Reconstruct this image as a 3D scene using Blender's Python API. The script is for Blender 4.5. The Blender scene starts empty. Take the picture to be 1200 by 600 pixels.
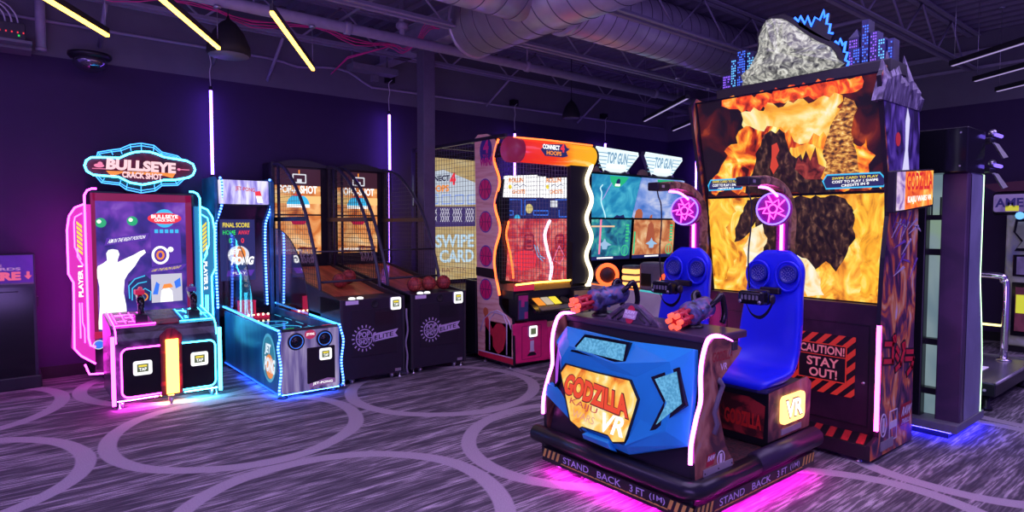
import bpy, bmesh, math, random
from mathutils import Vector, Matrix
random.seed(4)
PI = math.pi
SC = bpy.context.scene
COL = SC.collection

# ---------------------------------------------------------------- camera
CAM_H = 1.65
YAW, PITCH, ROLL, FOC = math.radians(50.73), math.radians(2.7765), math.radians(-0.083), 732.84
C_F = Vector((math.cos(YAW) * math.cos(PITCH), math.sin(YAW) * math.cos(PITCH), -math.sin(PITCH)))
_r = Vector((math.sin(YAW), -math.cos(YAW), 0))
_d = C_F.cross(_r)
C_R = math.cos(ROLL) * _r + math.sin(ROLL) * _d
C_D = -math.sin(ROLL) * _r + math.cos(ROLL) * _d
CAM_O = Vector((0, 0, CAM_H))
cd = bpy.data.cameras.new('camera')
cd.sensor_fit = 'HORIZONTAL'
cd.sensor_width = 36
cd.lens = 36 * FOC / 1200
cd.clip_start = 0.05
cam = bpy.data.objects.new('camera', cd)
COL.objects.link(cam)
mr = Matrix((C_R, -C_D, -C_F)).transposed().to_4x4()
mr.translation = CAM_O
cam.matrix_world = mr
SC.camera = cam


class Fr:
    """A plane in the room: origin, two axes and the outward normal."""
    def __init__(s, o, u, v):
        s.o = Vector(o); s.u = Vector(u).normalized(); s.v = Vector(v).normalized()
        s.n = s.u.cross(s.v).normalized()

    def P(s, a, b, c=0.0):
        return s.o + s.u * a + s.v * b + s.n * c


def FY(y): return Fr((0, y, 0), (1, 0, 0), (0, 0, 1))        # faces -Y, local = (X, Z)
def FX(x): return Fr((x, 0, 0), (0, -1, 0), (0, 0, 1))       # faces -X, local = (-Y, Z)
def FZ(z): return Fr((0, 0, z), (1, 0, 0), (0, 1, 0))        # faces up, local = (X, Y)


def trace(fr, pts):
    """Measured outline: photo points to local coordinates on a plane of the room."""
    out = []
    for x, y in pts:
        r = C_F * FOC + C_R * (x - 600) + C_D * (y - 300)
        p = CAM_O + r * ((fr.o - CAM_O).dot(fr.n) / r.dot(fr.n)) - fr.o
        out.append((p.dot(fr.u), p.dot(fr.v)))
    return out


def rrect(u0, v0, u1, v1, r, k=4):
    pts = []
    for cx, cy, a0 in ((u1 - r, v0 + r, -90), (u1 - r, v1 - r, 0), (u0 + r, v1 - r, 90), (u0 + r, v0 + r, 180)):
        for i in range(k + 1):
            a = math.radians(a0 + 90 * i / k)
            pts.append((cx + r * math.cos(a), cy + r * math.sin(a)))
    return pts


def ell(cu, cv, ru, rv=None, k=24, a0=0, a1=360):
    rv = ru if rv is None else rv
    n = k if a1 - a0 >= 360 else k + 1
    return [(cu + ru * math.cos(math.radians(a0 + (a1 - a0) * i / k)), cv + rv * math.sin(math.radians(a0 + (a1 - a0) * i / k))) for i in range(n)]


def smooth(pts, n=2):
    """Catmull-Rom subdivision of an open path."""
    out = []
    P = [Vector(p) for p in pts]
    for i in range(len(P) - 1):
        p0, p1, p2, p3 = P[max(i - 1, 0)], P[i], P[i + 1], P[min(i + 2, len(P) - 1)]
        for k in range(n + 1):
            t = k / (n + 1)
            out.append(0.5 * ((2 * p1) + (p2 - p0) * t + (2 * p0 - 5 * p1 + 4 * p2 - p3) * t * t + (3 * p1 - p0 - 3 * p2 + p3) * t ** 3))
    out.append(P[-1])
    return out


_tc = {}


def text_mesh(s, bold):
    k = (s, bold)
    if k not in _tc:
        c = bpy.data.curves.new('t', 'FONT')
        c.body = s; c.offset = bold; c.resolution_u = 3
        o = bpy.data.objects.new('t', c)
        me = bpy.data.meshes.new_from_object(o)
        vs = [v.co.copy() for v in me.vertices]
        fs = [tuple(p.vertices) for p in me.polygons]
        bpy.data.objects.remove(o); bpy.data.meshes.remove(me); bpy.data.curves.remove(c)
        x0 = min(v.x for v in vs); x1 = max(v.x for v in vs); y0 = min(v.y for v in vs); y1 = max(v.y for v in vs)
        _tc[k] = ([((v.x - x0) / (x1 - x0), (v.y - y0) / (y1 - y0)) for v in vs], fs)
    return _tc[k]


def inset(pts, d):
    """Shrink an outline by a constant border width."""
    n = len(pts)
    ar = sum(pts[i][0] * pts[(i + 1) % n][1] - pts[(i + 1) % n][0] * pts[i][1] for i in range(n))
    sg = 1 if ar > 0 else -1
    ln = []
    for i in range(n):
        a, b = Vector(pts[i]), Vector(pts[(i + 1) % n])
        t = (b - a).normalized()
        nr = Vector((-t.y, t.x)) * sg
        ln.append((a + nr * d, t))
    out = []
    for i in range(n):
        (p, t), (q, s) = ln[i - 1], ln[i]
        den = t.x * s.y - t.y * s.x
        k = ((q - p).x * s.y - (q - p).y * s.x) / den if abs(den) > 1e-6 else 0
        r = p + t * k
        out.append((r.x, r.y))
    return out


def jag(pts, amp=.02, n=5, seed=1, lift=0.0, fr=None):
    """Rough an outline with random teeth (flames, broken rock)."""
    rnd = random.Random(seed)
    out = []
    k = len(pts)
    for i in range(k):
        a, b = Vector(pts[i]), Vector(pts[(i + 1) % k])
        L = (b - a).length
        m = max(1, int(L / .035)) if n is None else n
        nr = Vector((-(b - a).y, (b - a).x)).normalized() if L > 1e-6 else Vector((0, 1))
        for j in range(m):
            p = a.lerp(b, j / m)
            out.append((p.x + nr.x * rnd.uniform(-amp, amp), p.y + nr.y * rnd.uniform(-amp, amp) + rnd.uniform(0, lift)))
    return out


class MB:
    def __init__(s):
        s.v = []; s.f = []; s.m = []; s.s = []

    def add(s, vs, fs, mi=0, sm=False):
        b = len(s.v)
        s.v += [Vector(v) for v in vs]
        for f in fs:
            s.f.append(tuple(i + b for i in f)); s.m.append(mi); s.s.append(sm)
        return s

    def box(s, x0, x1, y0, y1, z0, z1, mi=0):
        return s.add([(x, y, z) for x in (x0, x1) for y in (y0, y1) for z in (z0, z1)],
                     [(0, 1, 3, 2), (4, 6, 7, 5), (0, 4, 5, 1), (2, 3, 7, 6), (0, 2, 6, 4), (1, 5, 7, 3)], mi)

    def poly(s, fr, pts, d0, d1, mi=0, side=None):
        """2-D outline on a plane, extruded from depth d0 to d1 along the normal."""
        n = len(pts)
        side = mi if side is None else side
        s.add([fr.P(a, b, d1) for a, b in pts], [tuple(range(n))], mi)
        s.add([fr.P(a, b, d0) for a, b in pts], [tuple(reversed(range(n)))], side)
        s.add([fr.P(a, b, d0) for a, b in pts] + [fr.P(a, b, d1) for a, b in pts],
              [(i, (i + 1) % n, n + (i + 1) % n, n + i) for i in range(n)], side)
        return s

    def rect(s, fr, u0, v0, u1, v1, d0, d1, mi=0):
        return s.poly(fr, [(u0, v0), (u1, v0), (u1, v1), (u0, v1)], d0, d1, mi)

    def flat(s, fr, pts, d, mi=0):
        return s.add([fr.P(a, b, d) for a, b in pts], [tuple(range(len(pts)))], mi)

    def tube(s, path, r, k=6, closed=False, mi=0, sm=True):
        P = [Vector(p) for p in path]
        n = len(P)
        rings = []
        up = None
        for i in range(n):
            a = P[i - 1] if (closed or i) else P[0]
            b = P[(i + 1) % n] if (closed or i < n - 1) else P[-1]
            t = (b - a)
            t = t.normalized() if t.length > 1e-9 else Vector((0, 0, 1))
            if up is None:
                up = Vector((0, 0, 1)) if abs(t.z) < .9 else Vector((1, 0, 0))
            up = (up - t * up.dot(t))
            up = up.normalized() if up.length > 1e-6 else t.orthogonal().normalized()
            w = t.cross(up)
            rr = r[i] if isinstance(r, (list, tuple)) else r
            rings.append([P[i] + (up * math.cos(2 * PI * j / k) + w * math.sin(2 * PI * j / k)) * rr for j in range(k)])
        vs = [v for g in rings for v in g]
        fs = []
        for i in range(n if closed else n - 1):
            i2 = (i + 1) % n
            for j in range(k):
                j2 = (j + 1) % k
                fs.append((i * k + j, i * k + j2, i2 * k + j2, i2 * k + j))
        if not closed:
            fs += [tuple(reversed(range(k))), tuple(range((n - 1) * k, n * k))]
        return s.add(vs, fs, mi, sm)

    def lathe(s, o, ax, prof, k=24, mi=0, sm=True, caps=True):
        o = Vector(o); ax = Vector(ax).normalized(); e = ax.orthogonal().normalized(); w = ax.cross(e)
        vs = [o + ax * h + (e * math.cos(2 * PI * j / k) + w * math.sin(2 * PI * j / k)) * r for r, h in prof for j in range(k)]
        fs = []
        for i in range(len(prof) - 1):
            for j in range(k):
                j2 = (j + 1) % k
                fs.append((i * k + j, i * k + j2, (i + 1) * k + j2, (i + 1) * k + j))
        if caps:
            fs += [tuple(reversed(range(k))), tuple(range((len(prof) - 1) * k, len(prof) * k))]
        return s.add(vs, fs, mi, sm)

    def ball(s, c, r, k=12, mi=0, sc=(1, 1, 1)):
        prof = []
        vs = [];  fs = []
        c = Vector(c)
        m = max(k // 2, 3)
        for i in range(m + 1):
            a = PI * i / m
            for j in range(k):
                b = 2 * PI * j / k
                vs.append(c + Vector((math.sin(a) * math.cos(b) * r * sc[0], math.sin(a) * math.sin(b) * r * sc[1], math.cos(a) * r * sc[2])))
        for i in range(m):
            for j in range(k):
                fs.append((i * k + j, (i + 1) * k + j, (i + 1) * k + (j + 1) % k, i * k + (j + 1) % k))
        return s.add(vs, fs, mi, True)

    def textq(s, fr, txt, quad, d, mi=0, bold=0.0):
        """Lettering fitted to a quad (bl, br, tr, tl) on a plane."""
        vs, fs = text_mesh(txt, bold)
        (ax, ay), (bx, by), (cx, cy), (dx, dy) = quad
        out = []
        for u, v in vs:
            x = (1 - u) * (1 - v) * ax + u * (1 - v) * bx + u * v * cx + (1 - u) * v * dx
            y = (1 - u) * (1 - v) * ay + u * (1 - v) * by + u * v * cy + (1 - u) * v * dy
            out.append(fr.P(x, y, d))
        return s.add(out, fs, mi)

    def text(s, fr, txt, u0, v0, u1, v1, d, mi=0, bold=0.0, slant=0.0):
        return s.textq(fr, txt, [(u0, v0), (u1, v0), (u1 + slant, v1), (u0 + slant, v1)], d, mi, bold)

    def ring2(s, fr, outer, inner, d0, d1, mi=0):
        n = len(outer)
        for d, fl in ((d1, 0), (d0, 1)):
            s.add([fr.P(a, b, d) for a, b in outer] + [fr.P(a, b, d) for a, b in inner],
                  [(i, (i + 1) % n, n + (i + 1) % n, n + i) for i in range(n)], mi)
        for pts in (outer, inner):
            s.add([fr.P(a, b, d0) for a, b in pts] + [fr.P(a, b, d1) for a, b in pts],
                  [(i, (i + 1) % n, n + (i + 1) % n, n + i) for i in range(n)], mi)
        return s

    def build(s, name, mats, parent=None, bevel=0.0, seg=2):
        if not isinstance(mats, (list, tuple)):
            mats = [mats]
        root = parent
        off = Vector((0, 0, 0))
        while root is not None:
            off += root.location
            root = root.parent
        me = bpy.data.meshes.new(name)
        bm = bmesh.new()
        vv = [bm.verts.new(v - off) for v in s.v]
        for f, m, sm in zip(s.f, s.m, s.s):
            try:
                face = bm.faces.new([vv[i] for i in f])
                face.material_index = min(m, len(mats) - 1); face.smooth = sm
            except ValueError:
                pass
        bmesh.ops.remove_doubles(bm, verts=bm.verts, dist=1e-5)
        bmesh.ops.recalc_face_normals(bm, faces=bm.faces)
        bm.to_mesh(me); bm.free()
        for m in mats:
            me.materials.append(m)
        o = bpy.data.objects.new(name, me)
        COL.objects.link(o)
        if parent is not None:
            o.parent = parent
        if bevel:
            md = o.modifiers.new('bevel', 'BEVEL')
            md.width = bevel; md.segments = seg; md.limit_method = 'ANGLE'; md.angle_limit = math.radians(40)
            md.harden_normals = False
        return o


def tag(o, label, cat, group=None, kind=None):
    if label: o['label'] = label
    if cat: o['category'] = cat
    if group: o['group'] = group
    if kind: o['kind'] = kind
    return o


def thing(name, label, cat, loc, group=None):
    o = bpy.data.objects.new(name, None)
    COL.objects.link(o)
    o.location = loc
    o.empty_display_size = .1
    return tag(o, label, cat, group)


def struct(name, mb, mat, bevel=0):
    o = mb.build(name, mat, None, bevel)
    o['kind'] = 'structure'
    return o


def copy_tree(o, parent=None, delta=(0, 0, 0), label=None, group=None):
    c = o.copy()
    COL.objects.link(c)
    c.parent = parent
    c.location = o.location + Vector(delta)
    if label: c['label'] = label
    if group: c['group'] = group
    for ch in o.children:
        copy_tree(ch, c)
    return c


# ---------------------------------------------------------------- materials
def _nt(name):
    m = bpy.data.materials.new(name)
    m.use_nodes = True
    nt = m.node_tree
    return m, nt, nt.nodes['Principled BSDF']


def N(nt, typ, **kw):
    n = nt.nodes.new(typ)
    for k, v in kw.items():
        if k.startswith('i_'):
            n.inputs[k[2:].replace('_', ' ')].default_value = v
        else:
            setattr(n, k, v)
    return n


def c4(c, a=1.0): return (c[0], c[1], c[2], a)


def S(name, col, rough=.5, metal=0.0, var=.18, scale=14, spec=.5, bump=0.0):
    """Painted / moulded surface with a little procedural variation."""
    m, nt, b = _nt(name)
    tc = N(nt, 'ShaderNodeTexCoord')
    no = N(nt, 'ShaderNodeTexNoise', i_Scale=scale, i_Detail=3.0)
    nt.links.new(tc.outputs['Object'], no.inputs['Vector'])
    mx = N(nt, 'ShaderNodeMix', data_type='RGBA')
    mx.inputs[6].default_value = c4([c * (1 - var) for c in col]); mx.inputs[7].default_value = c4([min(c * (1 + var), 1) for c in col])
    nt.links.new(no.outputs['Fac'], mx.inputs[0])
    nt.links.new(mx.outputs[2], b.inputs['Base Color'])
    b.inputs['Roughness'].default_value = rough; b.inputs['Metallic'].default_value = metal
    b.inputs['Specular IOR Level'].default_value = spec
    if bump:
        bp = N(nt, 'ShaderNodeBump', i_Strength=bump, i_Distance=.01)
        nt.links.new(no.outputs['Fac'], bp.inputs['Height']); nt.links.new(bp.outputs['Normal'], b.inputs['Normal'])
    return m


def E(name, col, st=1.0, base=(.02, .02, .02), rough=.4):
    """Something that gives off light: neon, LED, lit print, screen."""
    m, nt, b = _nt(name)
    b.inputs['Base Color'].default_value = c4(base); b.inputs['Roughness'].default_value = rough
    b.inputs['Emission Color'].default_value = c4(col); b.inputs['Emission Strength'].default_value = st
    return m


def ramp(nt, stops, interp='LINEAR'):
    r = N(nt, 'ShaderNodeValToRGB')
    r.color_ramp.interpolation = interp
    el = r.color_ramp.elements
    while len(el) < len(stops):
        el.new(.5)
    for e, (p, c) in zip(el, stops):
        e.position = p; e.color = c4(c)
    return r


def EN(name, stops, scale=6, st=1.0, dist=1.0, detail=5, stretch=(1, 1, 1), rough=.35, interp='LINEAR', off=(0, 0, 0)):
    """Lit picture: noise pushed through a colour ramp into emission."""
    m, nt, b = _nt(name)
    tc = N(nt, 'ShaderNodeTexCoord'); mp = N(nt, 'ShaderNodeMapping')
    mp.inputs['Scale'].default_value = stretch; mp.inputs['Location'].default_value = off
    no = N(nt, 'ShaderNodeTexNoise', i_Scale=scale, i_Detail=detail, i_Distortion=dist)
    r = ramp(nt, stops, interp)
    nt.links.new(tc.outputs['Object'], mp.inputs['Vector']); nt.links.new(mp.outputs['Vector'], no.inputs['Vector'])
    nt.links.new(no.outputs['Fac'], r.inputs['Fac'])
    nt.links.new(r.outputs['Color'], b.inputs['Emission Color'])
    b.inputs['Emission Strength'].default_value = st
    b.inputs['Base Color'].default_value = (.01, .01, .01, 1); b.inputs['Roughness'].default_value = rough
    return m


def SN(name, stops, scale=6, dist=1.0, detail=5, stretch=(1, 1, 1), rough=.5, interp='LINEAR', metal=0, bump=0):
    """Printed art / stone: noise through a colour ramp into base colour."""
    m, nt, b = _nt(name)
    tc = N(nt, 'ShaderNodeTexCoord'); mp = N(nt, 'ShaderNodeMapping')
    mp.inputs['Scale'].default_value = stretch
    no = N(nt, 'ShaderNodeTexNoise', i_Scale=scale, i_Detail=detail, i_Distortion=dist)
    r = ramp(nt, stops, interp)
    nt.links.new(tc.outputs['Object'], mp.inputs['Vector']); nt.links.new(mp.outputs['Vector'], no.inputs['Vector'])
    nt.links.new(no.outputs['Fac'], r.inputs['Fac'])
    nt.links.new(r.outputs['Color'], b.inputs['Base Color'])
    b.inputs['Roughness'].default_value = rough; b.inputs['Metallic'].default_value = metal
    if bump:
        bp = N(nt, 'ShaderNodeBump', i_Strength=bump, i_Distance=.02)
        nt.links.new(no.outputs['Fac'], bp.inputs['Height']); nt.links.new(bp.outputs['Normal'], b.inputs['Normal'])
    return m


def glassy(name, col=(1, 1, 1), fac=.12):
    """Thin clear plastic."""
    m, nt, b = _nt(name)
    tr = N(nt, 'ShaderNodeBsdfTransparent'); tr.inputs['Color'].default_value = c4(col)
    gl = N(nt, 'ShaderNodeBsdfGlossy', i_Roughness=.05)
    mx = N(nt, 'ShaderNodeMixShader')
    fr = N(nt, 'ShaderNodeFresnel', i_IOR=1.45)
    ad = N(nt, 'ShaderNodeMath', operation='MULTIPLY_ADD')
    ad.inputs[1].default_value = .8; ad.inputs[2].default_value = fac * .2
    nt.links.new(fr.outputs[0], ad.inputs[0]); nt.links.new(ad.outputs[0], mx.inputs[0])
    nt.links.new(tr.outputs[0], mx.inputs[1]); nt.links.new(gl.outputs[0], mx.inputs[2])
    nt.links.new(mx.outputs[0], nt.nodes['Material Output'].inputs['Surface'])
    return m


NEON = 16.0
M = {}
M['black'] = S('black_laminate', (.012, .011, .016), .35)
M['black_matt'] = S('black_matt', (.010, .010, .013), .7)
M['black_gloss'] = S('black_gloss', (.008, .008, .012), .12)
M['dark_grey'] = S('dark_grey_metal', (.05, .05, .06), .45, .4)
M['grey'] = S('grey_paint', (.17, .17, .20), .5)
M['steel'] = S('bare_steel', (.55, .55, .6), .3, .9)
M['chrome'] = S('chrome', (.85, .82, .9), .08, 1.0)
M['white'] = S('white_plastic', (.75, .75, .78), .4)
M['rubber'] = S('rubber', (.02, .02, .02), .8)
M['alu'] = S('brushed_plate', (.5, .48, .52), .35, .6)
M['pinkN'] = E('neon_magenta', (1, .045, .85), 12)
M['hotN'] = E('neon_pink', (1, .06, .42), NEON)
M['cyanN'] = E('neon_cyan', (.05, .62, 1), 11)
M['blueN'] = E('led_blue', (.05, .30, 1), 9)
M['bluelineN'] = E('neon_blue_line', (.06, .34, 1), 2.6)
M['violetN'] = E('neon_violet', (.26, .10, 1), 16)
M['yellowN'] = E('neon_warm', (1, .52, .07), 7)
M['amberN'] = E('neon_amber', (1, .42, .05), 9)
M['orangeN'] = E('neon_orange', (1, .13, .025), 3.6)
M['warmwhiteN'] = E('neon_warm_white', (1, .80, .50), 2.6)
M['greenN'] = E('led_green_white', (.55, 1, .55), 3)
M['violetdim'] = E('led_violet_dim', (.50, .38, .8), .8)
M['pinkbase'] = S('magenta_strip_base', (.75, .02, .45), .4)
M['cyanbase'] = S('cyan_strip_base', (.02, .45, .75), .4)
M['scr_black'] = E('screen_black', (.01, .01, .02), 1, rough=.15)
M['e_white'] = E('lit_white', (1, 1, 1), 1.3)
M['e_white_soft'] = E('lit_white_soft', (.9, .92, 1), .85)
M['e_yellow'] = E('lit_yellow', (1, .78, .05), 1)
M['e_green'] = E('lit_green', (.03, .85, .12), 1)
M['e_red'] = E('lit_red', (.95, .04, .06), 1)
M['e_red2'] = E('lit_deep_red', (.55, .01, .06), .9)
M['e_blue'] = E('lit_blue', (.04, .20, .95), 1)
M['e_cyan'] = E('lit_cyan', (.05, .55, .95), 1)
M['e_orange'] = E('lit_orange', (1, .30, .03), 1)
M['e_pink'] = E('lit_pink', (1, .25, .45), 1)
M['e_mag'] = E('lit_magenta', (.85, .03, .55), .9)
M['e_navy'] = E('lit_navy', (.015, .02, .12), 1)
M['e_purple'] = E('lit_purple', (.10, .03, .40), 1)
M['reader_lcd'] = E('reader_lcd', (.10, .13, .06), 1)
FIRE = [(.30, (.03, .002, .001)), (.42, (.50, .03, .004)), (.52, (.95, .22, .012)), (.62, (1, .58, .05)), (.74, (1, .90, .42))]
M['fire'] = EN('fire_picture', FIRE, 5.5, 1.15, 2.2, 9, (1, 1, .7))
M['fire_pale'] = EN('pale_fire_picture', [(.28, (.30, .05, .008)), (.42, (.85, .30, .02)), (.55, (1, .60, .06)), (.70, (1, .86, .36))], 5.0, 1.1, 2.4, 9, (1, 1, .6))
M['fire_red'] = EN('red_fire_picture', [(.3, (.25, .01, .004)), (.5, (.9, .07, .01)), (.65, (1, .35, .03)), (.8, (1, .8, .3))], 9.0, 1.15, 1.6, 9)
M['fire_dark'] = EN('dark_fire_picture', [(.42, (.004, .002, .004)), (.58, (.10, .008, .004)), (.70, (.6, .08, .01)), (.8, (1, .4, .05))], 3.0, 1.0, 1.0, 5)
M['rock_dark'] = EN('dark_rock_picture', [(.40, (.006, .003, .002)), (.55, (.035, .014, .009)), (.68, (.16, .07, .04)), (.8, (.4, .22, .12))], 26, 1.0, .5, 9, (1, 1, .6))
M['rock_red'] = EN('red_rock_picture', [(.35, (.04, .005, .005)), (.6, (.35, .04, .03)), (.8, (.6, .2, .1))], 14, 1.0, .6, 5)
M['rock_lit'] = EN('lit_stone_picture', [(.30, (.03, .03, .035)), (.45, (.20, .20, .19)), (.58, (.55, .54, .48)), (.72, (.95, .95, .9))], 20, 1.0, 1.2, 8)
M['tower_pic'] = EN('burning_tower_picture', [(.35, (.06, .02, .01)), (.5, (.5, .16, .03)), (.65, (1, .55, .12)), (.8, (1, .9, .6))], 26, 1.0, .2, 3, (1, 1, 2))
# ---------------------------------------------------------------- the room
WY, WX, CZ = 8.31, 11.08, 4.45
PITCHR = 1.985


def carpet():
    m, nt, b = _nt('ring_carpet')
    L = nt.links.new
    tc = N(nt, 'ShaderNodeTexCoord')
    sep = N(nt, 'ShaderNodeSeparateXYZ')
    wob = N(nt, 'ShaderNodeTexNoise', i_Scale=.9, i_Detail=1.0)
    L(tc.outputs['Object'], wob.inputs['Vector'])
    va = N(nt, 'ShaderNodeVectorMath', operation='MULTIPLY_ADD')
    va.inputs[1].default_value = (.10, .10, 0); va.inputs[2].default_value = (-.05, -.05, 0)
    L(wob.outputs['Color'], va.inputs[0])
    ad = N(nt, 'ShaderNodeVectorMath', operation='ADD')
    L(tc.outputs['Object'], ad.inputs[0]); L(va.outputs[0], ad.inputs[1])
    L(ad.outputs[0], sep.inputs[0])
    sq = []
    for ax, o in ((0, 1.48), (1, 5.33)):
        a = N(nt, 'ShaderNodeMath', operation='MULTIPLY_ADD')
        a.inputs[1].default_value = 1 / PITCHR; a.inputs[2].default_value = .5 - o / PITCHR
        L(sep.outputs[ax], a.inputs[0])
        f = N(nt, 'ShaderNodeMath', operation='FRACT'); L(a.outputs[0], f.inputs[0])
        g = N(nt, 'ShaderNodeMath', operation='MULTIPLY_ADD')
        g.inputs[1].default_value = PITCHR; g.inputs[2].default_value = -PITCHR / 2
        L(f.outputs[0], g.inputs[0])
        p = N(nt, 'ShaderNodeMath', operation='MULTIPLY'); L(g.outputs[0], p.inputs[0]); L(g.outputs[0], p.inputs[1])
        sq.append(p)
    su = N(nt, 'ShaderNodeMath', operation='ADD'); L(sq[0].outputs[0], su.inputs[0]); L(sq[1].outputs[0], su.inputs[1])
    rt = N(nt, 'ShaderNodeMath', operation='SQRT'); L(su.outputs[0], rt.inputs[0])
    df = N(nt, 'ShaderNodeMath', operation='SUBTRACT'); L(rt.outputs[0], df.inputs[0]); df.inputs[1].default_value = .925
    ab = N(nt, 'ShaderNodeMath', operation='ABSOLUTE'); L(df.outputs[0], ab.inputs[0])
    mk = N(nt, 'ShaderNodeMapRange'); mk.inputs[1].default_value = .066; mk.inputs[2].default_value = .054
    L(ab.outputs[0], mk.inputs[0])
    # woven streaks
    cols = []
    for (sx, sy, sc, lo, hi) in ((.5, 5.0, 2.0, .42, .62), (1.5, 21, 3.0, .45, .63), (22, 60, 6, .36, .66)):
        mp = N(nt, 'ShaderNodeMapping'); mp.inputs['Scale'].default_value = (sx, sy, 1)
        mp.inputs['Rotation'].default_value = (0, 0, -.03)
        no = N(nt, 'ShaderNodeTexNoise', i_Scale=sc, i_Detail=4.0, i_Distortion=.3)
        L(tc.outputs['Object'], mp.inputs['Vector']); L(mp.outputs[0], no.inputs['Vector'])
        r = N(nt, 'ShaderNodeMapRange'); r.inputs[1].default_value = lo; r.inputs[2].default_value = hi
        L(no.outputs['Fac'], r.inputs[0]); cols.append(r)
    m1 = N(nt, 'ShaderNodeMath', operation='MULTIPLY'); L(cols[0].outputs[0], m1.inputs[0]); L(cols[1].outputs[0], m1.inputs[1])
    m1b = N(nt, 'ShaderNodeMath', operation='MULTIPLY_ADD'); m1b.inputs[1].default_value = .22
    L(cols[0].outputs[0], m1b.inputs[0]); L(m1.outputs[0], m1b.inputs[2])
    m2 = N(nt, 'ShaderNodeMath', operation='MULTIPLY_ADD'); m2.inputs[1].default_value = .22
    L(cols[1].outputs[0], m2.inputs[0]); L(m1b.outputs[0], m2.inputs[2])
    m3 = N(nt, 'ShaderNodeMath', operation='MULTIPLY', use_clamp=True); L(m2.outputs[0], m3.inputs[0])
    mm = N(nt, 'ShaderNodeMath', operation='MULTIPLY_ADD'); mm.inputs[1].default_value = .8; mm.inputs[2].default_value = .35
    L(cols[2].outputs[0], mm.inputs[0]); L(mm.outputs[0], m3.inputs[1])
    base = N(nt, 'ShaderNodeMix', data_type='RGBA')
    base.inputs[6].default_value = (.075, .066, .078, 1); base.inputs[7].default_value = (.60, .54, .56, 1)
    L(m3.outputs[0], base.inputs[0])
    rn = N(nt, 'ShaderNodeMix', data_type='RGBA')
    rn.inputs[6].default_value = (.34, .30, .33, 1); rn.inputs[7].default_value = (.54, .48, .51, 1)
    L(cols[2].outputs[0], rn.inputs[0])
    fin = N(nt, 'ShaderNodeMix', data_type='RGBA')
    L(mk.outputs[0], fin.inputs[0]); L(base.outputs[2], fin.inputs[6]); L(rn.outputs[2], fin.inputs[7])
    L(fin.outputs[2], b.inputs['Base Color'])
    b.inputs['Roughness'].default_value = .95; b.inputs['Specular IOR Level'].default_value = .15
    pile = N(nt, 'ShaderNodeTexNoise', i_Scale=260, i_Detail=2.0); L(tc.outputs['Object'], pile.inputs['Vector'])
    bp = N(nt, 'ShaderNodeBump', i_Strength=.5, i_Distance=.006)
    L(pile.outputs['Fac'], bp.inputs['Height']); L(bp.outputs['Normal'], b.inputs['Normal'])
    return m


def wall_paint(name):
    m, nt, b = _nt(name)
    L = nt.links.new
    tc = N(nt, 'ShaderNodeTexCoord'); sep = N(nt, 'ShaderNodeSeparateXYZ')
    L(tc.outputs['Object'], sep.inputs[0])
    g = N(nt, 'ShaderNodeMath', operation='GREATER_THAN'); g.inputs[1].default_value = 3.435
    L(sep.outputs[2], g.inputs[0])
    no = N(nt, 'ShaderNodeTexNoise', i_Scale=5, i_Detail=4.0); L(tc.outputs['Object'], no.inputs['Vector'])
    lo = N(nt, 'ShaderNodeMix', data_type='RGBA'); lo.inputs[6].default_value = (.031, .014, .066, 1); lo.inputs[7].default_value = (.040, .018, .082, 1)
    hi = N(nt, 'ShaderNodeMix', data_type='RGBA'); hi.inputs[6].default_value = (.13, .125, .16, 1); hi.inputs[7].default_value = (.17, .165, .20, 1)
    L(no.outputs['Fac'], lo.inputs[0]); L(no.outputs['Fac'], hi.inputs[0])
    mx = N(nt, 'ShaderNodeMix', data_type='RGBA')
    L(g.outputs[0], mx.inputs[0]); L(lo.outputs[2], mx.inputs[6]); L(hi.outputs[2], mx.inputs[7])
    L(mx.outputs[2], b.inputs['Base Color'])
    b.inputs['Roughness'].default_value = .75
    return m


M['carpet'] = carpet()
M['wall'] = wall_paint('two_tone_wall_paint')
M['ceil'] = S('painted_steel_deck', (.20, .18, .25), .6)
M['beam'] = S('painted_steel', (.34, .32, .41), .5)
M['duct'] = S('galvanised_duct', (.55, .53, .60), .36, .4, .2, 9)

struct('floor', MB().box(-4, WX + .1, -2.5, WY + .1, -.06, 0), M['carpet'])
struct('wall_left', MB().box(-4, WX + .1, WY, WY + .12, 0, CZ + .05), M['wall'])
struct('wall_right', MB().box(WX, WX + .12, -2.5, WY, 0, CZ + .05), M['wall'])
struct('baseboard_left', MB().box(-4, WX, WY - .015, WY, 0, .13), M['black_matt'], .004)
struct('baseboard_right', MB().box(WX - .015, WX, -2.5, WY - .016, 0, .13), M['black_matt'], .004)
# corrugated roof deck, ribs along Y
mb = MB()
prof = []
x = -4.0
while x < WX:
    prof += [(x, CZ), (x + .10, CZ), (x + .13, CZ + .05), (x + .22, CZ + .05)]
    x += .25
prof.append((WX, CZ))
vs = [(a, y, z) for y in (-2.5, WY) for a, z in prof]
n = len(prof)
mb.add(vs, [(i, i + 1, n + i + 1, n + i) for i in range(n - 1)])
struct('ceiling', mb, M['ceil'])
struct('trim_1', MB().box(WX - .05, WX, -2.5, WY, CZ - .30, CZ - .24).box(WX - .04, WX, -2.5, WY, CZ - .52, CZ - .48), M['beam'])


def wall_pipe():
    mb = MB()
    pts = [(-3.9, 8.27, 3.79), (1.2, 8.27, 3.79), (2.7, 8.27, 3.79), (3.1, 8.27, 3.74), (3.45, 8.27, 3.79), (3.8, 8.27, 3.79), (4.15, 8.27, 3.63), (4.5, 8.27, 3.63), (7.5, 8.27, 3.66), (10.9, 8.27, 3.7)]
    mb.tube(smooth(pts, 2), .018, 6)
    tag(mb.build('wall_conduit', M['beam']), 'thin grey conduit running along the top of the back wall', 'conduit')
wall_pipe()


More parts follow.
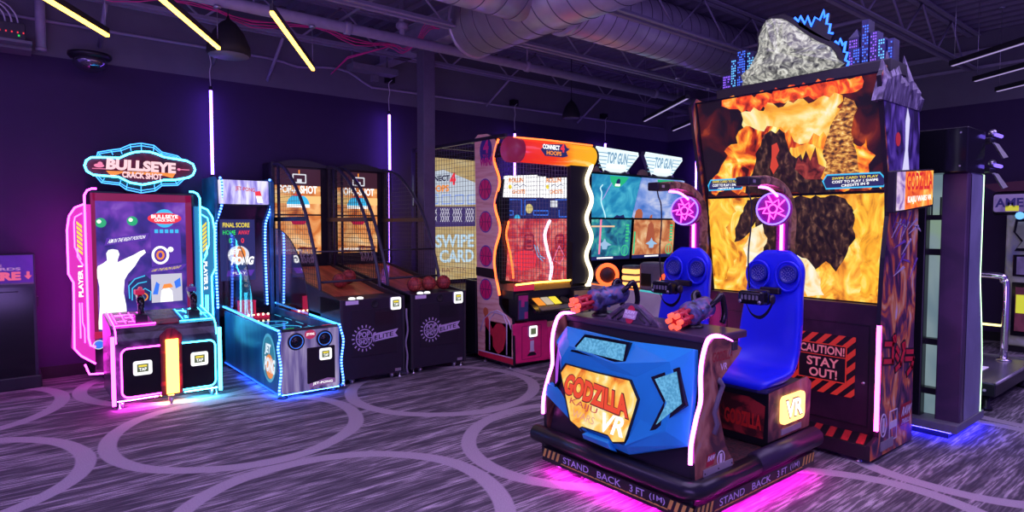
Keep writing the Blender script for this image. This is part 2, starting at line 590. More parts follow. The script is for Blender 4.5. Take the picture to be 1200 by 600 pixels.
def joist(y, label):
    t = thing('roof_joist', label, 'roof joist', (3, y, 3.92), 'steel roof joists')
    x0, x1 = -3.9, WX - .02
    mb = MB()
    for s in (-1, 1):
        mb.box(x0, x1, y + s * .05 - .028, y + s * .05 + .028, 3.92, 3.932)
        mb.box(x0, x1, y + s * .025 - .004, y + s * .025 + .004, 3.92, 3.975)
    mb.build('bottom_chord', M['beam'], t)
    mb = MB()
    for s in (-1, 1):
        mb.box(x0, x1, y + s * .05 - .03, y + s * .05 + .03, CZ - .04, CZ - .025)
    mb.build('top_chord', M['beam'], t)
    mb = MB()
    x = x0 + .2
    k = 0
    while x + .55 < x1:
        a, b = (3.94, CZ - .03) if k % 2 == 0 else (CZ - .03, 3.94)
        mb.tube([(x, y, a), (x + .55, y, b)], .013, 6)
        x += .55; k += 1
    mb.build('web', M['beam'], t)
    return t


for y, l in ((7.65, 'steel truss roof joist closest to the back wall'),
             (6.1, 'steel truss roof joist just in front of the red and pink wires'),
             (4.55, 'steel truss roof joist passing over the round duct'),
             (2.9, 'steel truss roof joist above the city skyline topper'),
             (1.35, 'steel truss roof joist directly above the three unlit linear lamps')):
    joist(y, l)

mb = MB().box(4.235, 4.405, 6.965, 7.135, 0, 3.90).box(4.18, 4.46, 6.91, 7.19, 3.885, 3.915).box(4.20, 4.44, 6.93, 7.17, 0, .02)
tag(mb.build('steel_column', S('column_paint', (.12, .11, .16), .5), None, .006), 'square steel column standing behind the second basketball machine', 'column')
t = thing('roof_beam', 'deep steel beam spanning from the column top towards the duct', 'beam', (4.32, 5, 3.93))
mb = MB()
mb.box(4.22, 4.42, -2.4, 8.3, 3.92, 3.94).box(4.22, 4.42, -2.4, 8.3, 4.25, 4.27).box(4.313, 4.327, -2.4, 8.3, 3.94, 4.25)
mb.build('flanged_beam', M['beam'], t)

braces = [((.9, 8.25, 3.60), (.9, 7.65, 3.9), 'slanting steel angle brace above the dome camera'),
          ((2.05, 8.25, 3.6), (2.05, 7.65, 3.9), 'short steel brace behind the large cone pendant'),
          ((2.7, 8.25, 3.50), (2.7, 7.65, 3.9), 'steel angle brace behind the yellow lamp farthest from the dome camera'),
          ((3.3, 8.25, 4.15), (3.3, 4.6, 4.2), 'long steel brace crossing above the sprinkler pipe'),
          ((6.2, 8.25, 3.6), (6.2, 7.65, 3.92), 'steel brace beside the third hanging violet tube'),
          ((8.3, 8.25, 3.55), (8.3, 7.65, 3.92), 'steel brace over the fourth hanging violet tube'),
          ((7.6, 6.1, 3.98), (7.6, 3.0, 3.98), 'steel brace under the roof deck past the duct end')]
for a, b, l in braces:
    tag(MB().tube([a, b], .022, 4).build('ceiling_brace', M['beam']), l, 'brace', 'ceiling braces')


def sprinkler():
    y, z = 6.6, 3.83
    t = thing('sprinkler_pipe', 'long pale round pipe running the length of the ceiling', 'pipe', (4, y, z))
    MB().lathe((-3.9, y, z), (1, 0, 0), [(.058, 0), (.058, 14.95)], 16).build('pipe', M['beam'], t)
    for x in (.6, 3.0, 5.62, 8.4):
        MB().lathe((x, y, z), (1, 0, 0), [(.058, 0), (.072, .01), (.072, .07), (.058, .08)], 16).build('coupling', M['beam'], t)
    for x in (2.0, 5.62, 9.2):
        MB().tube([(x + .04, y, z + .06), (x + .04, y, CZ)], .01, 6).build('hanger_rod', M['beam'], t)
    MB().tube([(3.72, y, z), (3.72, y, 4.3)], .035, 8).lathe((3.72, y, 3.95), (0, 0, 1), [(.05, 0), (.07, .02), (.07, .06), (.05, .08)], 10).build('riser', M['beam'], t)
sprinkler()


def duct():
    t = thing('round_duct', 'large silver spiral duct with a tee below the ceiling', 'duct', (5.5, 5, 4.0))
    r, y, z = .335, 4.98, 4.08
    def seams(c, ax, r, L, gap, parent):
        mb = MB()
        c = Vector(c); ax = Vector(ax); e = ax.orthogonal().normalized(); w = ax.cross(e)
        h = gap
        while h < L:
            mb.tube([c + ax * h + (e * math.cos(a) + w * math.sin(a)) * r for a in [i * PI / 22 for i in range(44)]], .006, 4, True)
            h += gap
        mb.build('seams', S('duct_seam', (.10, .09, .13), .5), parent)
    mdct = MB().lathe((4.55, y, z), (1, 0, 0), [(r, 0), (r, 4.3)], 44, caps=True).build('main_duct', M['duct'], t)
    seams((4.55, y, z), (1, 0, 0), r, 4.3, .19, mdct)
    MB().lathe((4.78, y, z), (1, 0, 0), [(r, 0), (r + .03, .01), (r + .03, .06), (r, .07)], 40).build('collar', M['duct'], t)
    MB().lathe((8.86, y, z), (1, 0, 0), [(r, 0), (r + .05, .0), (r + .05, .04), (r * .9, .05)], 40).build('end_collar', M['steel'], t)
    rb, xb, zb = .36, 4.44, 4.02
    bd = MB().lathe((xb, 6.15, zb), (0, -1, 0), [(rb, .0), (rb, 3.4)], 44).build('branch_duct', M['duct'], t)
    seams((xb, 6.15, zb), (0, -1, 0), rb, 3.4, .23, bd)
    MB().lathe((xb, 6.18, zb), (0, -1, 0), [(rb * .9, 0), (rb + .012, .01), (rb + .012, .05)], 44).build('end_cap', M['duct'], t)
    fd = MB().lathe((4.3, y, z), (-1, 0, 0), [(r, 0), (r, 1.7)], 44).build('feeder_duct', M['duct'], t)
    seams((4.3, y, z), (-1, 0, 0), r, 1.7, .23, fd)
duct()

# draped cable bundle
mb = MB()
for k in range(4):
    pts = [(x, 7.2 + .05 * math.sin(x * 3 + k), 3.9 + dz + .03 * math.sin(x * 5 + k * 1.7) + .012 * k) for x, dz in
           ((-.5, .15), (.3, .02), (.9, -.06), (1.6, .04), (2.2, -.05), (2.9, .05), (3.4, -.04), (3.9, .02), (4.1, -.02))]
    pts += [(4.13 - .01 * k, 6.9, 3.94 + .01 * k), (4.10 - .02 * k, 6.6, 4.02 + .02 * k), (4.05 - .02 * k, 6.3, 3.95)]
    mb.tube(smooth(pts, 2), .0065, 4)
for k in range(2):
    mb.tube([(3.85, 7.2, 3.9), (3.50, 7.60, 3.78 + .02 * k), (3.40, 7.9, 3.62)], .007, 4)
tag(mb.build('cable_bundle', S('magenta_cable', (.95, .05, .30), .5)), 'loose bundle of magenta cables draped along the ceiling', 'cables')

# galvanised pull box by the column
mb = MB().box(3.55, 4.2, 7.55, 7.75, 3.66, 3.74).box(3.9, 3.99, 7.7, 7.78, 3.58, 3.66).box(3.6, 3.62, 7.69, 7.71, 3.74, 3.921).box(4.1, 4.12, 7.69, 7.71, 3.74, 3.921)
tag(mb.build('hanging_tray', M['grey'], None, .004), 'pale sheet metal tray fixed between column and back wall', 'tray')


# ---- yellow linear lamps
def linear(p0, p1, label, group, mat, r=.013, top=3.9, name='linear_lamp', wires=((.02, 4.45), (.98, 3.755)), dark=False):
    a, b = Vector(p0), Vector(p1)
    t = thing(name, label, 'lamp', tuple((a + b) / 2), group)
    d = (b - a).normalized()
    up = Vector((0, 0, 1)); w = d.cross(up)
    fr = Fr(a, w, up)   # normal = w x up
    L = (b - a).length
    sgn = 1 if fr.n.dot(d) > 0 else -1
    mb = MB()
    mb.poly(fr, [(-r, -.004), (r, -.004), (r, .05), (-r, .05)], 0, sgn * L)
    mb.build('housing', M['black'], t)
    mb = MB()
    if dark:
        mb.poly(fr, [(-r * .4, -.010), (r * .4, -.010), (r * .4, -.004), (-r * .4, -.004)], .01 * sgn, sgn * (L - .01))
    else:
        mb.poly(fr, [(-r * 1.1, -.03)] + [(r * 1.1, -.03), (r * 1.25, -.015), (r * 1.1, -.004), (-r * 1.1, -.004), (-r * 1.25, -.015)], .012 * sgn, sgn * (L - .012))
    mb.build('diffuser', mat, t)
    for k, top in wires:
        p = a.lerp(b, k)
        MB().tube([(p.x, p.y, p.z + .05), (p.x, p.y, top)], .003, 4).lathe((p.x, p.y, top), (0, 0, 1), [(.035, -.01), (.035, .01)], 10).build('suspension_wire', M['steel'], t)


D = Vector((.522, .853, 0))
for e, Ln, l in (((.788, 6.6, 3.335), 2.1, 'yellow linear lamp hanging above the dome camera'),
                 ((1.705, 6.6, 3.387), 2.1, 'yellow linear lamp in front of the large cone pendant'),
                 ((2.645, 6.6, 3.33), 1.83, 'yellow linear lamp farthest from the dome camera, hung below the sprinkler pipe')):
    e = Vector(e)
    linear(e - D * Ln, e, l, 'yellow linear lamps', M['yellowN'])
# lamps that are off, with a faint violet edge
D2 = Vector((-.55, -.835, 0)).normalized()
for e, l in (((8.086, 2.321, 3.4), 'unlit linear lamp nearest the skyline topper of the giant screen'),
             ((9.149, 2.383, 3.4), 'unlit linear lamp second away from the skyline topper'),
             ((10.05, 2.375, 3.4), 'unlit linear lamp third and farthest from the skyline topper'),
             ((8.397, 6.778, 3.4), 'dark linear lamp with violet edge between the duct and the flight game'),
             ((9.35, 6.9, 3.35), 'unlit linear lamp mostly hidden behind the giant fire screen top')):
    e = Vector(e)
    linear(e, e + D2 * 1.9, l, 'unlit linear lamps', M['violetdim'], .03, wires=((.02, 4.45), (.8 if e.y > 6 else .97, 3.755 if e.y > 6 else 4.45)), dark=True)


def cone(x, y, z, r, h, label):
    t = thing('cone_pendant', label, 'pendant', (x, y, z), 'cone shaped ceiling pendants')
    MB().lathe((x, y, z), (0, 0, 1), [(r * .93, 0), (r, .02), (r * .98, h * .25), (r * .72, h * .62), (r * .36, h * .9), (r * .1, h), (r * .04, h + .04)], 24).build('shade', M['black_matt'], t)
    MB().lathe((x, y, z - .004), (0, 0, 1), [(r * .92, 0), (r * .92, .01)], 24).build('grille', M['grey'], t)
    MB().tube([(x, y, z + h), (x, y, 4.42)], .006, 5).build('cable', M['black'], t)


cone(1.86, 6.85, 3.38, .21, .36, 'large dark cone pendant behind the middle yellow lamp')
cone(7.25, 7.35, 3.40, .145, .28, 'small dark cone pendant above the orange hoop marquee')
cone(8.9, 5.6, 3.45, .14, .28, 'dark cone pendant half hidden behind the giant screen top')


def tube_lamp(x, z0, z1, label, y=8.15):
    t = thing('hanging_tube_lamp', label, 'tube lamp', (x, y, z0), 'hanging violet tube lamps')
    MB().tube([(x, y, z0), (x, y, z1)], .017, 8).build('tube', M['violetN'], t)
    MB().lathe((x, y, z1), (0, 0, 1), [(.02, -.02), (.02, .03)], 8).lathe((x, y, z0 - .02), (0, 0, 1), [(.02, -.02), (.02, .03)], 8).build('end_cap', M['black'], t)
    MB().tube(smooth([(x, y, z1 + .03), (x - .008, y, z1 + .2), (x + .01, y, z1 + .3), (x - .005, y, z1 + .42), (x + .05, y, z1 + .48)], 2), .006, 5).build('cable', M['white'], t)
    MB().box(x + .01, x + .13, y + .06, y + .16, z1 + .46, z1 + .56).build('junction_box', M['black'], t)


for x, z0, z1, l, y in ((2.0, 2.25, 3.28, 'violet tube lamp hanging over the ping pong machine', 8.15),
                     (4.38, 1.0, 3.26, 'long violet tube lamp hanging behind the second basketball machine', 8.15),
                     (6.72, 1.6, 3.21, 'violet tube lamp hanging behind the orange hoop marquee', 8.15),
                     (8.95, 1.6, 3.23, 'violet tube lamp peeking over the flight game marquee beside the hoop game', 8.15),
                     (10.9, 1.2, 3.27, 'violet tube lamp hanging between flight game and giant fire screen', 7.47)):
    tube_lamp(x, z0, z1, l, y)

t = thing('mounted_dome_camera', 'black domed surveillance camera on the back wall', 'camera', (.8, 8.05, 3.4))
MB().box(.66, .94, 8.05, 8.31, 3.43, 3.47).build('bracket', M['black'], t, .01)
MB().lathe((.79, 8.05, 3.40), (0, 0, 1), [(.17, 0), (.20, .03), (.20, .06), (.05, .065)], 28).build('housing', M['black'], t)
MB().lathe((.79, 8.05, 3.40), (0, 0, -1), [(.168, 0), (.155, .05), (.12, .095), (.06, .125), (.005, .135)], 28).build('dome', S('smoked_dome', (.25, .24, .3), .04, .9), t)

t = thing('control_box', 'shelf box of wired electronics with red and green lights', 'control box', (.1, 7.95, 3.45))
MB().box(-.25, .30, 7.85, 8.28, 3.43, 3.46).box(-.25, .30, 8.0, 8.28, 3.40, 3.43).build('shelf', M['grey'], t, .004)
MB().box(-.2, .25, 7.9, 8.2, 3.462, 3.63).build('case', M['dark_grey'], t, .006)
mb = MB()
for k in range(6):
    mb.box(.24 - .045 * k - .012, .24 - .045 * k, 7.895, 7.9, 3.53, 3.545)
mb.build('red_indicator', M['e_red'], t)
MB().box(.19, .205, 7.893, 7.9, 3.50, 3.515).build('green_indicator', M['e_green'], t)
mb = MB()
for k in range(6):
    mb.tube(smooth([(.2 - .05 * k, 8.0, 3.63), (.17 - .05 * k, 8.0, 3.75), (.05 - .06 * k, 8.05, 3.86), (-.3 - .05 * k, 8.1, 3.9)], 3), .008, 5)
mb.build('wires', M['white'], t)
tag(MB().lathe((.38, 8.12, 3.46), (0, 0, 1), [(.045, 0), (.045, .9)], 14).lathe((.38, 8.12, 3.44), (0, 0, 1), [(.05, 0), (.05, .03)], 14).build('drop_pipe', M['beam']), 'short vertical pale pipe beside the control box', 'pipe')
# ---------------------------------------------------------------- shared machine pieces
def caster(x, y, parent, r=.032, name='caster'):
    mb = MB()
    mb.lathe((x - .013, y, r), (1, 0, 0), [(r * .5, 0), (r, .004), (r, .022), (r * .5, .026)], 14)
    mb.box(x - .02, x - .015, y - .02, y + .02, r * .8, r * 2.1).box(x + .015, x + .02, y - .02, y + .02, r * .8, r * 2.1).box(x - .025, x + .025, y - .025, y + .025, r * 2.05, r * 2.25)
    return mb.build(name, M['steel'], parent)


def glide(x, y, parent, h=.06):
    return MB().lathe((x, y, 0), (0, 0, 1), [(.024, 0), (.024, .008), (.009, .016), (.009, h)], 10).build('levelling_foot', M['steel'], parent)


def reader(fr, u, v, parent, w=.135, h=.12, d=.02, txt='TAP'):
    """Card reader: a lit bezel around a small screen."""
    b = MB().poly(fr, rrect(u - w / 2, v - h / 2, u + w / 2, v + h / 2, .02), 0, d, 0, 1).build('card_reader', [M['e_white'], M['white']], parent)
    mb = MB().rect(fr, u - w * .3, v - h * .28, u + w * .3, v + h * .28, d, d + .003, 0)
    if txt:
        mb.text(fr, txt, u - w * .2, v - h * .2, u + w * .2, v + h * .02, d + .005, 1, .02)
        mb.rect(fr, u - w * .22, v + h * .08, u + w * .22, v + h * .2, d + .003, d + .005, 2)
    mb.build('reader_screen', [M['reader_lcd'], M['e_white'], M['e_yellow']], b)
    return b


def on(fr, pts, d=0.0):
    return [fr.P(a, b, d) for a, b in pts]


def mirror(pts, c):
    return [(2 * c - a, b) for a, b in pts]


# ---------------------------------------------------------------- target shooting machine
def target_cabinet():
    t = thing('target_game_cabinet', 'tall target shooting cabinet with white man silhouette on its screen', 'arcade machine', (1.2, 7.95, 0))
    F = FY(7.72)
    MB().box(.72, 1.70, 7.72, 8.25, .10, 2.0).box(.80, 1.62, 7.75, 8.2, .02, .10).build('cabinet_body', M['black'], t, .01)
    # screen
    G = FY(7.70)
    mb = MB()
    mb.rect(F, .74, .45, 1.66, 1.98, 0, .015, 0)
    bl = M['black']
    scr = mb.build('screen', [EN('target_range_picture', [(.3, (.012, .010, .09)), (.48, (.05, .03, .30)), (.62, (.18, .05, .50)), (.75, (.35, .16, .7))], 3.2, .9, .6, 3)], t)
    mb = MB()
    rb = M['e_red2']
    mb.poly(F, [(.74, 1.90), (1.66, 1.90), (1.66, 1.98), (.74, 1.98)], .015, .03)
    mb.poly(F, [(.72, .45), (.76, .45), (.76, 1.98), (.72, 1.98)], .015, .03)
    mb.poly(F, [(1.60, .45), (1.66, .45), (1.66, 1.98), (1.60, 1.98)], .015, .03)
    mb.build('screen_border', E('crimson_border', (.40, .01, .10), .55), t)
    # white man silhouette and panels of the picture
    H = FY(7.70)
    sil = [(115, 386), (117, 359), (116.5, 336), (113, 320), (114.5, 312), (121, 308.5), (125.5, 305), (124.5, 297), (127, 293), (132, 292), (138, 293), (140, 298), (138, 304), (137.5, 307.5), (147, 303), (157, 298.5), (163, 295), (169, 292.5), (171, 296), (164, 302), (158, 312), (150, 321), (146, 328), (145, 343), (148, 358), (150, 387), (137, 387), (133, 374), (129, 387)]
    MB().flat(H, trace(H, sil), 0).build('silhouette_graphic', M['e_white'], scr)
    mb = MB()
    q = trace(H, [(122, 288), (172, 281), (175, 273), (125, 279)])
    mb.flat(H, q, 0, 0)
    mb.textq(H, 'AIM IN THE RIGHT POSITION', trace(H, [(126, 285.5), (169, 279.5), (171, 275.5), (128, 280.5)]), .003, 1, .005)
    mb.build('instruction_banner', [M['e_purple'], M['e_white'], M['e_yellow']], scr)
    mb = MB()
    q = trace(H, [(172, 320), (213, 316), (219, 309), (177, 314)])
    mb.flat(H, q, 0, 0)
    mb.textq(H, 'USE THE IRON SIGHT', trace(H, [(177, 318.5), (210, 314.5), (213, 311), (180, 315.5)]), .003, 2, .005)
    mb.build('instruction_banner', [M['e_purple'], M['e_white'], M['e_yellow']], scr)
    mb = MB()
    mb.flat(H, trace(H, [(177, 322), (213, 320), (214, 352), (178, 355)]), 0, 0)
    mb.flat(H, trace(H, [(188, 354), (189, 341), (193, 337), (198, 337), (202, 341), (203, 353)]), .003, 1)
    mb.flat(H, trace(H, [(190, 338), (192, 333), (200, 332), (203, 336), (200, 337), (193, 338)]), .004, 2)
    for pts in ([(179, 345), (183, 330), (187, 333), (185, 345)], [(204, 330), (211, 325), (212, 335), (206, 338)]):
        mb.flat(H, trace(H, pts), .003, 3)
    mb.flat(H, trace(H, [(176, 268), (211, 265), (213, 308), (178, 313)]), -.001, 4)
    ring = trace(H, [(188, 299)])[0]
    mb.ring2(H, ell(*ring, .085, .10), ell(*ring, .06, .075), 0, .002, 1)
    mb.ring2(H, ell(*ring, .04, .05), ell(*ring, .02, .03), 0, .002, 2)
    mb.ball(H.P(ring[0] + .10, ring[1] + .06), .03, 8, 1, (1, .05, 1))
    for k in range(5):
        a = trace(H, [(181 + 6 * k, 271)])[0]
        mb.rect(H, a[0], a[1] - .02, a[0] + .035, a[1] + .02, 0, .002, 5)
    mb.build('aiming_picture', [E('pale_panel', (.62, .6, .72), 1), M['e_white'], M['e_orange'], M['e_blue'], M['e_purple'], M['e_cyan']], scr)
    # small emblem on the screen
    mb = MB()
    c = trace(H, [(193, 256)])[0]
    mb.flat(H, ell(c[0], c[1], .165, .062, 20), 0, 0).flat(H, ell(c[0], c[1], .10, .10, 20), -.001, 1)
    mb.text(H, 'BULLSEYE', c[0] - .13, c[1] + .0, c[0] + .13, c[1] + .04, .003, 2, .03)
    mb.text(H, 'CRACK SHOT', c[0] - .10, c[1] - .035, c[0] + .10, c[1] - .005, .003, 2, .03)
    mb.build('screen_emblem', [M['e_red'], M['e_cyan'], M['e_white']], scr)
    gs = E('green_spot', (.02, .55, .22), .8)
    for x, y, r in ((118, 261, .05), (155, 259, .05)):
        c = trace(H, [(x, y)])[0]
        MB().flat(H, ell(c[0], c[1], r, r, 14), 0, 0).flat(H, ell(c[0] - .015, c[1] + .012, r * .4, r * .4, 10), .002, 1).build('green_glow_graphic', [gs, M['e_white']], scr)
    # gun graphic
    mb = MB()
    mb.flat(H, trace(H, [(150, 330), (170, 322), (180, 330), (178, 352), (152, 350)]), -.001, 0)
    for pts in ([(152, 350), (151, 335), (158, 327), (170, 323)], [(155, 352), (155, 338), (162, 332), (172, 330)], [(163, 352), (162, 343), (170, 338), (177, 342), (176, 352)]):
        mb.tube(on(H, trace(H, pts)), .006, 4, mi=1)
    c = trace(H, [(168, 348)])[0]
    mb.ring2(H, ell(c[0], c[1], .045), ell(c[0], c[1], .033), 0, .004, 2)
    mb.build('gun_graphic', [M['e_navy'], M['e_cyan'], M['e_orange']], scr)

    # side wings with neon
    def wing(side):
        s = 1 if side == 'L' else -1
        X = (lambda x: x) if s == 1 else (lambda x: 2.40 - x)
        neon, base = (M['pinkN'], M['pinkbase']) if s == 1 else (M['cyanN'], M['cyanbase'])
        e = (M['e_mag'] if s == 1 else E('lit_sky_panel', (.02, .25, .55), .8))
        G = FY(7.66)
        out = [(.52, .41), (.55, 1.07), (.51, 1.16), (.51, 1.62), (.53, 1.75), (.58, 1.83), (.66, 1.86), (.72, 1.86), (.72, .22), (.68, .24), (.58, .33)]
        w = MB().poly(G, [(X(a), b) for a, b in out], -.14, 0, 0, 1).build('side_wing', [e, base], t)
        mb = MB()
        p = [(.72, .225), (.60, .32), (.545, .40), (.555, 1.07), (.515, 1.16), (.515, 1.60), (.535, 1.74), (.585, 1.825), (.66, 1.86)]
        mb.tube(on(G, [(X(a), b) for a, b in p], .012), .0085, 6)
        p = [(.72, .40), (.68, .42), (.665, .50), (.665, 1.95), (.69, 2.0), (.73, 2.02), (.77, 2.02)]
        mb.tube(on(G, [(X(a), b) for a, b in p], .03), .0095, 6)
        p = [(.645, 1.77), (.585, 1.73), (.575, 1.68), (.575, 1.43), (.60, 1.36), (.625, 1.30)]
        mb.tube(on(G, [(X(a), b) for a, b in p], .006), .006, 5)
        mb.tube(on(G, [(X(a), b) for a, b in ((.595, 1.42), (.595, 1.33), (.64, 1.24))], .006), .006, 5)
        mb.tube(on(G, [(X(a), b) for a, b in ((.60, .86), (.60, .50))], .006), .006, 5)
        mb.tube(on(G, [(X(a), b) for a, b in ((.62, .86), (.62, .66), (.635, .60), (.635, .45))], .006), .005, 5)
        mb.build('neon_tube', neon, w)
        MB().textq(G, 'PLAYER ' + ('1' if s == 1 else '2'), [(X(.635), .92), (X(.635), 1.24), (X(.595), 1.24), (X(.595), .92)] if s == 1 else [(X(.635), 1.24), (X(.635), .92), (X(.595), .92), (X(.595), 1.24)], .004, 0, .04).build('player_lettering', M['e_white'], w)
        mb = MB()
        for k in range(7):
            z = 1.66 - k * .045
            mb.poly(G, [(X(.595), z), (X(.64), z - .045), (X(.64), z - .015), (X(.595), z + .03)], 0, .004)
        mb.build('hatch_stripes', M['e_yellow'], w)
        return w
    wing('L'); wing('R')
    for xx, m in ((.66, 'pinkN'), (1.72, 'cyanN')):  # hidden strips added behind the wings to tint the wall
        MB().box(xx - .01, xx + .01, 7.86, 7.88, .35, 1.8).build('rear_glow_strip', E('rear_' + m, M[m].node_tree.nodes['Principled BSDF'].inputs['Emission Color'].default_value[:3], 45), t)
    # lower neon bracket and stickers
    G = FY(7.66)
    mb = MB().tube(on(G, [(.63, .225), (.665, .12), (.82, .11)], .0), .009, 6)
    mb.build('floor_neon', M['pinkN'], t)
    mb = MB()
    for z in (.16, .23):
        mb.box(.80, .83, 7.64, 7.70, z, z + .04)
    mb.build('marker_lamp', M['pinkN'], t)
    mb = MB()
    c = trace(G, [(116, 404)])[0]
    mb.poly(G, ell(c[0], c[1], .05, .045, 18), -.05, 0, 0).ring2(G, ell(c[0], c[1], .052, .047), ell(c[0], c[1], .044, .04), 0, .004, 1)
    c = trace(G, [(116, 393)])[0]
    mb.poly(G, [(c[0] - .05, c[1] - .035), (c[0] + .04, c[1] - .03), (c[0] + .055, c[1] + .03), (c[0] - .04, c[1] + .035)], -.05, 0, 2)
    mb.build('badge', [M['e_blue'], M['e_white_soft'], M['e_red2']], t)
    # marquee
    G = FY(7.62)
    core = [(99, 194), (101, 188), (106.5, 184.5), (123, 184.5), (140, 185), (149, 181), (157, 178.5), (166, 177.5), (175, 178), (183.5, 180.5), (192, 184), (200, 185.5), (218.5, 188.5), (226, 192.5), (228.5, 199), (226, 205), (221, 208), (204.5, 211), (192, 211), (181, 214), (167, 216.5), (152, 214), (139, 207.5), (109, 205), (101.5, 200.5)]
    oute = [(113.5, 184), (115, 178), (130, 175.5), (141.5, 174), (153, 169), (166, 167.5), (181, 170), (190.5, 178), (209, 182.5), (215, 187.5)]
    outb = [(112.5, 206), (119.5, 214), (140.5, 216.5), (148.5, 222), (166, 226), (182.5, 223.5), (190.5, 217.5), (209, 217), (217.5, 209)]
    L1 = trace(G, core)
    sg = MB().poly(G, L1, -.12, 0, 0, 1).build('marquee', [SN('marquee_red_print', [(.35, (.05, .004, .012)), (.6, (.22, .012, .03))], 6), M['black']], t)
    mb = MB().tube(on(G, L1, .01), .010, 6, True)
    mb.build('neon_outline', M['cyanN'], sg)
    mb = MB()
    for arc in (oute, outb):
        P = trace(G, arc)
        cz = 2.255
        mid = [(1.19 + (a - 1.19) * .965, cz + (b - cz) * .90) for a, b in P]
        mb.tube(on(G, P, -.03), .006, 5); mb.tube(on(G, mid, -.03), .005, 5)
        for k in range(1, len(P) - 1):
            q = (1.19 + (P[k][0] - 1.19) * .93, cz + (P[k][1] - cz) * .72)
            mb.tube(on(G, [P[k], q], -.03), .004, 4)
        sgb = MB().poly(G, P + list(reversed([(1.19 + (a - 1.19) * .9, cz + (b - cz) * .55) for a, b in P])), -.10, -.05)
        sgb.build('marquee_wing', M['black'], sg)
    mb.build('neon_arches', M['bluelineN'], sg)
    mb = MB()
    mb.textq(G, 'BULLSEYE', trace(G, [(124, 198.5), (206, 203.5), (206, 191), (125, 185.5)]), .006, 0, .055)
    mb.textq(G, 'CRACK SHOT', trace(G, [(143, 208), (190, 211), (190, 204), (143, 200.5)]), .008, 0, .045)
    mb.build('marquee_lettering', E('pink_white_lettering', (1, .62, .66), 1.15), sg)
    mb = MB()
    mb.flat(G, trace(G, [(124, 200), (206, 203), (202, 209), (192, 206), (142, 203), (131, 207)]), .004)
    mb.build('lettering_shadow', M['e_orange'], sg)
    mb = MB()
    c = trace(G, [(116, 194)])[0]
    mb.flat(G, ell(c[0], c[1], .045, .02, 14), .006).flat(G, ell(c[0] + .01, c[1] + .02, .022, .02, 12), .006).rect(G, c[0] - .06, c[1] - .035, c[0] + .06, c[1] - .028, .004, .006)
    mb.build('marquee_emblem', M['e_pink'], sg)
    mb = MB()
    c = trace(G, [(216, 199)])[0]
    mb.rect(G, c[0] - .06, c[1] - .004, c[0] + .05, c[1] + .004, .004, .006).flat(G, ell(c[0] - .055, c[1], .018, .014, 10), .006)
    mb.build('marquee_emblem', M['e_pink'], sg)
    MB().box(1.05, 1.33, 7.74, 7.9, 1.99, 2.15).build('marquee_bracket', M['black'], t)
    glide(.84, 8.0, t, .03); glide(1.58, 8.0, t, .03)


target_cabinet()


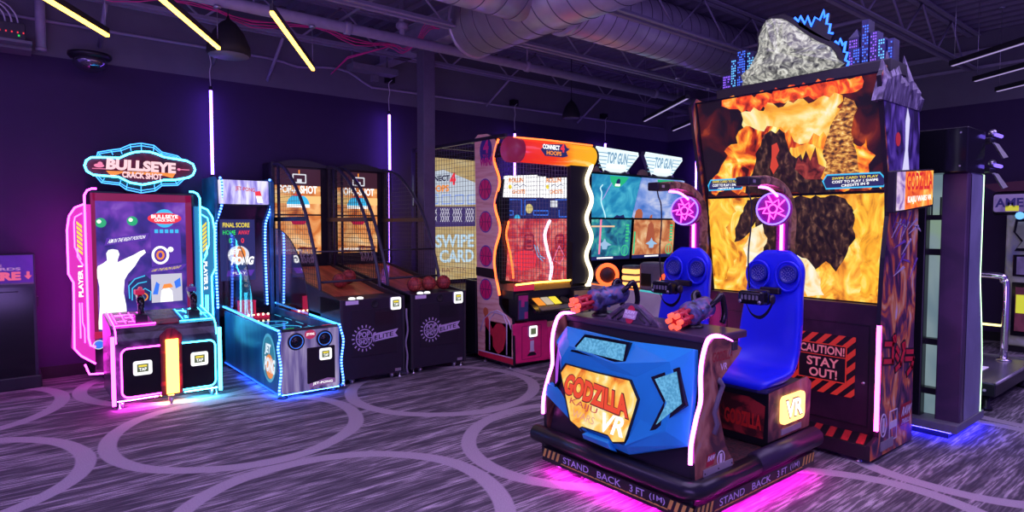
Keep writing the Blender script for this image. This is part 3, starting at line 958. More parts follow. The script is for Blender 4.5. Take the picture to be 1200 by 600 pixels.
def target_console():
    t = thing('target_game_console', 'low two player gun console with pink and cyan neon outlines', 'arcade machine', (1.17, 6.7, 0))
    x0, x1, yf, yb = .73, 1.615, 6.45, 7.05
    side = Fr((0, 0, 0), (0, 1, 0), (0, 0, 1))
    prof = [(yf, .085), (yf, .62), (yf + .02, .68), (yf + .07, .725), (yf + .13, .745), (yb, .81), (yb + .05, .79), (yb + .05, .085)]
    mb = MB()
    vs = [(x, a, b) for x in (x0, x1) for a, b in prof]
    n = len(prof)
    mb.add(vs, [tuple(range(n)), tuple(range(n, 2 * n))] + [(i, (i + 1) % n, n + (i + 1) % n, n + i) for i in range(n)])
    mb.build('console_body', [SN('console_print', [(.4, (.02, .018, .03)), (.6, (.10, .09, .13)), (.75, (.25, .22, .3))], 5, rough=.25)], t, .006)
    # front panel, two halves
    F = FY(yf)
    mb = MB().poly(F, rrect(.80, .115, 1.56, .545, .05), 0, .012)
    mb.build('front_panel', M['black_gloss'], t)
    mb = MB().poly(F, [(1.10, .085), (1.28, .085), (1.28, .64), (1.22, .70), (1.16, .70), (1.10, .64)], 0, .03)
    mb.poly(Fr((1.19, yf + .07, .728), (1, 0, 0), (0, 1, .12)), [(-.09, 0), (.09, 0), (.12, .5), (-.12, .5)], 0, .012)
    mb.build('centre_spine', [SN('spine_print', [(.45, (.10, .004, .015)), (.6, (.35, .012, .04))], 7)], t, .004)
    MB().rect(F, 1.143, .10, 1.245, .60, .03, .05).build('centre_light_bar', M['amberN'], t)
    rr = rrect(.795, .11, 1.57, .55, .055, 5)
    half = lambda f: [p for p in rr if f(p[0])]
    Lp = [(1.11, .55)] + [p for p in rr if p[0] < 1.0 and p[1] > .3] + [p for p in rr if p[0] < 1.0 and p[1] < .3] + [(1.11, .11)]
    Rp = [(1.27, .55)] + list(reversed([p for p in rr if p[0] > 1.3 and p[1] > .3])) + list(reversed([p for p in rr if p[0] > 1.3 and p[1] < .3])) + [(1.27, .11)]
    MB().tube(on(F, Lp, .014), .007, 6).build('panel_neon', M['pinkN'], t)
    MB().tube(on(F, Rp, .014), .007, 6).build('panel_neon', M['cyanN'], t)
    # corner light strips
    MB().box(x0 - .012, x0 + .018, yf - .02, yf + .004, .05, .665).build('corner_light', M['pinkN'], t, .004)
    MB().box(x1 - .018, x1 + .012, yf - .02, yf + .004, .05, .665).build('corner_light', M['cyanN'], t, .004)
    # edge neon over the rounded top
    for xs, m in ((x0 + .03, 'pinkN'), (x1 - .03, 'cyanN')):
        pts = [(xs, yf - .005, .60), (xs, yf + .015, .69), (xs, yf + .07, .735), (xs, yf + .13, .755), (xs, yb, .82)]
        MB().tube(smooth(pts, 2), .006, 6).build('top_edge_neon', M[m], t)
    MB().tube([(x0 + .03, yf + .1, .745), (1.09, yf + .1, .745)], .005, 5).build('front_edge_neon', M['pinkN'], t)
    MB().tube([(1.29, yf + .1, .745), (x1 - .03, yf + .1, .745)], .005, 5).build('front_edge_neon', M['cyanN'], t)
    # lit patterned tops
    T = Fr((0, yf + .14, .748), (1, 0, 0), (0, .43, .06))
    for a, b, m, mm in ((x0 + .04, 1.07, 'pinkN', 'pinkbase'), (1.31, x1 - .04, 'cyanN', 'cyanbase')):
        mb = MB().rect(T, a, .0, b, .42, 0, .004, 0)
        random.seed(int(a * 100))
        for k in range(9):
            u, v = random.uniform(a + .02, b - .1), random.uniform(.03, .36)
            p = [(u, v), (u + random.uniform(.03, .09), v), (u + random.uniform(.05, .1), v + random.uniform(-.05, .05))]
            mb.tube(on(T, p, .006), .0035, 4, mi=1)
        for k in range(4):
            mb.tube(on(T, [(a + .02 + k * .07, .02), (a + .02 + k * .07, .40)], .005), .0022, 4, mi=1)
        mb.build('lit_top_panel', [M[mm], M[m]], t)
    reader(F, .958, .365, t, .15, .13)
    reader(F, 1.428, .385, t, .15, .13)
    # mounted guns
    for gx, m in ((.985, M['e_red2']), (1.43, S('gun_violet', (.18, .10, .35), .3))):
        g = MB().box(gx - .05, gx + .05, 6.60, 6.72, .745, .83).box(gx - .02, gx + .02, 6.64, 6.68, .83, .93).build('gun_mount', M['black'], t, .008)
        mb = MB().tube([(gx, 6.58, .90), (gx + .005, 6.66, .955), (gx + .02, 6.86, .99)], [.022, .035, .03], 10)
        mb.tube([(gx + .02, 6.86, .99), (gx + .03, 7.0, 1.0)], .016, 8)
        mb.build('gun_body', M['black_gloss'], g)
        MB().tube([(gx - .005, 6.60, .93), (gx + .0, 6.57, .84)], [.018, .022], 8).build('gun_grip', M['black'], g)
        MB().box(gx - .03, gx + .045, 6.70, 6.80, 1.0, 1.045).tube([(gx + .01, 6.74, 1.03), (gx + .03, 6.84, 1.05)], .02, 8).build('gun_sight', m, g, .006)
    for a, b, m in ((x0 + .03, 1.08, 'pinkN'), (1.10, 1.28, 'amberN'), (1.30, x1 - .03, 'cyanN')):  # hidden strips added below the body to strengthen the colour pools on the floor
        MB().box(a, b, yf + .002, yf + .02, .079, .084).build('under_light', E('under_' + m, M[m].node_tree.nodes['Principled BSDF'].inputs['Emission Color'].default_value[:3], 150), t)
    for x in (.80, 1.18, 1.55):
        caster(x, 6.53 if x != 1.18 else 6.42, t, .036)
    caster(.80, 6.98, t, .036); caster(1.55, 6.98, t, .036)
    glide(.78, 6.5, t, .08); glide(1.59, 6.5, t, .08)


target_console()


# ---------------------------------------------------------------- ping pong machine
def led_dots(path, mat, name, parent, gap=.034, r=.0125, base=None):
    mb = MB()
    P = [Vector(p) for p in path]
    acc = 0
    for a, b in zip(P[:-1], P[1:]):
        L = (b - a).length
        s = acc
        while s < L:
            c = a.lerp(b, s / L)
            mb.ball(c, r, 6)
            s += gap
        acc = s - L
    if base is not None:
        mb.tube(P, r * .75, 6, mi=1)
    return mb.build(name, [mat] + ([base] if base else []), parent)


def pong():
    t = thing('pong_machine', 'blue ping pong machine outlined with dotted LED strips', 'arcade machine', (2.29, 6.9, 0))
    x0, x1, yf, yb = 1.99, 2.595, 5.87, 7.72
    LEDB = E('led_strip_blue', (.01, .08, 1), 4)
    LEDD = E('led_dot_blue', (.11, .27, 1), 6)
    # table trough
    mb = MB()
    mb.box(x0, x0 + .03, yf + .03, yb, .05, .655).box(x1 - .03, x1, yf + .03, yb, .05, .655)
    mb.box(x0 + .03, x1 - .03, yf + .05, yb, .05, .56)
    mb.build('table_body', [SN('pong_side_print', [(.3, (.01, .05, .12)), (.5, (.02, .16, .32)), (.7, (.05, .38, .55))], 1.6, rough=.25, stretch=(1, 1, .3))], t, .004)
    MB().box(x0 + .03, x1 - .03, yf + .10, yb, .56, .575).build('playfield', M['black_gloss'], t)
    mb = MB()
    for y in (6.35, 6.7, 7.05, 7.4):
        mb.box(x0 + .06, x0 + .066, y, y + .22, .575, .578).box(x1 - .066, x1 - .06, y, y + .22, .575, .578)
    for y in (6.55, 6.95):
        for r in (.16,):
            MB().ring2(FZ(.575), ell(2.29, y, r, r), ell(2.29, y, r - .012, r - .012), 0, .003).build('playfield_circle', M['e_cyan'], t)
    mb.build('playfield_lines', M['e_cyan'], t)
    F = FY(yf)
    fp = MB().poly(F, rrect(x0 + .02, .05, x1 - .02, .655, .03), -.03, 0).build('front_panel', [EN('light_ray_print', [(.35, (.05, .035, .16)), (.52, (.20, .15, .42)), (.72, (.55, .46, .75))], 6, .75, .3, 3, (2.4, 1, .25))], t)
    MB().poly(Fr((0, yf, .655), (1, 0, 0), (0, .14, -.05)), rrect(x0 + .02, 0, x1 - .02, .15, .02), -.01, .02).build('button_shelf', M['black_gloss'], t)
    T = Fr((0, yf, .675), (1, 0, 0), (0, .14, -.05))
    for k, (u, m) in enumerate(((2.10, 'e_green'), (2.30, 'e_cyan'), (2.48, 'e_red'))):
        MB().poly(T, rrect(u - .055, .05, u + .055, .09, .018), 0, .012).build('push_button', M[m], t)
    for u in (2.145, 2.425):
        s = MB().lathe(F.P(u, .545), F.n, [(.082, 0), (.082, .012), (.070, .016), (.060, .006), (.03, .002), (.028, .012), (.005, .016)], 24).build('speaker', M['black_gloss'], fp)
        MB().ring2(F, ell(u, .545, .066), ell(u, .545, .060), .012, .018).build('speaker_ring', M['e_blue'], fp)
    MB().poly(F, ell(2.285, .60, .055, .045, 20), 0, .004).text(F, 'JET PONG', 2.245, .585, 2.325, .615, .006, 1, .03).build('round_logo', [E('logo_red', (.55, .03, .12), .8), M['e_white']], fp)
    MB().poly(F, rrect(2.25, .12, 2.53, .47, .01), 0, .006).build('coin_door', M['black'], fp)
    reader(F, 2.43, .395, t, .125, .115, .02)
    mb = MB().poly(F, [(2.27, .08), (2.53, .10), (2.53, .14), (2.45, .155), (2.27, .12)], .006, .012)
    mb.text(F, 'JET-PONG', 2.30, .10, 2.50, .13, .014, 1, .02)
    mb.build('front_badge', [E('badge_violet', (.25, .10, .35), .8), M['e_white']], fp)
    # side logo on the left flank
    G = FX(x0)
    u = lambda y: -y
    mb = MB().flat(G, ell(-6.17, .36, .20, .24, 26), .003, 0).flat(G, ell(-6.17, .36, .17, .21, 26), .005, 1)
    mb.flat(G, ell(-6.14, .28, .12, .12, 20), .006, 2)
    mb.text(G, 'JET', -6.28, .38, -6.12, .50, .008, 3, .05, .03)
    mb.text(G, 'PONG', -6.30, .22, -6.0, .37, .008, 3, .05, .03)
    mb.build('side_logo', [E('logo_rim', (.10, .5, .75), .7), E('logo_teal', (.03, .25, .40), .7), E('logo_orange', (.9, .28, .04), .9), E('logo_white', (.8, .9, 1), 1)], t)
    # LED outlines
    for xs in (x0, x1):
        s = -1 if xs == x0 else 1
        p = [(xs + .0 * s, yb + .04, .70), (xs, yf + .02, .66), (xs, yf - .015, .60), (xs + .02 * s, yf - .02, .5), (xs - .005 * s, yf - .02, .3), (xs + .015 * s, yf - .02, .10), (xs, yf + .0, .055)]
        led_dots(smooth(p[1:], 3), LEDD, 'front_led_strip', t, .030, .0135, LEDB)
        MB().tube(p[:2], .012, 6).build('rail_led', E('led_rail_cyan', (.05, .33, 1), 4), t)
        p = [(-.06, .70), (-.075, 1.25), (-.07, 1.62), (-.05, 1.72), (0, 1.86), (.01, 2.0), (.01, 2.15), (-.01, 2.2)]
        q = [((1.985 if s < 0 else 2.545) + a, 7.73, z) for a, z in p]
        led_dots(smooth(q, 1), LEDD, 'tower_led_strip', t, .036, .0155, LEDB)
    MB().tube([(x0 - .004, yf + .05, .05), (x0 - .004, yb, .05)], .006, 5).build('skirt_led', LEDB, t)
    UB = E('pong_under_blue', (.02, .10, 1), 60)  # hidden blue strips added to spread the LED spill over the carpet
    MB().box(x0 + .02, x1 - .02, yf + .002, yf + .016, .044, .049).box(x0 + .001, x0 + .014, yf + .05, 7.2, .044, .049).build('under_light', UB, t)
    # back tower
    pr = [(7.74, .05), (7.74, 1.62), (7.70, 1.78), (7.70, 2.17), (7.76, 2.21), (8.26, 2.21), (8.26, .05)]
    for xa, xb in ((1.905, 1.94), (2.535, 2.575)):
        mb = MB()
        n = len(pr)
        mb.add([(x, a, b) for x in (xa, xb) for a, b in pr], [tuple(range(n)), tuple(range(n, 2 * n))] + [(i, (i + 1) % n, n + (i + 1) % n, n + i) for i in range(n)])
        mb.build('tower_side', [SN('tower_print', [(.35, (.02, .10, .2)), (.6, (.04, .3, .5)), (.75, (.3, .6, .75))], 2.2, rough=.3)], t, .004)
    MB().box(1.94, 2.535, 7.80, 8.2, .58, 2.18).build('tower_back', M['black'], t)
    G = FY(7.74)
    mq = MB().poly(Fr((0, 7.715, 1.90), (1, 0, 0), (0, .02, .28)), rrect(1.96, 0, 2.52, .28, .01), -.03, 0).build('tower_marquee', [EN('marquee_light_rays', [(.3, (.12, .10, .45)), (.46, (.36, .30, .85)), (.62, (.85, .82, 1))], 5, 1.05, .3, 3, (3, 1, .5))], t)
    Fm = Fr((0, 7.715, 1.90), (1, 0, 0), (0, .02, .28))
    MB().textq(Fm, 'JET-PONG', [(2.14, .15), (2.36, .13), (2.36, .19), (2.14, .21)], .004, 0, .03).build('marquee_lettering', E('lettering_red', (.75, .12, .15), .9), mq)
    mb = MB().poly(Fm, [(2.385, .02), (2.45, .02), (2.43, .10), (2.37, .10)], 0, .004, 1).poly(Fm, [(2.365, .10), (2.435, .10), (2.42, .16), (2.36, .15)], 0, .004, 0)
    mb.build('marquee_cup', [M['e_red'], M['e_white']], mq)
    MB().rect(FY(7.80), 1.945, .66, 2.53, 1.88, 0, .03).build('backboard', M['black_gloss'], t)
    sc = MB().rect(FY(7.77), 1.97, 1.0, 2.36, 1.72, 0, .012).build('score_screen', M['e_navy'], t)
    H = FY(7.755)
    for txt, q, m in (('FINAL SCORE', (2.0, 1.625, 2.30, 1.68), 'e_yellow'), ('HOME', (2.0, 1.54, 2.14, 1.59), 'e_green'), ('AWAY', (2.17, 1.54, 2.30, 1.59), 'e_red'), ('0', (2.065, 1.44, 2.10, 1.50), 'e_green'), ('0', (2.20, 1.44, 2.235, 1.50), 'e_red')):
        MB().text(H, txt, *q, .002, 0, .02).build('score_lettering', M[m], sc)
    mb = MB().flat(H, ell(2.17, 1.30, .12, .11, 24), .001, 0).flat(H, ell(2.18, 1.31, .07, .09, 20), .002, 1)
    mb.text(H, 'JET', 2.05, 1.29, 2.18, 1.37, .004, 2, .05, .02).text(H, 'PONG', 2.08, 1.18, 2.33, 1.28, .004, 2, .05, .02)
    mb.build('score_logo', [M['e_white_soft'], M['e_orange'], M['e_white']], sc)
    MB().poly(H, [(2.03, 1.05), (2.31, 1.05), (2.35, 1.12), (2.05, 1.12)], 0, .002).text(H, 'PLAY', 2.10, 1.07, 2.25, 1.10, .004, 1).build('score_banner', [M['e_purple'], M['e_white']], sc)
    # cup bay
    c = MB().box(2.05, 2.42, 7.45, 7.70, .575, .60).lathe((2.20, 7.58, .60), (0, 0, 1), [(.10, 0), (.10, .16), (.105, .17)], 20).build('cup_bay', M['e_red2'], t)
    wb = E('warm_bulbs', (1, .75, .45), 5)
    for k in range(7):
        MB().ball((2.07 + k * .055, 7.45, .615), .014, 6).build('cup_lamp', wb, c)
    # clear curved side guard
    mb = MB()
    prof = [(7.72, .66)] + [(7.72 - 1.05 * math.sin(a) * 1.0, .66 + .95 * math.cos(a)) for a in [i * PI / 2 / 14 for i in range(15)]]
    Gs = Fr((x1 - .012, 0, 0), (0, 1, 0), (0, 0, 1))
    g = MB().flat(Gs, prof, 0).build('side_guard', glassy('clear_guard', (.9, .95, 1)), t)
    MB().tube(on(Gs, prof[1:]), .006, 5).build('guard_edge', M['dark_grey'], g)
    mb = MB().rect(Gs, 6.85, .70, 7.35, .95, .001, .003)
    Gs2 = Fr((x0 + .012, 0, 0), (0, 1, 0), (0, 0, 1))
    g = MB().flat(Gs2, prof, 0).build('side_guard', M['clear'], t)
    MB().tube(on(Gs2, prof[1:]), .005, 5).build('guard_edge', M['dark_grey'], g)
    for x, y in ((x0 + .05, yf + .08), (x1 - .06, yf + .08), (x0 + .05, yb - .1), (x1 - .06, yb - .1)):
        MB().lathe((x, y, 0), (0, 0, 1), [(.05, 0), (.045, .012), (.022, .03), (.02, .06)], 12).build('foot', M['black'], t)


M['clear'] = glassy('clear_plastic', (.95, .97, 1))
pong()


# ---------------------------------------------------------------- basketball machines
def basketball_machine():
    x0, x1, yf = 2.645, 3.385, 5.99
    t = thing('basketball_machine', 'black hoop shooting machine next to the blue ping pong machine', 'arcade machine', (3.015, 7.0, 0), 'black hoop shooting machines')
    F = FY(yf)
    body = MB().box(x0 + .03, x1 - .03, yf, 6.42, .06, .885).build('front_cabinet', S('black_violet_panel', (.020, .016, .030), .4), t, .006)
    for xa in (x0, x1 - .03):
        MB().box(xa, xa + .03, yf - .008, 6.5, .05, .89).build('corner_post', M['dark_grey'], t, .004)
    mb = MB().rect(F, x0 + .12, .285, x1 - .10, .775, 0, .006)
    mb.build('service_door', S('door_black', (.015, .012, .022), .45), body, .002)
    MB().rect(F, x1 - .36, .60, x1 - .14, .74, .006, .010).build('door_plate', M['black'], body)
    MB().lathe(F.P(3.03, .825), F.n, [(.045, 0), (.045, .006), (.036, .007), (.03, .002)], 20).build('speaker', M['black_matt'], body)
    MB().rect(F, x0 + .06, .835, x0 + .20, .875, 0, .004).build('sticker', M['e_white_soft'] if False else S('sticker_white', (.8, .72, .85), .5), body)
    for u in (2.79, 2.88):
        MB().lathe((u, yf + .035, .885), (0, 0, 1), [(.036, 0), (.034, .016), (.02, .022)], 14).build('push_button', M['e_white'], t)
    reader(F, x1 - .115, .815, t, .125, .135, .02)
    # printed logo and banner
    c = (2.905, .475)
    mb = MB()
    mb.ring2(F, ell(*c, .095, .098, 28), ell(*c, .085, .088, 28), .006, .008)
    for k in range(18):
        a = k * PI / 9
        p = [(c[0] + r * math.cos(a), c[1] + r * math.sin(a)) for r in (.112, .14)]
        w = .006
        n = (-math.sin(a) * w, math.cos(a) * w)
        mb.poly(F, [(p[0][0] - n[0], p[0][1] - n[1]), (p[1][0] - n[0], p[1][1] - n[1]), (p[1][0] + n[0], p[1][1] + n[1]), (p[0][0] + n[0], p[0][1] + n[1])], .006, .008)
    mb.text(F, 'POP', c[0] - .062, c[1] + .008, c[0] + .062, c[1] + .068, .009, 0, .03)
    mb.text(F, 'SHOT', c[0] - .066, c[1] - .065, c[0] + .066, c[1] - .008, .009, 0, .03)
    mb.rect(F, c[0] - .088, c[1] - .004, c[0] + .088, c[1] + .003, .006, .008)
    mb.poly(F, [(3.005, .425), (3.30, .455), (3.265, .495), (3.30, .54), (3.005, .51)], .006, .008)
    mb.build('printed_logo', S('print_lilac', (.62, .52, .72), .5), body)
    MB().textq(F, 'ELITE', [(3.02, .445), (3.24, .468), (3.24, .515), (3.02, .49)], .010, 0, .01).build('banner_lettering', M['black'], body)
    MB().rect(F, x1 - .12, .075, x1 - .05, .105, 0, .003).build('serial_plate', M['alu'], body)
    # sloping ball ramp
    S1 = Fr((0, 0, 0), (0, 1, 0), (0, 0, 1))
    mb = MB()
    pr = [(6.05, .80), (6.10, .86), (6.55, .90), (7.9, 1.12), (7.9, 1.08), (6.5, .82)]
    n = len(pr)
    mb.add([(x, a, b) for x in (x0 + .03, x1 - .03) for a, b in pr], [tuple(range(n)), tuple(range(n, 2 * n))] + [(i, (i + 1) % n, n + (i + 1) % n, n + i) for i in range(n)])
    mb.build('ball_ramp', SN('ramp_orange', [(.4, (.42, .09, .04)), (.6, (.70, .18, .07))], 4, rough=.35, stretch=(4, .5, 1)), t)
    for xa in (x0, x1 - .03):
        MB().poly(Fr((xa, 0, 0), (0, 1, 0), (0, 0, 1)), [(6.0, .80), (6.0, .885), (6.52, .95), (8.0, 1.16), (8.0, .90), (7.4, .72), (6.5, .70)], 0, .03).build('ramp_side', M['dark_grey'], t)
    # back tower
    MB().box(x0 - .02, x1 + .02, 8.0, 8.27, .02, 2.44).build('back_tower', M['black'], t, .008)
    mb = MB().box(x0 - .02, x0 + .02, 7.93, 8.0, .9, 2.44).box(x1 - .02, x1 + .02, 7.93, 8.0, .9, 2.44)
    mb.build('tower_frame', M['dark_grey'], t, .004)
    B = FY(8.0)
    sc = MB().rect(B, x0 + .03, 1.28, x1 - .11, 2.375, 0, .012, 0).build('screen', [EN('warm_court_picture', [(.28, (.30, .05, .015)), (.45, (.75, .22, .05)), (.62, (1, .52, .20)), (.78, (1, .85, .6))], 4, 1.0, 1.0, 4)], t)
    G = FY(7.985)
    MB().rect(G, x0 + .03, 2.16, x1 - .11, 2.375, 0, .002).build('screen_header', E('screen_brown', (.045, .012, .022), 1), sc)
    MB().rect(G, x0 + .03, 1.93, x1 - .11, 2.03, 0, .002).build('screen_band', E('screen_gold', (1, .62, .22), 1), sc)
    MB().rect(G, x0 + .03, 1.775, x1 - .11, 1.795, .001, .003).build('screen_divider', M['black'], sc)
    mb = MB().text(G, 'POP-A-SHOT', x0 + .09, 2.06, x1 - .16, 2.16, .004, 0, .03)
    mb.build('screen_lettering', M['e_white'], sc)
    mb = MB().ring2(G, rrect(x0 + .26, 2.19, x0 + .44, 2.31, .01), rrect(x0 + .275, 2.205, x0 + .425, 2.295, .005), .002, .004).rect(G, x0 + .32, 2.2, x0 + .38, 2.245, .002, .004).rect(G, x0 + .34, 2.31, x0 + .355, 2.36, .002, .004, 1)
    mb.build('screen_backboard_icon', [M['e_white_soft'], M['e_orange']], sc)
    cb = (x0 + .33, 1.90)
    mb = MB().flat(G, ell(cb[0], cb[1], .15, .15, 24, 0, 180), .004, 0).flat(G, [(cb[0] - .15, cb[1] - .02), (cb[0] + .15, cb[1] - .02), (cb[0] + .15, cb[1] + .02), (cb[0] - .15, cb[1] + .02)], .005, 1)
    mb.flat(G, [(cb[0] - .07, cb[1] + .13)] + ell(cb[0], cb[1], .15, .15, 10, 60, 120) , .006, 2)
    mb.poly(G, [(cb[0] - .13, 1.76), (cb[0] + .14, 1.76), (cb[0] + .08, 1.66), (cb[0] - .07, 1.66)], .002, .005, 3)
    mb.build('screen_ball_icon', [M['e_cyan'], M['e_white'], M['e_red'], M['e_red2']], sc)
    mb = MB().text(G, 'CHAMPIONSHIP', x0 + .06, 1.315, x0 + .36, 1.345, .004, 0, .02)
    mb.build('screen_caption', M['e_white'], sc)
    # real hoop in front of the screen
    h = MB().tube([(3.01 + .115 * math.cos(a), 7.78 + .115 * math.sin(a), 1.36) for a in [i * PI / 10 for i in range(20)]], .009, 6, True).box(2.985, 3.035, 7.895, 7.99, 1.345, 1.375).build('hoop_rim', S('rim_red', (.6, .04, .03), .35), t)
    mb = MB()
    for k in range(12):
        a = k * PI / 6
        b = (k + .5) * PI / 6
        for s in (-1, 1):
            mb.tube([(3.01 + .112 * math.cos(a), 7.78 + .112 * math.sin(a), 1.355), (3.01 + .085 * math.cos(a + s * .26), 7.78 + .085 * math.sin(a + s * .26), 1.26), (3.01 + .07 * math.cos(a), 7.78 + .07 * math.sin(a), 1.17)], .003, 4)
    mb.build('hoop_net', M['white'], h)
    # arched side frames with wire mesh
    arch = smooth([(8.02, 2.41), (7.75, 2.395), (7.5, 2.30), (7.2, 2.09), (6.92, 1.79), (6.69, 1.38), (6.57, 1.10), (6.53, .93)], 3)

    def top_at(y):
        for (a, b), (c, d) in zip([tuple(p) for p in arch[:-1]], [tuple(p) for p in arch[1:]]):
            if c <= y <= a:
                return b + (d - b) * (a - y) / max(a - c, 1e-6)
        return arch[-1][1]

    def left_at(z):
        for (a, b), (c, d) in zip([tuple(p) for p in arch[:-1]], [tuple(p) for p in arch[1:]]):
            if d <= z <= b:
                return a + (c - a) * (b - z) / max(b - d, 1e-6)
        return arch[0][0]
    for xa in (x0 + .015, x1 - .015):
        fr = MB().tube([(xa, p[0], p[1]) for p in arch], .02, 8)
        fr.tube([(xa, 7.78, 1.1), (xa, 7.78, 2.39)], .018, 6)
        f = fr.build('arched_frame', S('frame_paint', (.05, .05, .075), .4), t)
        MB().box(xa - .015, xa + .015, left_at(1.72), 8.0, 1.70, 1.75).build('mid_rail', M['dark_grey'], f)
        mb = MB()
        y = 7.95
        while y > 6.58:
            z1 = top_at(y)
            z0 = .95 + (y - 6.5) * .14
            mb.box(xa - .0018, xa + .0018, y - .0018, y + .0018, z0, z1)
            y -= .055
        z = 1.0
        while z < 2.38:
            ya, yb = left_at(z), min(7.99, 6.5 + (z - .95) / .14 if z < 1.16 else 7.99)
            if yb > ya:
                mb.box(xa - .0018, xa + .0018, ya, yb, z - .0018, z + .0018)
            z += .055
        mb.build('side_mesh', M['dark_grey'], f)
    MB().tube([(x0 + .015, 6.56, 1.03), (x1 - .015, 6.56, 1.03)], .014, 6).build('front_rail', M['dark_grey'], t)
    MB().tube([(x0 + .015, 6.66, 1.36), (x1 - .015, 6.66, 1.36)], .010, 6).build('front_rail', M['dark_grey'], t)
    MB().poly(FY(8.0), [(x0, 2.40)] + [(x0 + (x1 - x0) * k / 12, 2.42 + .07 * math.sin(PI * k / 12)) for k in range(13)] + [(x1, 2.40)], -.02, .03).build('top_arch', M['dark_grey'], t)
    for x in (x0 + .14, x1 - .14):
        caster(x, yf + .05, t, .03)
    for x in (x0 + .05, x1 - .05):
        glide(x, yf + .03, t, .06)
    glide(x0 + .14, 8.1, t, .02); glide(x1 - .14, 8.1, t, .02)
    return t


bb = basketball_machine()
copy_tree(bb, None, (.832, .03, 0), 'black hoop shooting machine beside the wooden sided hoop game', 'black hoop shooting machines')


mb = MB().tube(smooth([(3.43, 6.03, .74), (3.425, 6.02, .66), (3.44, 6.02, .5), (3.42, 6.03, .36), (3.44, 6.03, .22), (3.43, 6.03, .08), (3.45, 6.05, .012), (3.44, 6.2, .012)], 3), .012, 6)
tag(mb.build('power_cord', S('cord_grey', (.35, .33, .42), .5)), 'grey power cord hanging in the gap between the two hoop shooting machines', 'cord')


def ball_mat():
    m = SN('basketball_red', [(.45, (.30, .035, .03)), (.6, (.48, .07, .05))], 40, 0, 2, rough=.55, bump=.2)
    return m


BALLM = ball_mat()
BALLS = [((2.98, 6.74, 1.022), 'red basketball in the hoop machine beside the ping pong machine, close behind lit buttons'),
         ((3.16, 6.90, 1.048), 'red basketball in the hoop machine beside the ping pong machine, higher up the ramp'),
         ((3.66, 6.25, .975), 'red basketball of three in a row, the one farthest from the wooden sided hoop game'),
         ((3.86, 6.26, .975), 'red basketball between two others behind the second hoop machine front'),
         ((4.07, 6.27, .975), 'red basketball of three in a row, the one nearest the wooden sided hoop game')]
b0 = None
for p, l in BALLS:
    if b0 is None:
        b0 = thing('basketball', l, 'basketball', p, 'red basketballs in the hoop machines')
        MB().ball(p, .085, 24).build('ball_skin', BALLM, b0)
        mb = MB()
        P0 = Vector(p)
        for k, (e, w) in enumerate(((Vector((1, 0, 0)), Vector((0, 0, 1))), (Vector((0, 1, 0)), Vector((0, 0, 1))), (Vector((1, 0, 0)), Vector((0, 1, 0))))):
            mb.tube([P0 + (e * math.cos(a) + w * math.sin(a)) * .085 for a in [i * PI / 14 for i in range(28)]], .0022, 4, True)
        mb.build('seams', M['black_matt'], b0)
    else:
        copy_tree(b0, None, Vector(p) - b0.location, l)
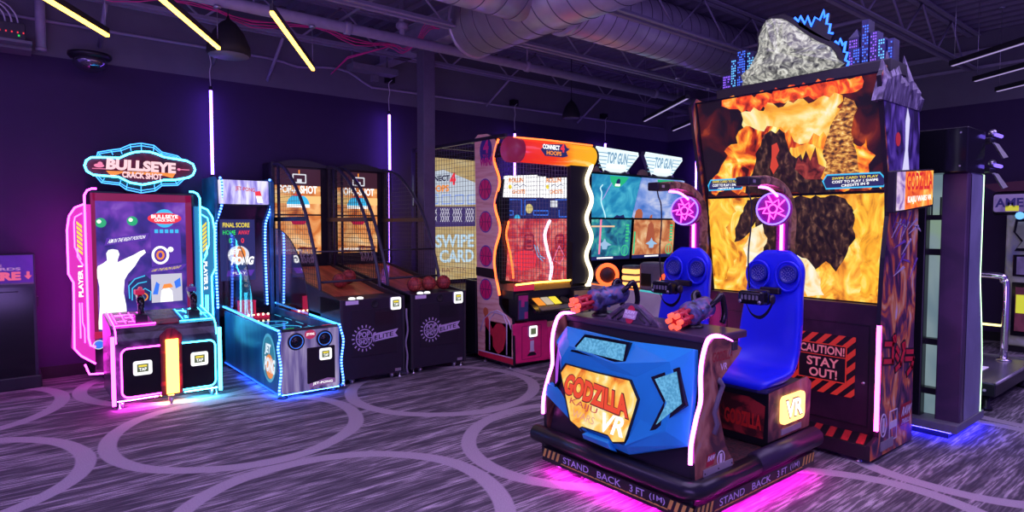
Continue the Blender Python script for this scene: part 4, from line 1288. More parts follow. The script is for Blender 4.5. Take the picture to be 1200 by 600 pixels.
# ---------------------------------------------------------------- four in a row hoop machine
def hoops():
    t = thing('four_row_hoop_machine', 'wooden sided hoop game with orange tube marquee and wavy neon frame', 'arcade machine', (5.15, 6.5, 0))
    xs = 4.48
    yf = 5.50
    GX = FX(xs)
    side = [(556, 163), (560, 158), (571, 157), (579, 161), (583, 169), (579, 185), (580, 198), (585, 215), (582, 232), (579, 243), (581, 256), (585, 268), (583, 280), (579, 296), (579, 312), (582, 328), (584, 340), (585, 357), (590, 366), (600, 374), (601.3, 427.8), (560.5, 416)]
    L = trace(GX, side)
    wood = SN('maple_print', [(.35, (.80, .40, .29)), (.5, (.92, .54, .40)), (.65, (.96, .64, .50))], 3.2, .3, 4, (1, .8, 9), .45)
    sp = MB().poly(GX, L, -.04, .0, 0, 1).build('side_panel', [wood, M['black']], t)
    bpm = [S('print_blue', (.12, .08, .40), .5), S('print_magenta', (.85, .02, .17), .5), S('print_dark', (.02, .015, .08), .5)]
    for x, y, ru, rv in ((568.5, 222, .115, .115), (569, 260, .115, .115), (569.5, 300, .115, .115), (569.5, 339, .115, .115)):
        mb = MB()
        c = trace(GX, [(x, y)])[0]
        mb.flat(GX, ell(*c, ru + .012, rv + .014), .002, 0).flat(GX, ell(*c, ru, rv), .004, 1)
        for k in range(4):
            pts = {0: [(-ru, 0), (ru, 0)], 1: [(0, -rv), (0, rv)],
                   2: [(-ru * .72, rv * .7), (-ru * .38, 0), (-ru * .72, -rv * .7)], 3: [(ru * .72, rv * .7), (ru * .38, 0), (ru * .72, -rv * .7)]}[k]
            mb.tube(on(GX, smooth([(c[0] + a, c[1] + b, 0) for a, b in pts], 3) if False else [(c[0] + a, c[1] + b) for a, b in pts], .005), .003, 4, mi=2)
        mb.build('ball_print', bpm, sp)
    c = trace(GX, [(569.5, 178)])[0]
    mb = MB().flat(GX, ell(c[0] - .0, c[1] + .02, .12, .15), .003, 0)
    mb.text(GX, '4', c[0] - .05, c[1] - .02, c[0] + .06, c[1] + .14, .006, 1, .05)
    mb.text(GX, 'TO', c[0] - .06, c[1] - .06, c[0] + .05, c[1] - .03, .006, 1, .04)
    mb.text(GX, 'WIN!', c[0] - .12, c[1] - .17, c[0] + .12, c[1] - .065, .006, 1, .05, .01)
    mb.build('side_lettering', [S('print_navy', (.06, .03, .25), .5), S('print_hot_pink', (.75, .03, .25), .5)], sp)
    mb = MB().poly(GX, trace(GX, [(558, 312.5), (579, 315.5), (580, 327), (558.3, 322.5)]), 0, .004, 0)
    mb.build('dark_band', M['black'], sp)
    # court lines and red skirting printed low on the side
    mb = MB().poly(GX, trace(GX, [(561, 410.5), (601.2, 420.5), (601.3, 427.5), (561, 416)]), 0, .004, 0)
    mb.poly(GX, trace(GX, [(561, 409.5), (601.2, 419.3), (601.2, 420.5), (561, 410.5)]), 0, .005, 1)
    for pts in ([(563, 388), (567, 374), (575, 366), (583, 364), (592, 369), (597, 378), (599, 386)], [(574, 410), (574, 374), (580, 366), (590, 369), (594, 380), (594, 416)]):
        mb.tube(on(GX, trace(GX, pts), .002), .009, 4, mi=1)
    # a plain red figure shape with a headband band
    mb.build('court_print', [S('print_red', (.60, .015, .05), .45), S('print_white', (.75, .65, .75), .5)], sp)
    mb = MB().flat(GX, trace(GX, [(577, 386), (582, 379), (588, 379), (593, 385), (593, 398), (590, 410), (584, 415), (578, 406)]), .004, 0)
    c = trace(GX, [(569.5, 365)])[0]
    mb.flat(GX, ell(*c, .05, .05), .004, 1)
    mb.flat(GX, trace(GX, [(568, 369), (571, 369), (579, 390), (577, 394), (569, 381)]), .0035, 0)
    mb.build('red_blob_print', [S('print_red2', (.62, .03, .05), .5), S('print_orange', (.70, .18, .06), .5)], sp)
    # wavy neon, left (orange) and right (warm white)
    wave = [(584, 163), (580, 178), (579.5, 190), (585.5, 213), (580, 240), (586, 268), (580.5, 292), (579.5, 312), (584, 338), (585.5, 346)]
    G0 = Fr((xs + .01, 0, 0), (0, -1, 0), (0, 0, 1))
    P = trace(G0, wave)
    pts = smooth([G0.P(a, b) for a, b in P], 4)
    mb = MB().tube(pts, .014, 8)
    mb.build('left_wavy_neon', M['orangeN'], t)
    F = FY(yf)
    xr = 5.73
    pr = []
    for k in range(60):
        z = .92 + (2.42 - .92) * k / 59
        pr.append((xr + .045 * math.sin((z - .92) * 2 * PI / .47), yf - .02, z))
    MB().tube(pr, .026, 8).build('right_wavy_neon', M['warmwhiteN'], t)
    MB().tube([(xr - .045, yf - .02, .905), (xr + .03, yf - .02, .905)], .02, 6).build('right_neon_foot', M['warmwhiteN'], t)
    # right post
    MB().box(5.42, 5.72, yf + .0, yf + .06, .93, 2.45).build('right_post', M['black'], t, .006)
    MB().box(5.72, 5.80, yf - .0, yf + .3, .06, 2.50).build('right_side_panel', M['black'], t, .006)
    MB().box(5.40, 5.43, yf - .06, yf, .93, 1.45).build('post_rail', M['black'], t)
    # tube marquee
    m, nt, b = _nt('orange_marquee_print')
    tc = N(nt, 'ShaderNodeTexCoord'); sx = N(nt, 'ShaderNodeSeparateXYZ')
    mp = N(nt, 'ShaderNodeMapping'); mp.inputs['Scale'].default_value = (.7, 6, 9)
    no = N(nt, 'ShaderNodeTexNoise', i_Scale=2.0, i_Detail=3.0)
    nt.links.new(tc.outputs['Object'], mp.inputs[0]); nt.links.new(mp.outputs[0], no.inputs['Vector']); nt.links.new(tc.outputs['Object'], sx.inputs[0])
    mr_ = N(nt, 'ShaderNodeMapRange'); mr_.inputs[1].default_value = -.62; mr_.inputs[2].default_value = .62
    nt.links.new(sx.outputs[0], mr_.inputs[0])
    ad = N(nt, 'ShaderNodeMath', operation='MULTIPLY_ADD'); ad.inputs[1].default_value = .25; ad.inputs[2].default_value = -.125
    nt.links.new(no.outputs['Fac'], ad.inputs[0])
    su = N(nt, 'ShaderNodeMath', operation='ADD'); nt.links.new(mr_.outputs[0], su.inputs[0]); nt.links.new(ad.outputs[0], su.inputs[1])
    r = ramp(nt, [(.0, (.75, .01, .02)), (.45, (.95, .045, .008)), (.6, (1, .16, .01)), (.72, (1, .42, .02)), (1, (1, .50, .02))])
    nt.links.new(su.outputs[0], r.inputs['Fac']); nt.links.new(r.outputs['Color'], b.inputs['Emission Color']); b.inputs['Emission Strength'].default_value = .95
    b.inputs['Base Color'].default_value = (.3, .05, .02, 1); b.inputs['Roughness'].default_value = .2
    mc = MB().lathe((4.56, yf + .05, 2.515), (1, 0, 0), [(.135, 0), (.135, 1.26)], 28).build('tube_marquee', m, t)
    MB().lathe((5.80, yf + .05, 2.515), (1, 0, 0), [(.14, 0), (.14, .03), (.10, .04)], 28).build('marquee_cap', M['black'], mc)
    MB().lathe((4.48, yf + .05, 2.515), (1, 0, 0), [(.145, 0), (.145, .14)], 28).build('marquee_cap', E('purple_red_cap', (.22, .01, .06), .8), mc)
    MB().tube([(4.5, yf - .02, 2.645), (5.0, yf - .02, 2.655), (5.78, yf - .02, 2.655)], .010, 6).build('marquee_top_neon', M['orangeN'], t)
    GM = FY(yf - .088)
    mb = MB()
    mb.flat(GM, [(4.85, 2.53), (4.89, 2.56), (4.87, 2.59), (5.24, 2.62), (5.27, 2.58), (5.32, 2.57), (5.26, 2.53), (5.29, 2.48), (5.20, 2.46), (4.92, 2.46)], .0, 0)
    mb.text(GM, 'CONNECT', 4.88, 2.54, 5.15, 2.595, .003, 1, .04)
    mb.text(GM, '4', 5.16, 2.52, 5.23, 2.62, .004, 2, .06)
    mb.text(GM, 'HOOPS', 4.94, 2.475, 5.18, 2.525, .003, 3, .04)
    mb.build('marquee_lettering', [M['e_navy'], M['e_white'], M['e_red'], M['e_orange']], mc)
    # rear display
    B = FY(7.66)
    sc = MB().rect(B, 4.52, .86, 5.70, 2.62, 0, .01, 0).build('rear_display', [EN('pale_court_display', [(.3, (.70, .45, .16)), (.5, (.85, .62, .28)), (.7, (.9, .74, .42))], 2.5, .6, .4, 3, (1, 1, 5))], t)
    H = FY(7.645)
    mb = MB()
    mb.flat(H, trace(H, [(484, 205), (520, 199), (557, 214), (557, 240), (484, 241)]), 0, 0)
    mb.build('display_sky', E('display_grey_blue', (.55, .62, .72), 1), sc)
    mb = MB()
    mb.textq(H, 'CONNECT', trace(H, [(491, 213.5), (527, 212), (527, 205), (491, 207)]), .003, 0, .04)
    mb.textq(H, '4', trace(H, [(527, 217), (534, 216.5), (534, 202), (527, 203)]), .003, 1, .06)
    mb.textq(H, 'HOOPS', trace(H, [(497, 225.5), (526, 224.5), (526, 216.5), (497, 217.5)]), .003, 2, .04)
    mb.textq(H, 'SWIPE', trace(H, [(510, 290.5), (555, 289.5), (555, 274), (510, 275)]), .004, 3, .03)
    mb.textq(H, 'CARD', trace(H, [(515, 308), (555, 307), (555, 292), (515, 293)]), .004, 3, .03)
    mb.textq(H, 'BAY', trace(H, [(518, 319), (532, 318.6), (532, 313.5), (518, 314)]), .004, 4)
    mb.textq(H, 'TEK', trace(H, [(534, 318.5), (546, 318.2), (546, 313.2), (534, 313.5)]), .004, 4)
    mb.build('display_lettering', [E('ink', (.02, .02, .06), 1), M['e_red'], M['e_orange'], E('pale_cyan_letter', (.55, .75, .9), 1), E('brown_ink', (.25, .12, .08), 1)], sc)
    mb = MB()
    for k in range(5):
        x = 488 + k * 15
        q = trace(H, [(x, 239), (x + 10, 238.6), (x + 10, 228.5), (x, 229)])
        mb.tube(on(H, q, .002), .006, 4, True, 0)
    mb.flat(H, trace(H, [(484, 242.5), (557, 242), (557, 261), (484, 263)]), .001, 1)
    for k in range(5):
        x = 487 + k * 14.5
        for j in range(4):
            for s in (0, 1):
                a = x + j * 2.6
                q = trace(H, [(a + (2.6 if s else 0), 244), (a + (0 if s else 2.6), 252), (a + (2.6 if s else 0), 260)])
                mb.tube(on(H, q, .004), .004, 4, mi=2)
    mb.flat(H, trace(H, [(484, 262.5), (557, 261), (557, 265), (484, 266.5)]), .002, 1)
    mb.build('display_hoops', [M['e_blue'], E('display_violet', (.06, .04, .16), 1), E('net_white', (.75, .72, .85), 1)], sc)
    # carcass: lower box, top frame, posts, nets
    MB().box(4.52, 5.70, 6.2, 7.66, .08, .80).build('rear_base', SN('dark_maple', [(.4, (.06, .022, .018)), (.6, (.10, .04, .03))], 3, .4, 4, (1, 1, 8)), t, .006)
    MB().box(4.46, 4.52, 6.16, 6.36, .09, .98).build('side_column', M['black'], t, .004)
    mb = MB()
    for x in (4.49, 5.76):
        mb.box(x - .02, x + .02, 7.58, 7.70, .3, 2.72).box(x - .02, x + .02, 5.6, 7.66, 2.66, 2.70)
        mb.box(x - .02, x + .02, 6.2, 7.66, .80, .84)
    for y in (5.75, 6.3, 6.95, 7.6):
        mb.box(4.49, 5.76, y, y + .04, 2.66, 2.70)
    mb.box(4.49, 5.76, 7.66, 7.72, 2.62, 2.72)
    mb.build('top_frame', M['black'], t)
    mb = MB()
    for x in (4.485,):
        y = 6.22
        while y < 7.6:
            mb.box(x - .0016, x + .0016, y - .0016, y + .0016, .84, 2.67); y += .06
        z = .88
        while z < 2.67:
            mb.box(x - .0016, x + .0016, 6.2, 7.6, z - .0016, z + .0016); z += .06
    mb.build('side_net', S('net_cord', (.10, .10, .14), .7), t)
    mb = MB()
    x = 4.56
    while x < 5.42:
        mb.box(x - .0012, x + .0012, yf + .05, yf + .0524, 1.0, 2.40); x += .05
    z = 1.02
    while z < 2.40:
        mb.box(4.52, 5.42, yf + .05, yf + .0524, z - .0012, z + .0012); z += .05
    mb.build('front_net', S('net_cord_pale', (.28, .28, .36), .7), t)
    mb = MB()
    x = 5.76
    y = 5.9
    while y < 7.6:
        mb.box(x - .0016, x + .0016, y - .0016, y + .0016, .84, 2.67); y += .06
    z = .88
    while z < 2.67:
        mb.box(x - .0016, x + .0016, 5.85, 7.6, z - .0016, z + .0016); z += .06
    mb.build('side_net', S('net_cord2', (.20, .20, .26), .7), t)
    # lower front frame light
    MB().box(4.52, 4.82, yf - .02, yf, .90, .97).build('front_sill', M['e_red2'], t, .004)
    MB().box(4.82, 5.42, yf - .02, yf, .89, .97).build('front_sill', S('mustard_sill', (.50, .32, .03), .4), t, .004)
    MB().tube([(4.53, yf - .03, .975), (4.82, yf - .03, .985), (5.42, yf - .03, .985)], .010, 6).build('sill_neon', M['yellowN'], t)
    MB().box(4.52, 5.70, yf, 6.3, .80, .90).build('throwing_shelf', M['black'], t, .006)
    # front pedestal
    pk = S('hot_pink_print', (.88, .022, .17), .4)
    Fp = FY(5.47)
    b = MB().box(xs, 5.02, 5.47, 6.0, .065, .53).poly(FX(5.02), [(-6.0, .065), (-5.47, .065), (-5.47, .44), (-6.0, .44)], -.72, 0).build('front_pedestal', pk, t, .012)
    MB().box(xs + .01, 5.72, 5.49, 6.0, .045, .07).build('pedestal_plinth', M['black'], t)
    mb = MB().ring2(Fp, rrect(4.62, .10, 4.92, .49, .01), rrect(4.625, .105, 4.915, .485, .008), 0, .004, 0).ring2(Fp, rrect(5.10, .12, 5.62, .38, .01), rrect(5.105, .125, 5.615, .375, .008), 0, .004, 0)
    mb.build('door_outline', S('door_line', (.30, .01, .07), .5), b)
    reader(Fp, 4.78, .42, t, .13, .13, .02, '')
    mb = MB().text(Fp, '1', 4.745, .19, 4.80, .31, .006, 0, .02).rect(Fp, 4.735, .18, 4.81, .195, .0, .006)
    mb.build('pedestal_number', S('print_cream', (.8, .7, .78), .5), b)
    MB().poly(Fp, ell(4.775, .135, .065, .04, 14, 0, 180), 0, .006).build('pedestal_vent', M['black'], b)
    MB().rect(Fp, 4.735, .325, 4.80, .345, 0, .004).build('pedestal_sticker', S('sticker_grey', (.5, .3, .4), .5), b)
    # pixel brackets and sloping control panel
    pix = S('pixel_slate', (.06, .08, .18), .4)
    for x0, x1, m, nm in ((4.53, 4.70, S('pixel_pink', (.62, .04, .22), .4), 'left'), (5.42, 5.70, S('pixel_yellow', (.62, .45, .14), .4), 'right')):
        Fb = FY(5.44)
        k = MB().box(x0, x1, 5.44, 5.6, .56, .87).build('control_bracket', M['black'], t, .006)
        w = x1 - x0
        mb = MB().rect(Fb, x0 + .015, .58, x1 - .015, .85, 0, .003, 0)
        mb.poly(Fb, [(x0 + .015, .58), (x0 + .6 * w, .58), (x0 + .6 * w, .66), (x1 - .015, .66), (x1 - .015, .78), (x0 + .6 * w, .78), (x0 + .6 * w, .72), (x0 + .3 * w, .72), (x0 + .3 * w, .80), (x0 + .015, .80)], .003, .005, 1)
        mb.build('pixel_print', [m, pix], k)
    T = Fr((4.72, 5.30, .66), (1, 0, 0), (0, .26, .15))
    cp = MB().poly(T, rrect(0, 0, .68, .30, .02), -.04, 0).build('control_panel', M['black_gloss'], t)
    mb = MB()
    for k, m in enumerate((0, 1, 2)):
        mb.rect(T, .10 + k * .13, .12, .21 + k * .13, .26, .0, .008, m)
    mb.build('lit_button', [M['e_orange'], E('mixed_button', (.55, .45, .35), 1), M['e_yellow']], cp)
    MB().poly(T, rrect(.07, .02, .62, .09, .015), 0, .006).build('control_strip', S('strip_blue', (.03, .04, .12), .3), cp)
    MB().lathe(T.P(.575, .19), T.n, [(.06, 0), (.06, .006), (.05, .004)], 20).build('speaker', M['dark_grey'], cp)
    MB().box(4.72, 5.40, 5.52, 5.62, .50, .86).build('control_neck', M['black'], t)
    for x, y in ((4.53, 5.56), (4.53, 6.05), (5.68, 5.56)):
        glide(x, y, t, .05)
    return t


hoops()


# ---------------------------------------------------------------- maze ball game seen through the nets
def maze():
    t = thing('maze_ball_game', 'red ball game with lit maze screen seen through the hoop machine nets', 'arcade machine', (6.5, 7.85, 0))
    MB().box(5.92, 7.20, 7.50, 8.1, .02, 2.36).build('cabinet', M['black'], t, .01)
    F = FY(7.49)
    s = MB()
    for q in ([(590, 231), (630, 231.5), (630, 205), (592, 206)], [(638, 232), (664, 232.2), (664, 208), (638, 209)]):
        s.poly(F, trace(F, q), -.03, 0)
    sb = s.build('sign_board', M['e_white'], t)
    MB().poly(F, trace(F, [(612, 231), (640, 231.5), (640, 207), (617, 206)]), -.03, .001).build('sign_board', M['e_white'], t)
    mb = MB()
    for dx in (0, 44):
        mb.textq(F, 'ROLLIN', trace(F, [(596 + dx, 214), (613 + dx, 213.5), (613 + dx, 208), (596 + dx, 208.5)]), .006, 0, .04)
        mb.textq(F, 'GHOSTS', trace(F, [(600 + dx, 227.5), (615 + dx, 227), (615 + dx, 222), (600 + dx, 222.5)]), .006, 0, .04)
        mb.tube(on(F, trace(F, [(602 + dx, 218), (606 + dx, 216), (609 + dx, 219), (613 + dx, 216), (616 + dx, 218)]), .004), .006, 4, mi=1)
        mb.flat(F, ell(*trace(F, [(597.5 + dx, 219)])[0], .035), .004, 2)
    mb.build('sign_lettering', [M['e_orange'], M['e_navy'], M['e_yellow']], sb)
    sc = MB().poly(F, trace(F, [(597, 256), (664, 256), (664, 232.5), (597, 231.5)]), -.01, 0).build('maze_screen', M['e_navy'], t)
    mb = MB()
    for pts in ([(597, 234), (611, 234), (611, 252), (615, 252), (615, 234), (628, 234)], [(597, 247), (601, 247), (601, 252), (597, 252)], [(625, 247), (642, 247), (642, 252), (625, 252), (625, 247)], [(650, 234), (664, 234)], [(655, 246), (655, 254), (664, 254)]):
        mb.tube(on(F, trace(F, pts), .004), .008, 4)
    mb.build('maze_lines', M['e_blue'], sc)
    mb = MB().flat(F, ell(*trace(F, [(620, 244.5)])[0], .075, .075, 18), .003, 0).flat(F, trace(F, [(645, 243), (653, 243), (653, 235), (645, 235)]), .003, 1)
    mb.flat(F, ell(*trace(F, [(606, 256)])[0], .06, .06, 12, 0, 180), .003, 2)
    mb.build('maze_dots', [E('pale_yellow_dot', (.85, .7, .25), 1), M['e_white_soft'], M['e_cyan']], sc)
    p = MB().poly(F, trace(F, [(593, 332), (664, 329), (664, 256.5), (597, 256.5)]), -.01, 0).build('red_panel', [EN('red_brick_picture', [(.3, (.35, .01, .03)), (.5, (.75, .06, .07)), (.7, (1, .35, .28))], 5, .9, .8, 6)], t)
    mb = MB()
    mb.tube(smooth(on(F, trace(F, [(595, 259), (592, 275), (596, 295), (599, 312), (600, 326)]), .03), 3), .018, 6, mi=0)
    mb.build('wavy_neon', M['orangeN'], p)
    mb = MB()
    mb.tube(smooth(on(F, trace(F, [(643, 258), (637, 275), (641, 297), (645, 312), (643, 328)]), .03), 3), .026, 6, mi=0)
    mb.build('wavy_neon', E('neon_pale_pink', (1, .55, .75), 3), p)
    mb = MB()
    for x, y in ((620, 284), (656, 284)):
        c = trace(F, [(x, y)])[0]
        mb.ring2(F, rrect(c[0] - .1, c[1] - .13, c[0] + .1, c[1] + .13, .04), rrect(c[0] - .075, c[1] - .105, c[0] + .075, c[1] + .105, .03), 0, .004)
        mb.rect(F, c[0] - .05, c[1] - .02, c[0] + .05, c[1] + .04, 0, .004).rect(F, c[0] - .04, c[1] - .08, c[0] + .04, c[1] - .05, 0, .004)
    mb.build('stamp_print', E('dark_red_stamp', (.28, .01, .03), 1), p)
    MB().flat(F, trace(F, [(603, 296), (620, 292), (630, 300), (626, 314), (610, 318), (602, 308)]), .002, 0).build('panel_figure', M['e_red'], p)
    mb = MB()
    for pts in ([(626, 287), (630, 300), (636, 306)], [(629, 288), (633, 300), (638, 303)]):
        mb.tube(on(F, trace(F, pts), .006), .008, 4, mi=0)
    mb.tube(on(F, trace(F, [(655, 288), (661, 300), (656, 309), (648, 305), (655, 288)]), .005), .009, 4, mi=1)
    mb.build('panel_squiggle', [M['e_cyan'], M['e_pink']], p)
    for x in (6.0, 7.1):
        glide(x, 7.6, t, .02)


maze()


# ---------------------------------------------------------------- flight game with two pilots' screens
def flight():
    y = 7.2
    t = thing('flight_game_cabinet', 'twin screen flight game with two winged white marquees', 'arcade machine', (8.65, 7.5, 0))
    MB().box(7.38, 9.92, 7.36, 8.0, .02, 1.02).build('lower_cabinet', M['black'], t, .01)
    mb = MB().box(7.36, 9.92, 7.34, 7.62, 1.0, 2.2)
    mb.build('upper_cabinet', M['black'], t, .01)
    sky = {0: EN('storm_sky_picture', [(.3, (.01, .10, .30)), (.5, (.02, .26, .50)), (.65, (.08, .50, .68)), (.8, (.4, .8, .9))], 2.0, 1, 1.2, 5, (1, 1, 1.6)),
           1: EN('desert_sky_picture', [(.3, (.05, .16, .55)), (.45, (.20, .32, .75)), (.6, (.55, .60, .85)), (.75, (.95, .75, .62))], 1.8, 1, .8, 4, (1, 1, 2))}
    grd = {0: EN('night_canyon_picture', [(.3, (.01, .05, .12)), (.48, (.02, .16, .30)), (.62, (.05, .40, .35)), (.75, (.4, .75, .9))], 4.5, 1, .8, 5),
           1: EN('canyon_picture', [(.3, (.28, .06, .03)), (.48, (.60, .20, .08)), (.62, (.80, .45, .22)), (.75, (.95, .8, .6))], 4.0, 1, .8, 5)}
    for k in (0, 1):
        xl = 7.44 + k * 1.255
        xr = xl + 1.19
        U = Fr((0, 7.22, 1.79), (1, 0, 0), (0, -.20, .68))
        Lo = Fr((0, 7.27, 1.07), (1, 0, 0), (0, -.05, .71))
        us = MB().rect(U, xl, 0, xr, .72, -.05, 0, 0).build('upper_screen', [sky[k], M['black']], t)
        ls = MB().rect(Lo, xl, 0, xr, .69, -.05, 0, 0).build('lower_screen', [grd[k], M['black']], t)
        MB().rect(U, xl - .03, -.02, xr + .03, .75, -.10, -.051).build('screen_back', M['black'], us)
        mb = MB().ring2(Lo, [(xl - .02, -.02), (xr + .02, -.02), (xr + .02, .71), (xl - .02, .71)], [(xl, 0), (xr, 0), (xr, .69), (xl, .69)], -.05, .006)
        mb.build('screen_bezel', M['black'], ls)
        # picture details
        mb = MB().flat(U, [(xl + .38, .715), (xl + .86, .715), (xl + .80, .62), (xl + .68, .53), (xl + .56, .53), (xl + .44, .62)], .004, 0)
        mb.flat(U, ell(xl + .62, .62, .05, .06, 14), .006, 1).rect(U, xl + .56, .55, xl + .68, .59, .004, .008, 2)
        mb.build('pilot_badge', [E('badge_green', (.02, .50, .22), 1), M['e_navy'], M['e_white']], us)
        mb = MB()
        if k == 0:
            mb.tube(smooth([U.P(xl + a, b, .004) for a, b in ((.26, .56), (.22, .50), (.28, .42), (.30, .30), (.36, .20), (.47, .06), (.5, .0))], 2), .010, 4, mi=0)
            mb.tube(smooth([U.P(xl + a, b, .004) for a, b in ((.47, .60), (.40, .46), (.36, .36), (.30, .28))], 2), .006, 4, mi=1)
            mb.flat(U, [(xl + .7, .0), (xl + .78, .05), (xl + .86, .03), (xl + .95, .06), (xl + 1.0, 0)], .004, 2)
            mb.build('lightning_graphic', [E('pale_bolt', (.55, .9, 1), 1.1), E('violet_beam', (.45, .3, .8), 1), M['e_navy']], us)
        else:
            mb.flat(U, [(xl, .0), (xl, .13), (xl + .05, .17), (xl + .14, .16), (xl + .20, .09), (xl + .22, .0)], .004, 0)
            mb.flat(U, [(xl + .42, .0), (xl + .44, .06), (xl + .48, .07), (xl + .50, .0)], .004, 0)
            mb.build('rock_graphic', [E('mesa_red', (.45, .12, .06), 1)], us)
        mb = MB()
        mb.rect(Lo, xl, .0, xr, .06, .0, .004, 0)
        mb.rect(Lo, xl + .35, .02, xl + .75, .045, .004, .006, 1)
        jets = [(xl + .36, .26), (xl + .48, .31), (xl + .52, .37), (xl + .56, .31), (xl + .70, .25), (xl + .60, .24), (xl + .58, .18), (xl + .47, .18), (xl + .45, .24)]
        mb.flat(Lo, jets, .005, 2)
        mb.ring2(Lo, ell(xl + 1.05, .15, .10, .10, 20), ell(xl + 1.05, .15, .085, .085, 20), .004, .007, 3)
        mb.tube([Lo.P(xl + 1.05, .05, .006), Lo.P(xl + 1.05, .25, .006)], .006, 4, mi=3)
        for j in range(6):
            mb.rect(Lo, xl + 1.05, .30 + j * .055, xl + 1.13, .335 + j * .055, .003, .006, 3)
        if k == 0:
            mb.rect(Lo, xl + .38, .1, xl + .42, .69, .003, .006, 4).rect(Lo, xl + .15, .56, xl + .75, .585, .003, .006, 5)
        else:
            mb.rect(Lo, xl + .02, .08, xl + .06, .48, .003, .006, 3)
            mb.flat(Lo, [(xl + .36, .30), (xl + .40, .60), (xl + .48, .66), (xl + .56, .60), (xl + .62, .30)], .003, 6)
        mb.build('flight_graphic', [M['e_navy'], M['e_white'], E('jet_pale', (.35, .55, .8), 1), E('hud_green', (.05, .6, .25), 1), M['e_pink'], E('beam_orange', (1, .6, .35), 1), E('mesa_red2', (.42, .10, .05), 1)], ls)
        # winged marquee
        W = Fr((0, 7.12, 2.52), (1, 0, 0), (0, -.08, .4))
        x = xl + .03
        mq = MB().poly(W, [(x + .30, .03), (x + .86, .03), (x + 1.13, .34), (x + 1.10, .40), (x + .04, .43), (x + .02, .36)], -.09, 0, 0, 1).build('winged_marquee', [E('marquee_white', (.80, .93, 1), 1.15), M['grey']], t)
        mb = MB()
        for j in range(5):
            mb.rect(W, x + .06 + j * .03, .33 - j * .06, x + .34, .345 - j * .06, 0, .004, 0).rect(W, x + .86, .33 - j * .06, x + 1.09 - j * .04, .345 - j * .06, 0, .004, 0)
        mb.text(W, 'TOP GUN', x + .33, .17, x + .85, .36, .006, 1, .035)
        mb.rect(W, x + .37, .10, x + .80, .16, 0, .005, 2)
        mb.build('wing_stripes', [E('wing_blue', (.25, .48, .65), .9), E('wing_letter_blue', (.22, .42, .60), .9), M['e_white']], mq)
        mb = MB().poly(W, [(x + .26, -.02), (x + .32, .06), (x + .50, .02), (x + .70, .02), (x + .84, .06), (x + .90, -.02)], -.02, .02)
        mb.build('marquee_bracket', M['grey'], mq, .006)
        mb = MB().ball(W.P(x + .88, .0, -.04), .13, 16, 0, (1, .4, .8)).ball(W.P(x + .14, .0, -.06), .15, 16, 1, (1, .4, .8))
        mb.build('marquee_dome', [S('dome_white', (.6, .58, .7), .4), S('dome_amber', (.7, .5, .3), .4)], mq)
    return t


flight()


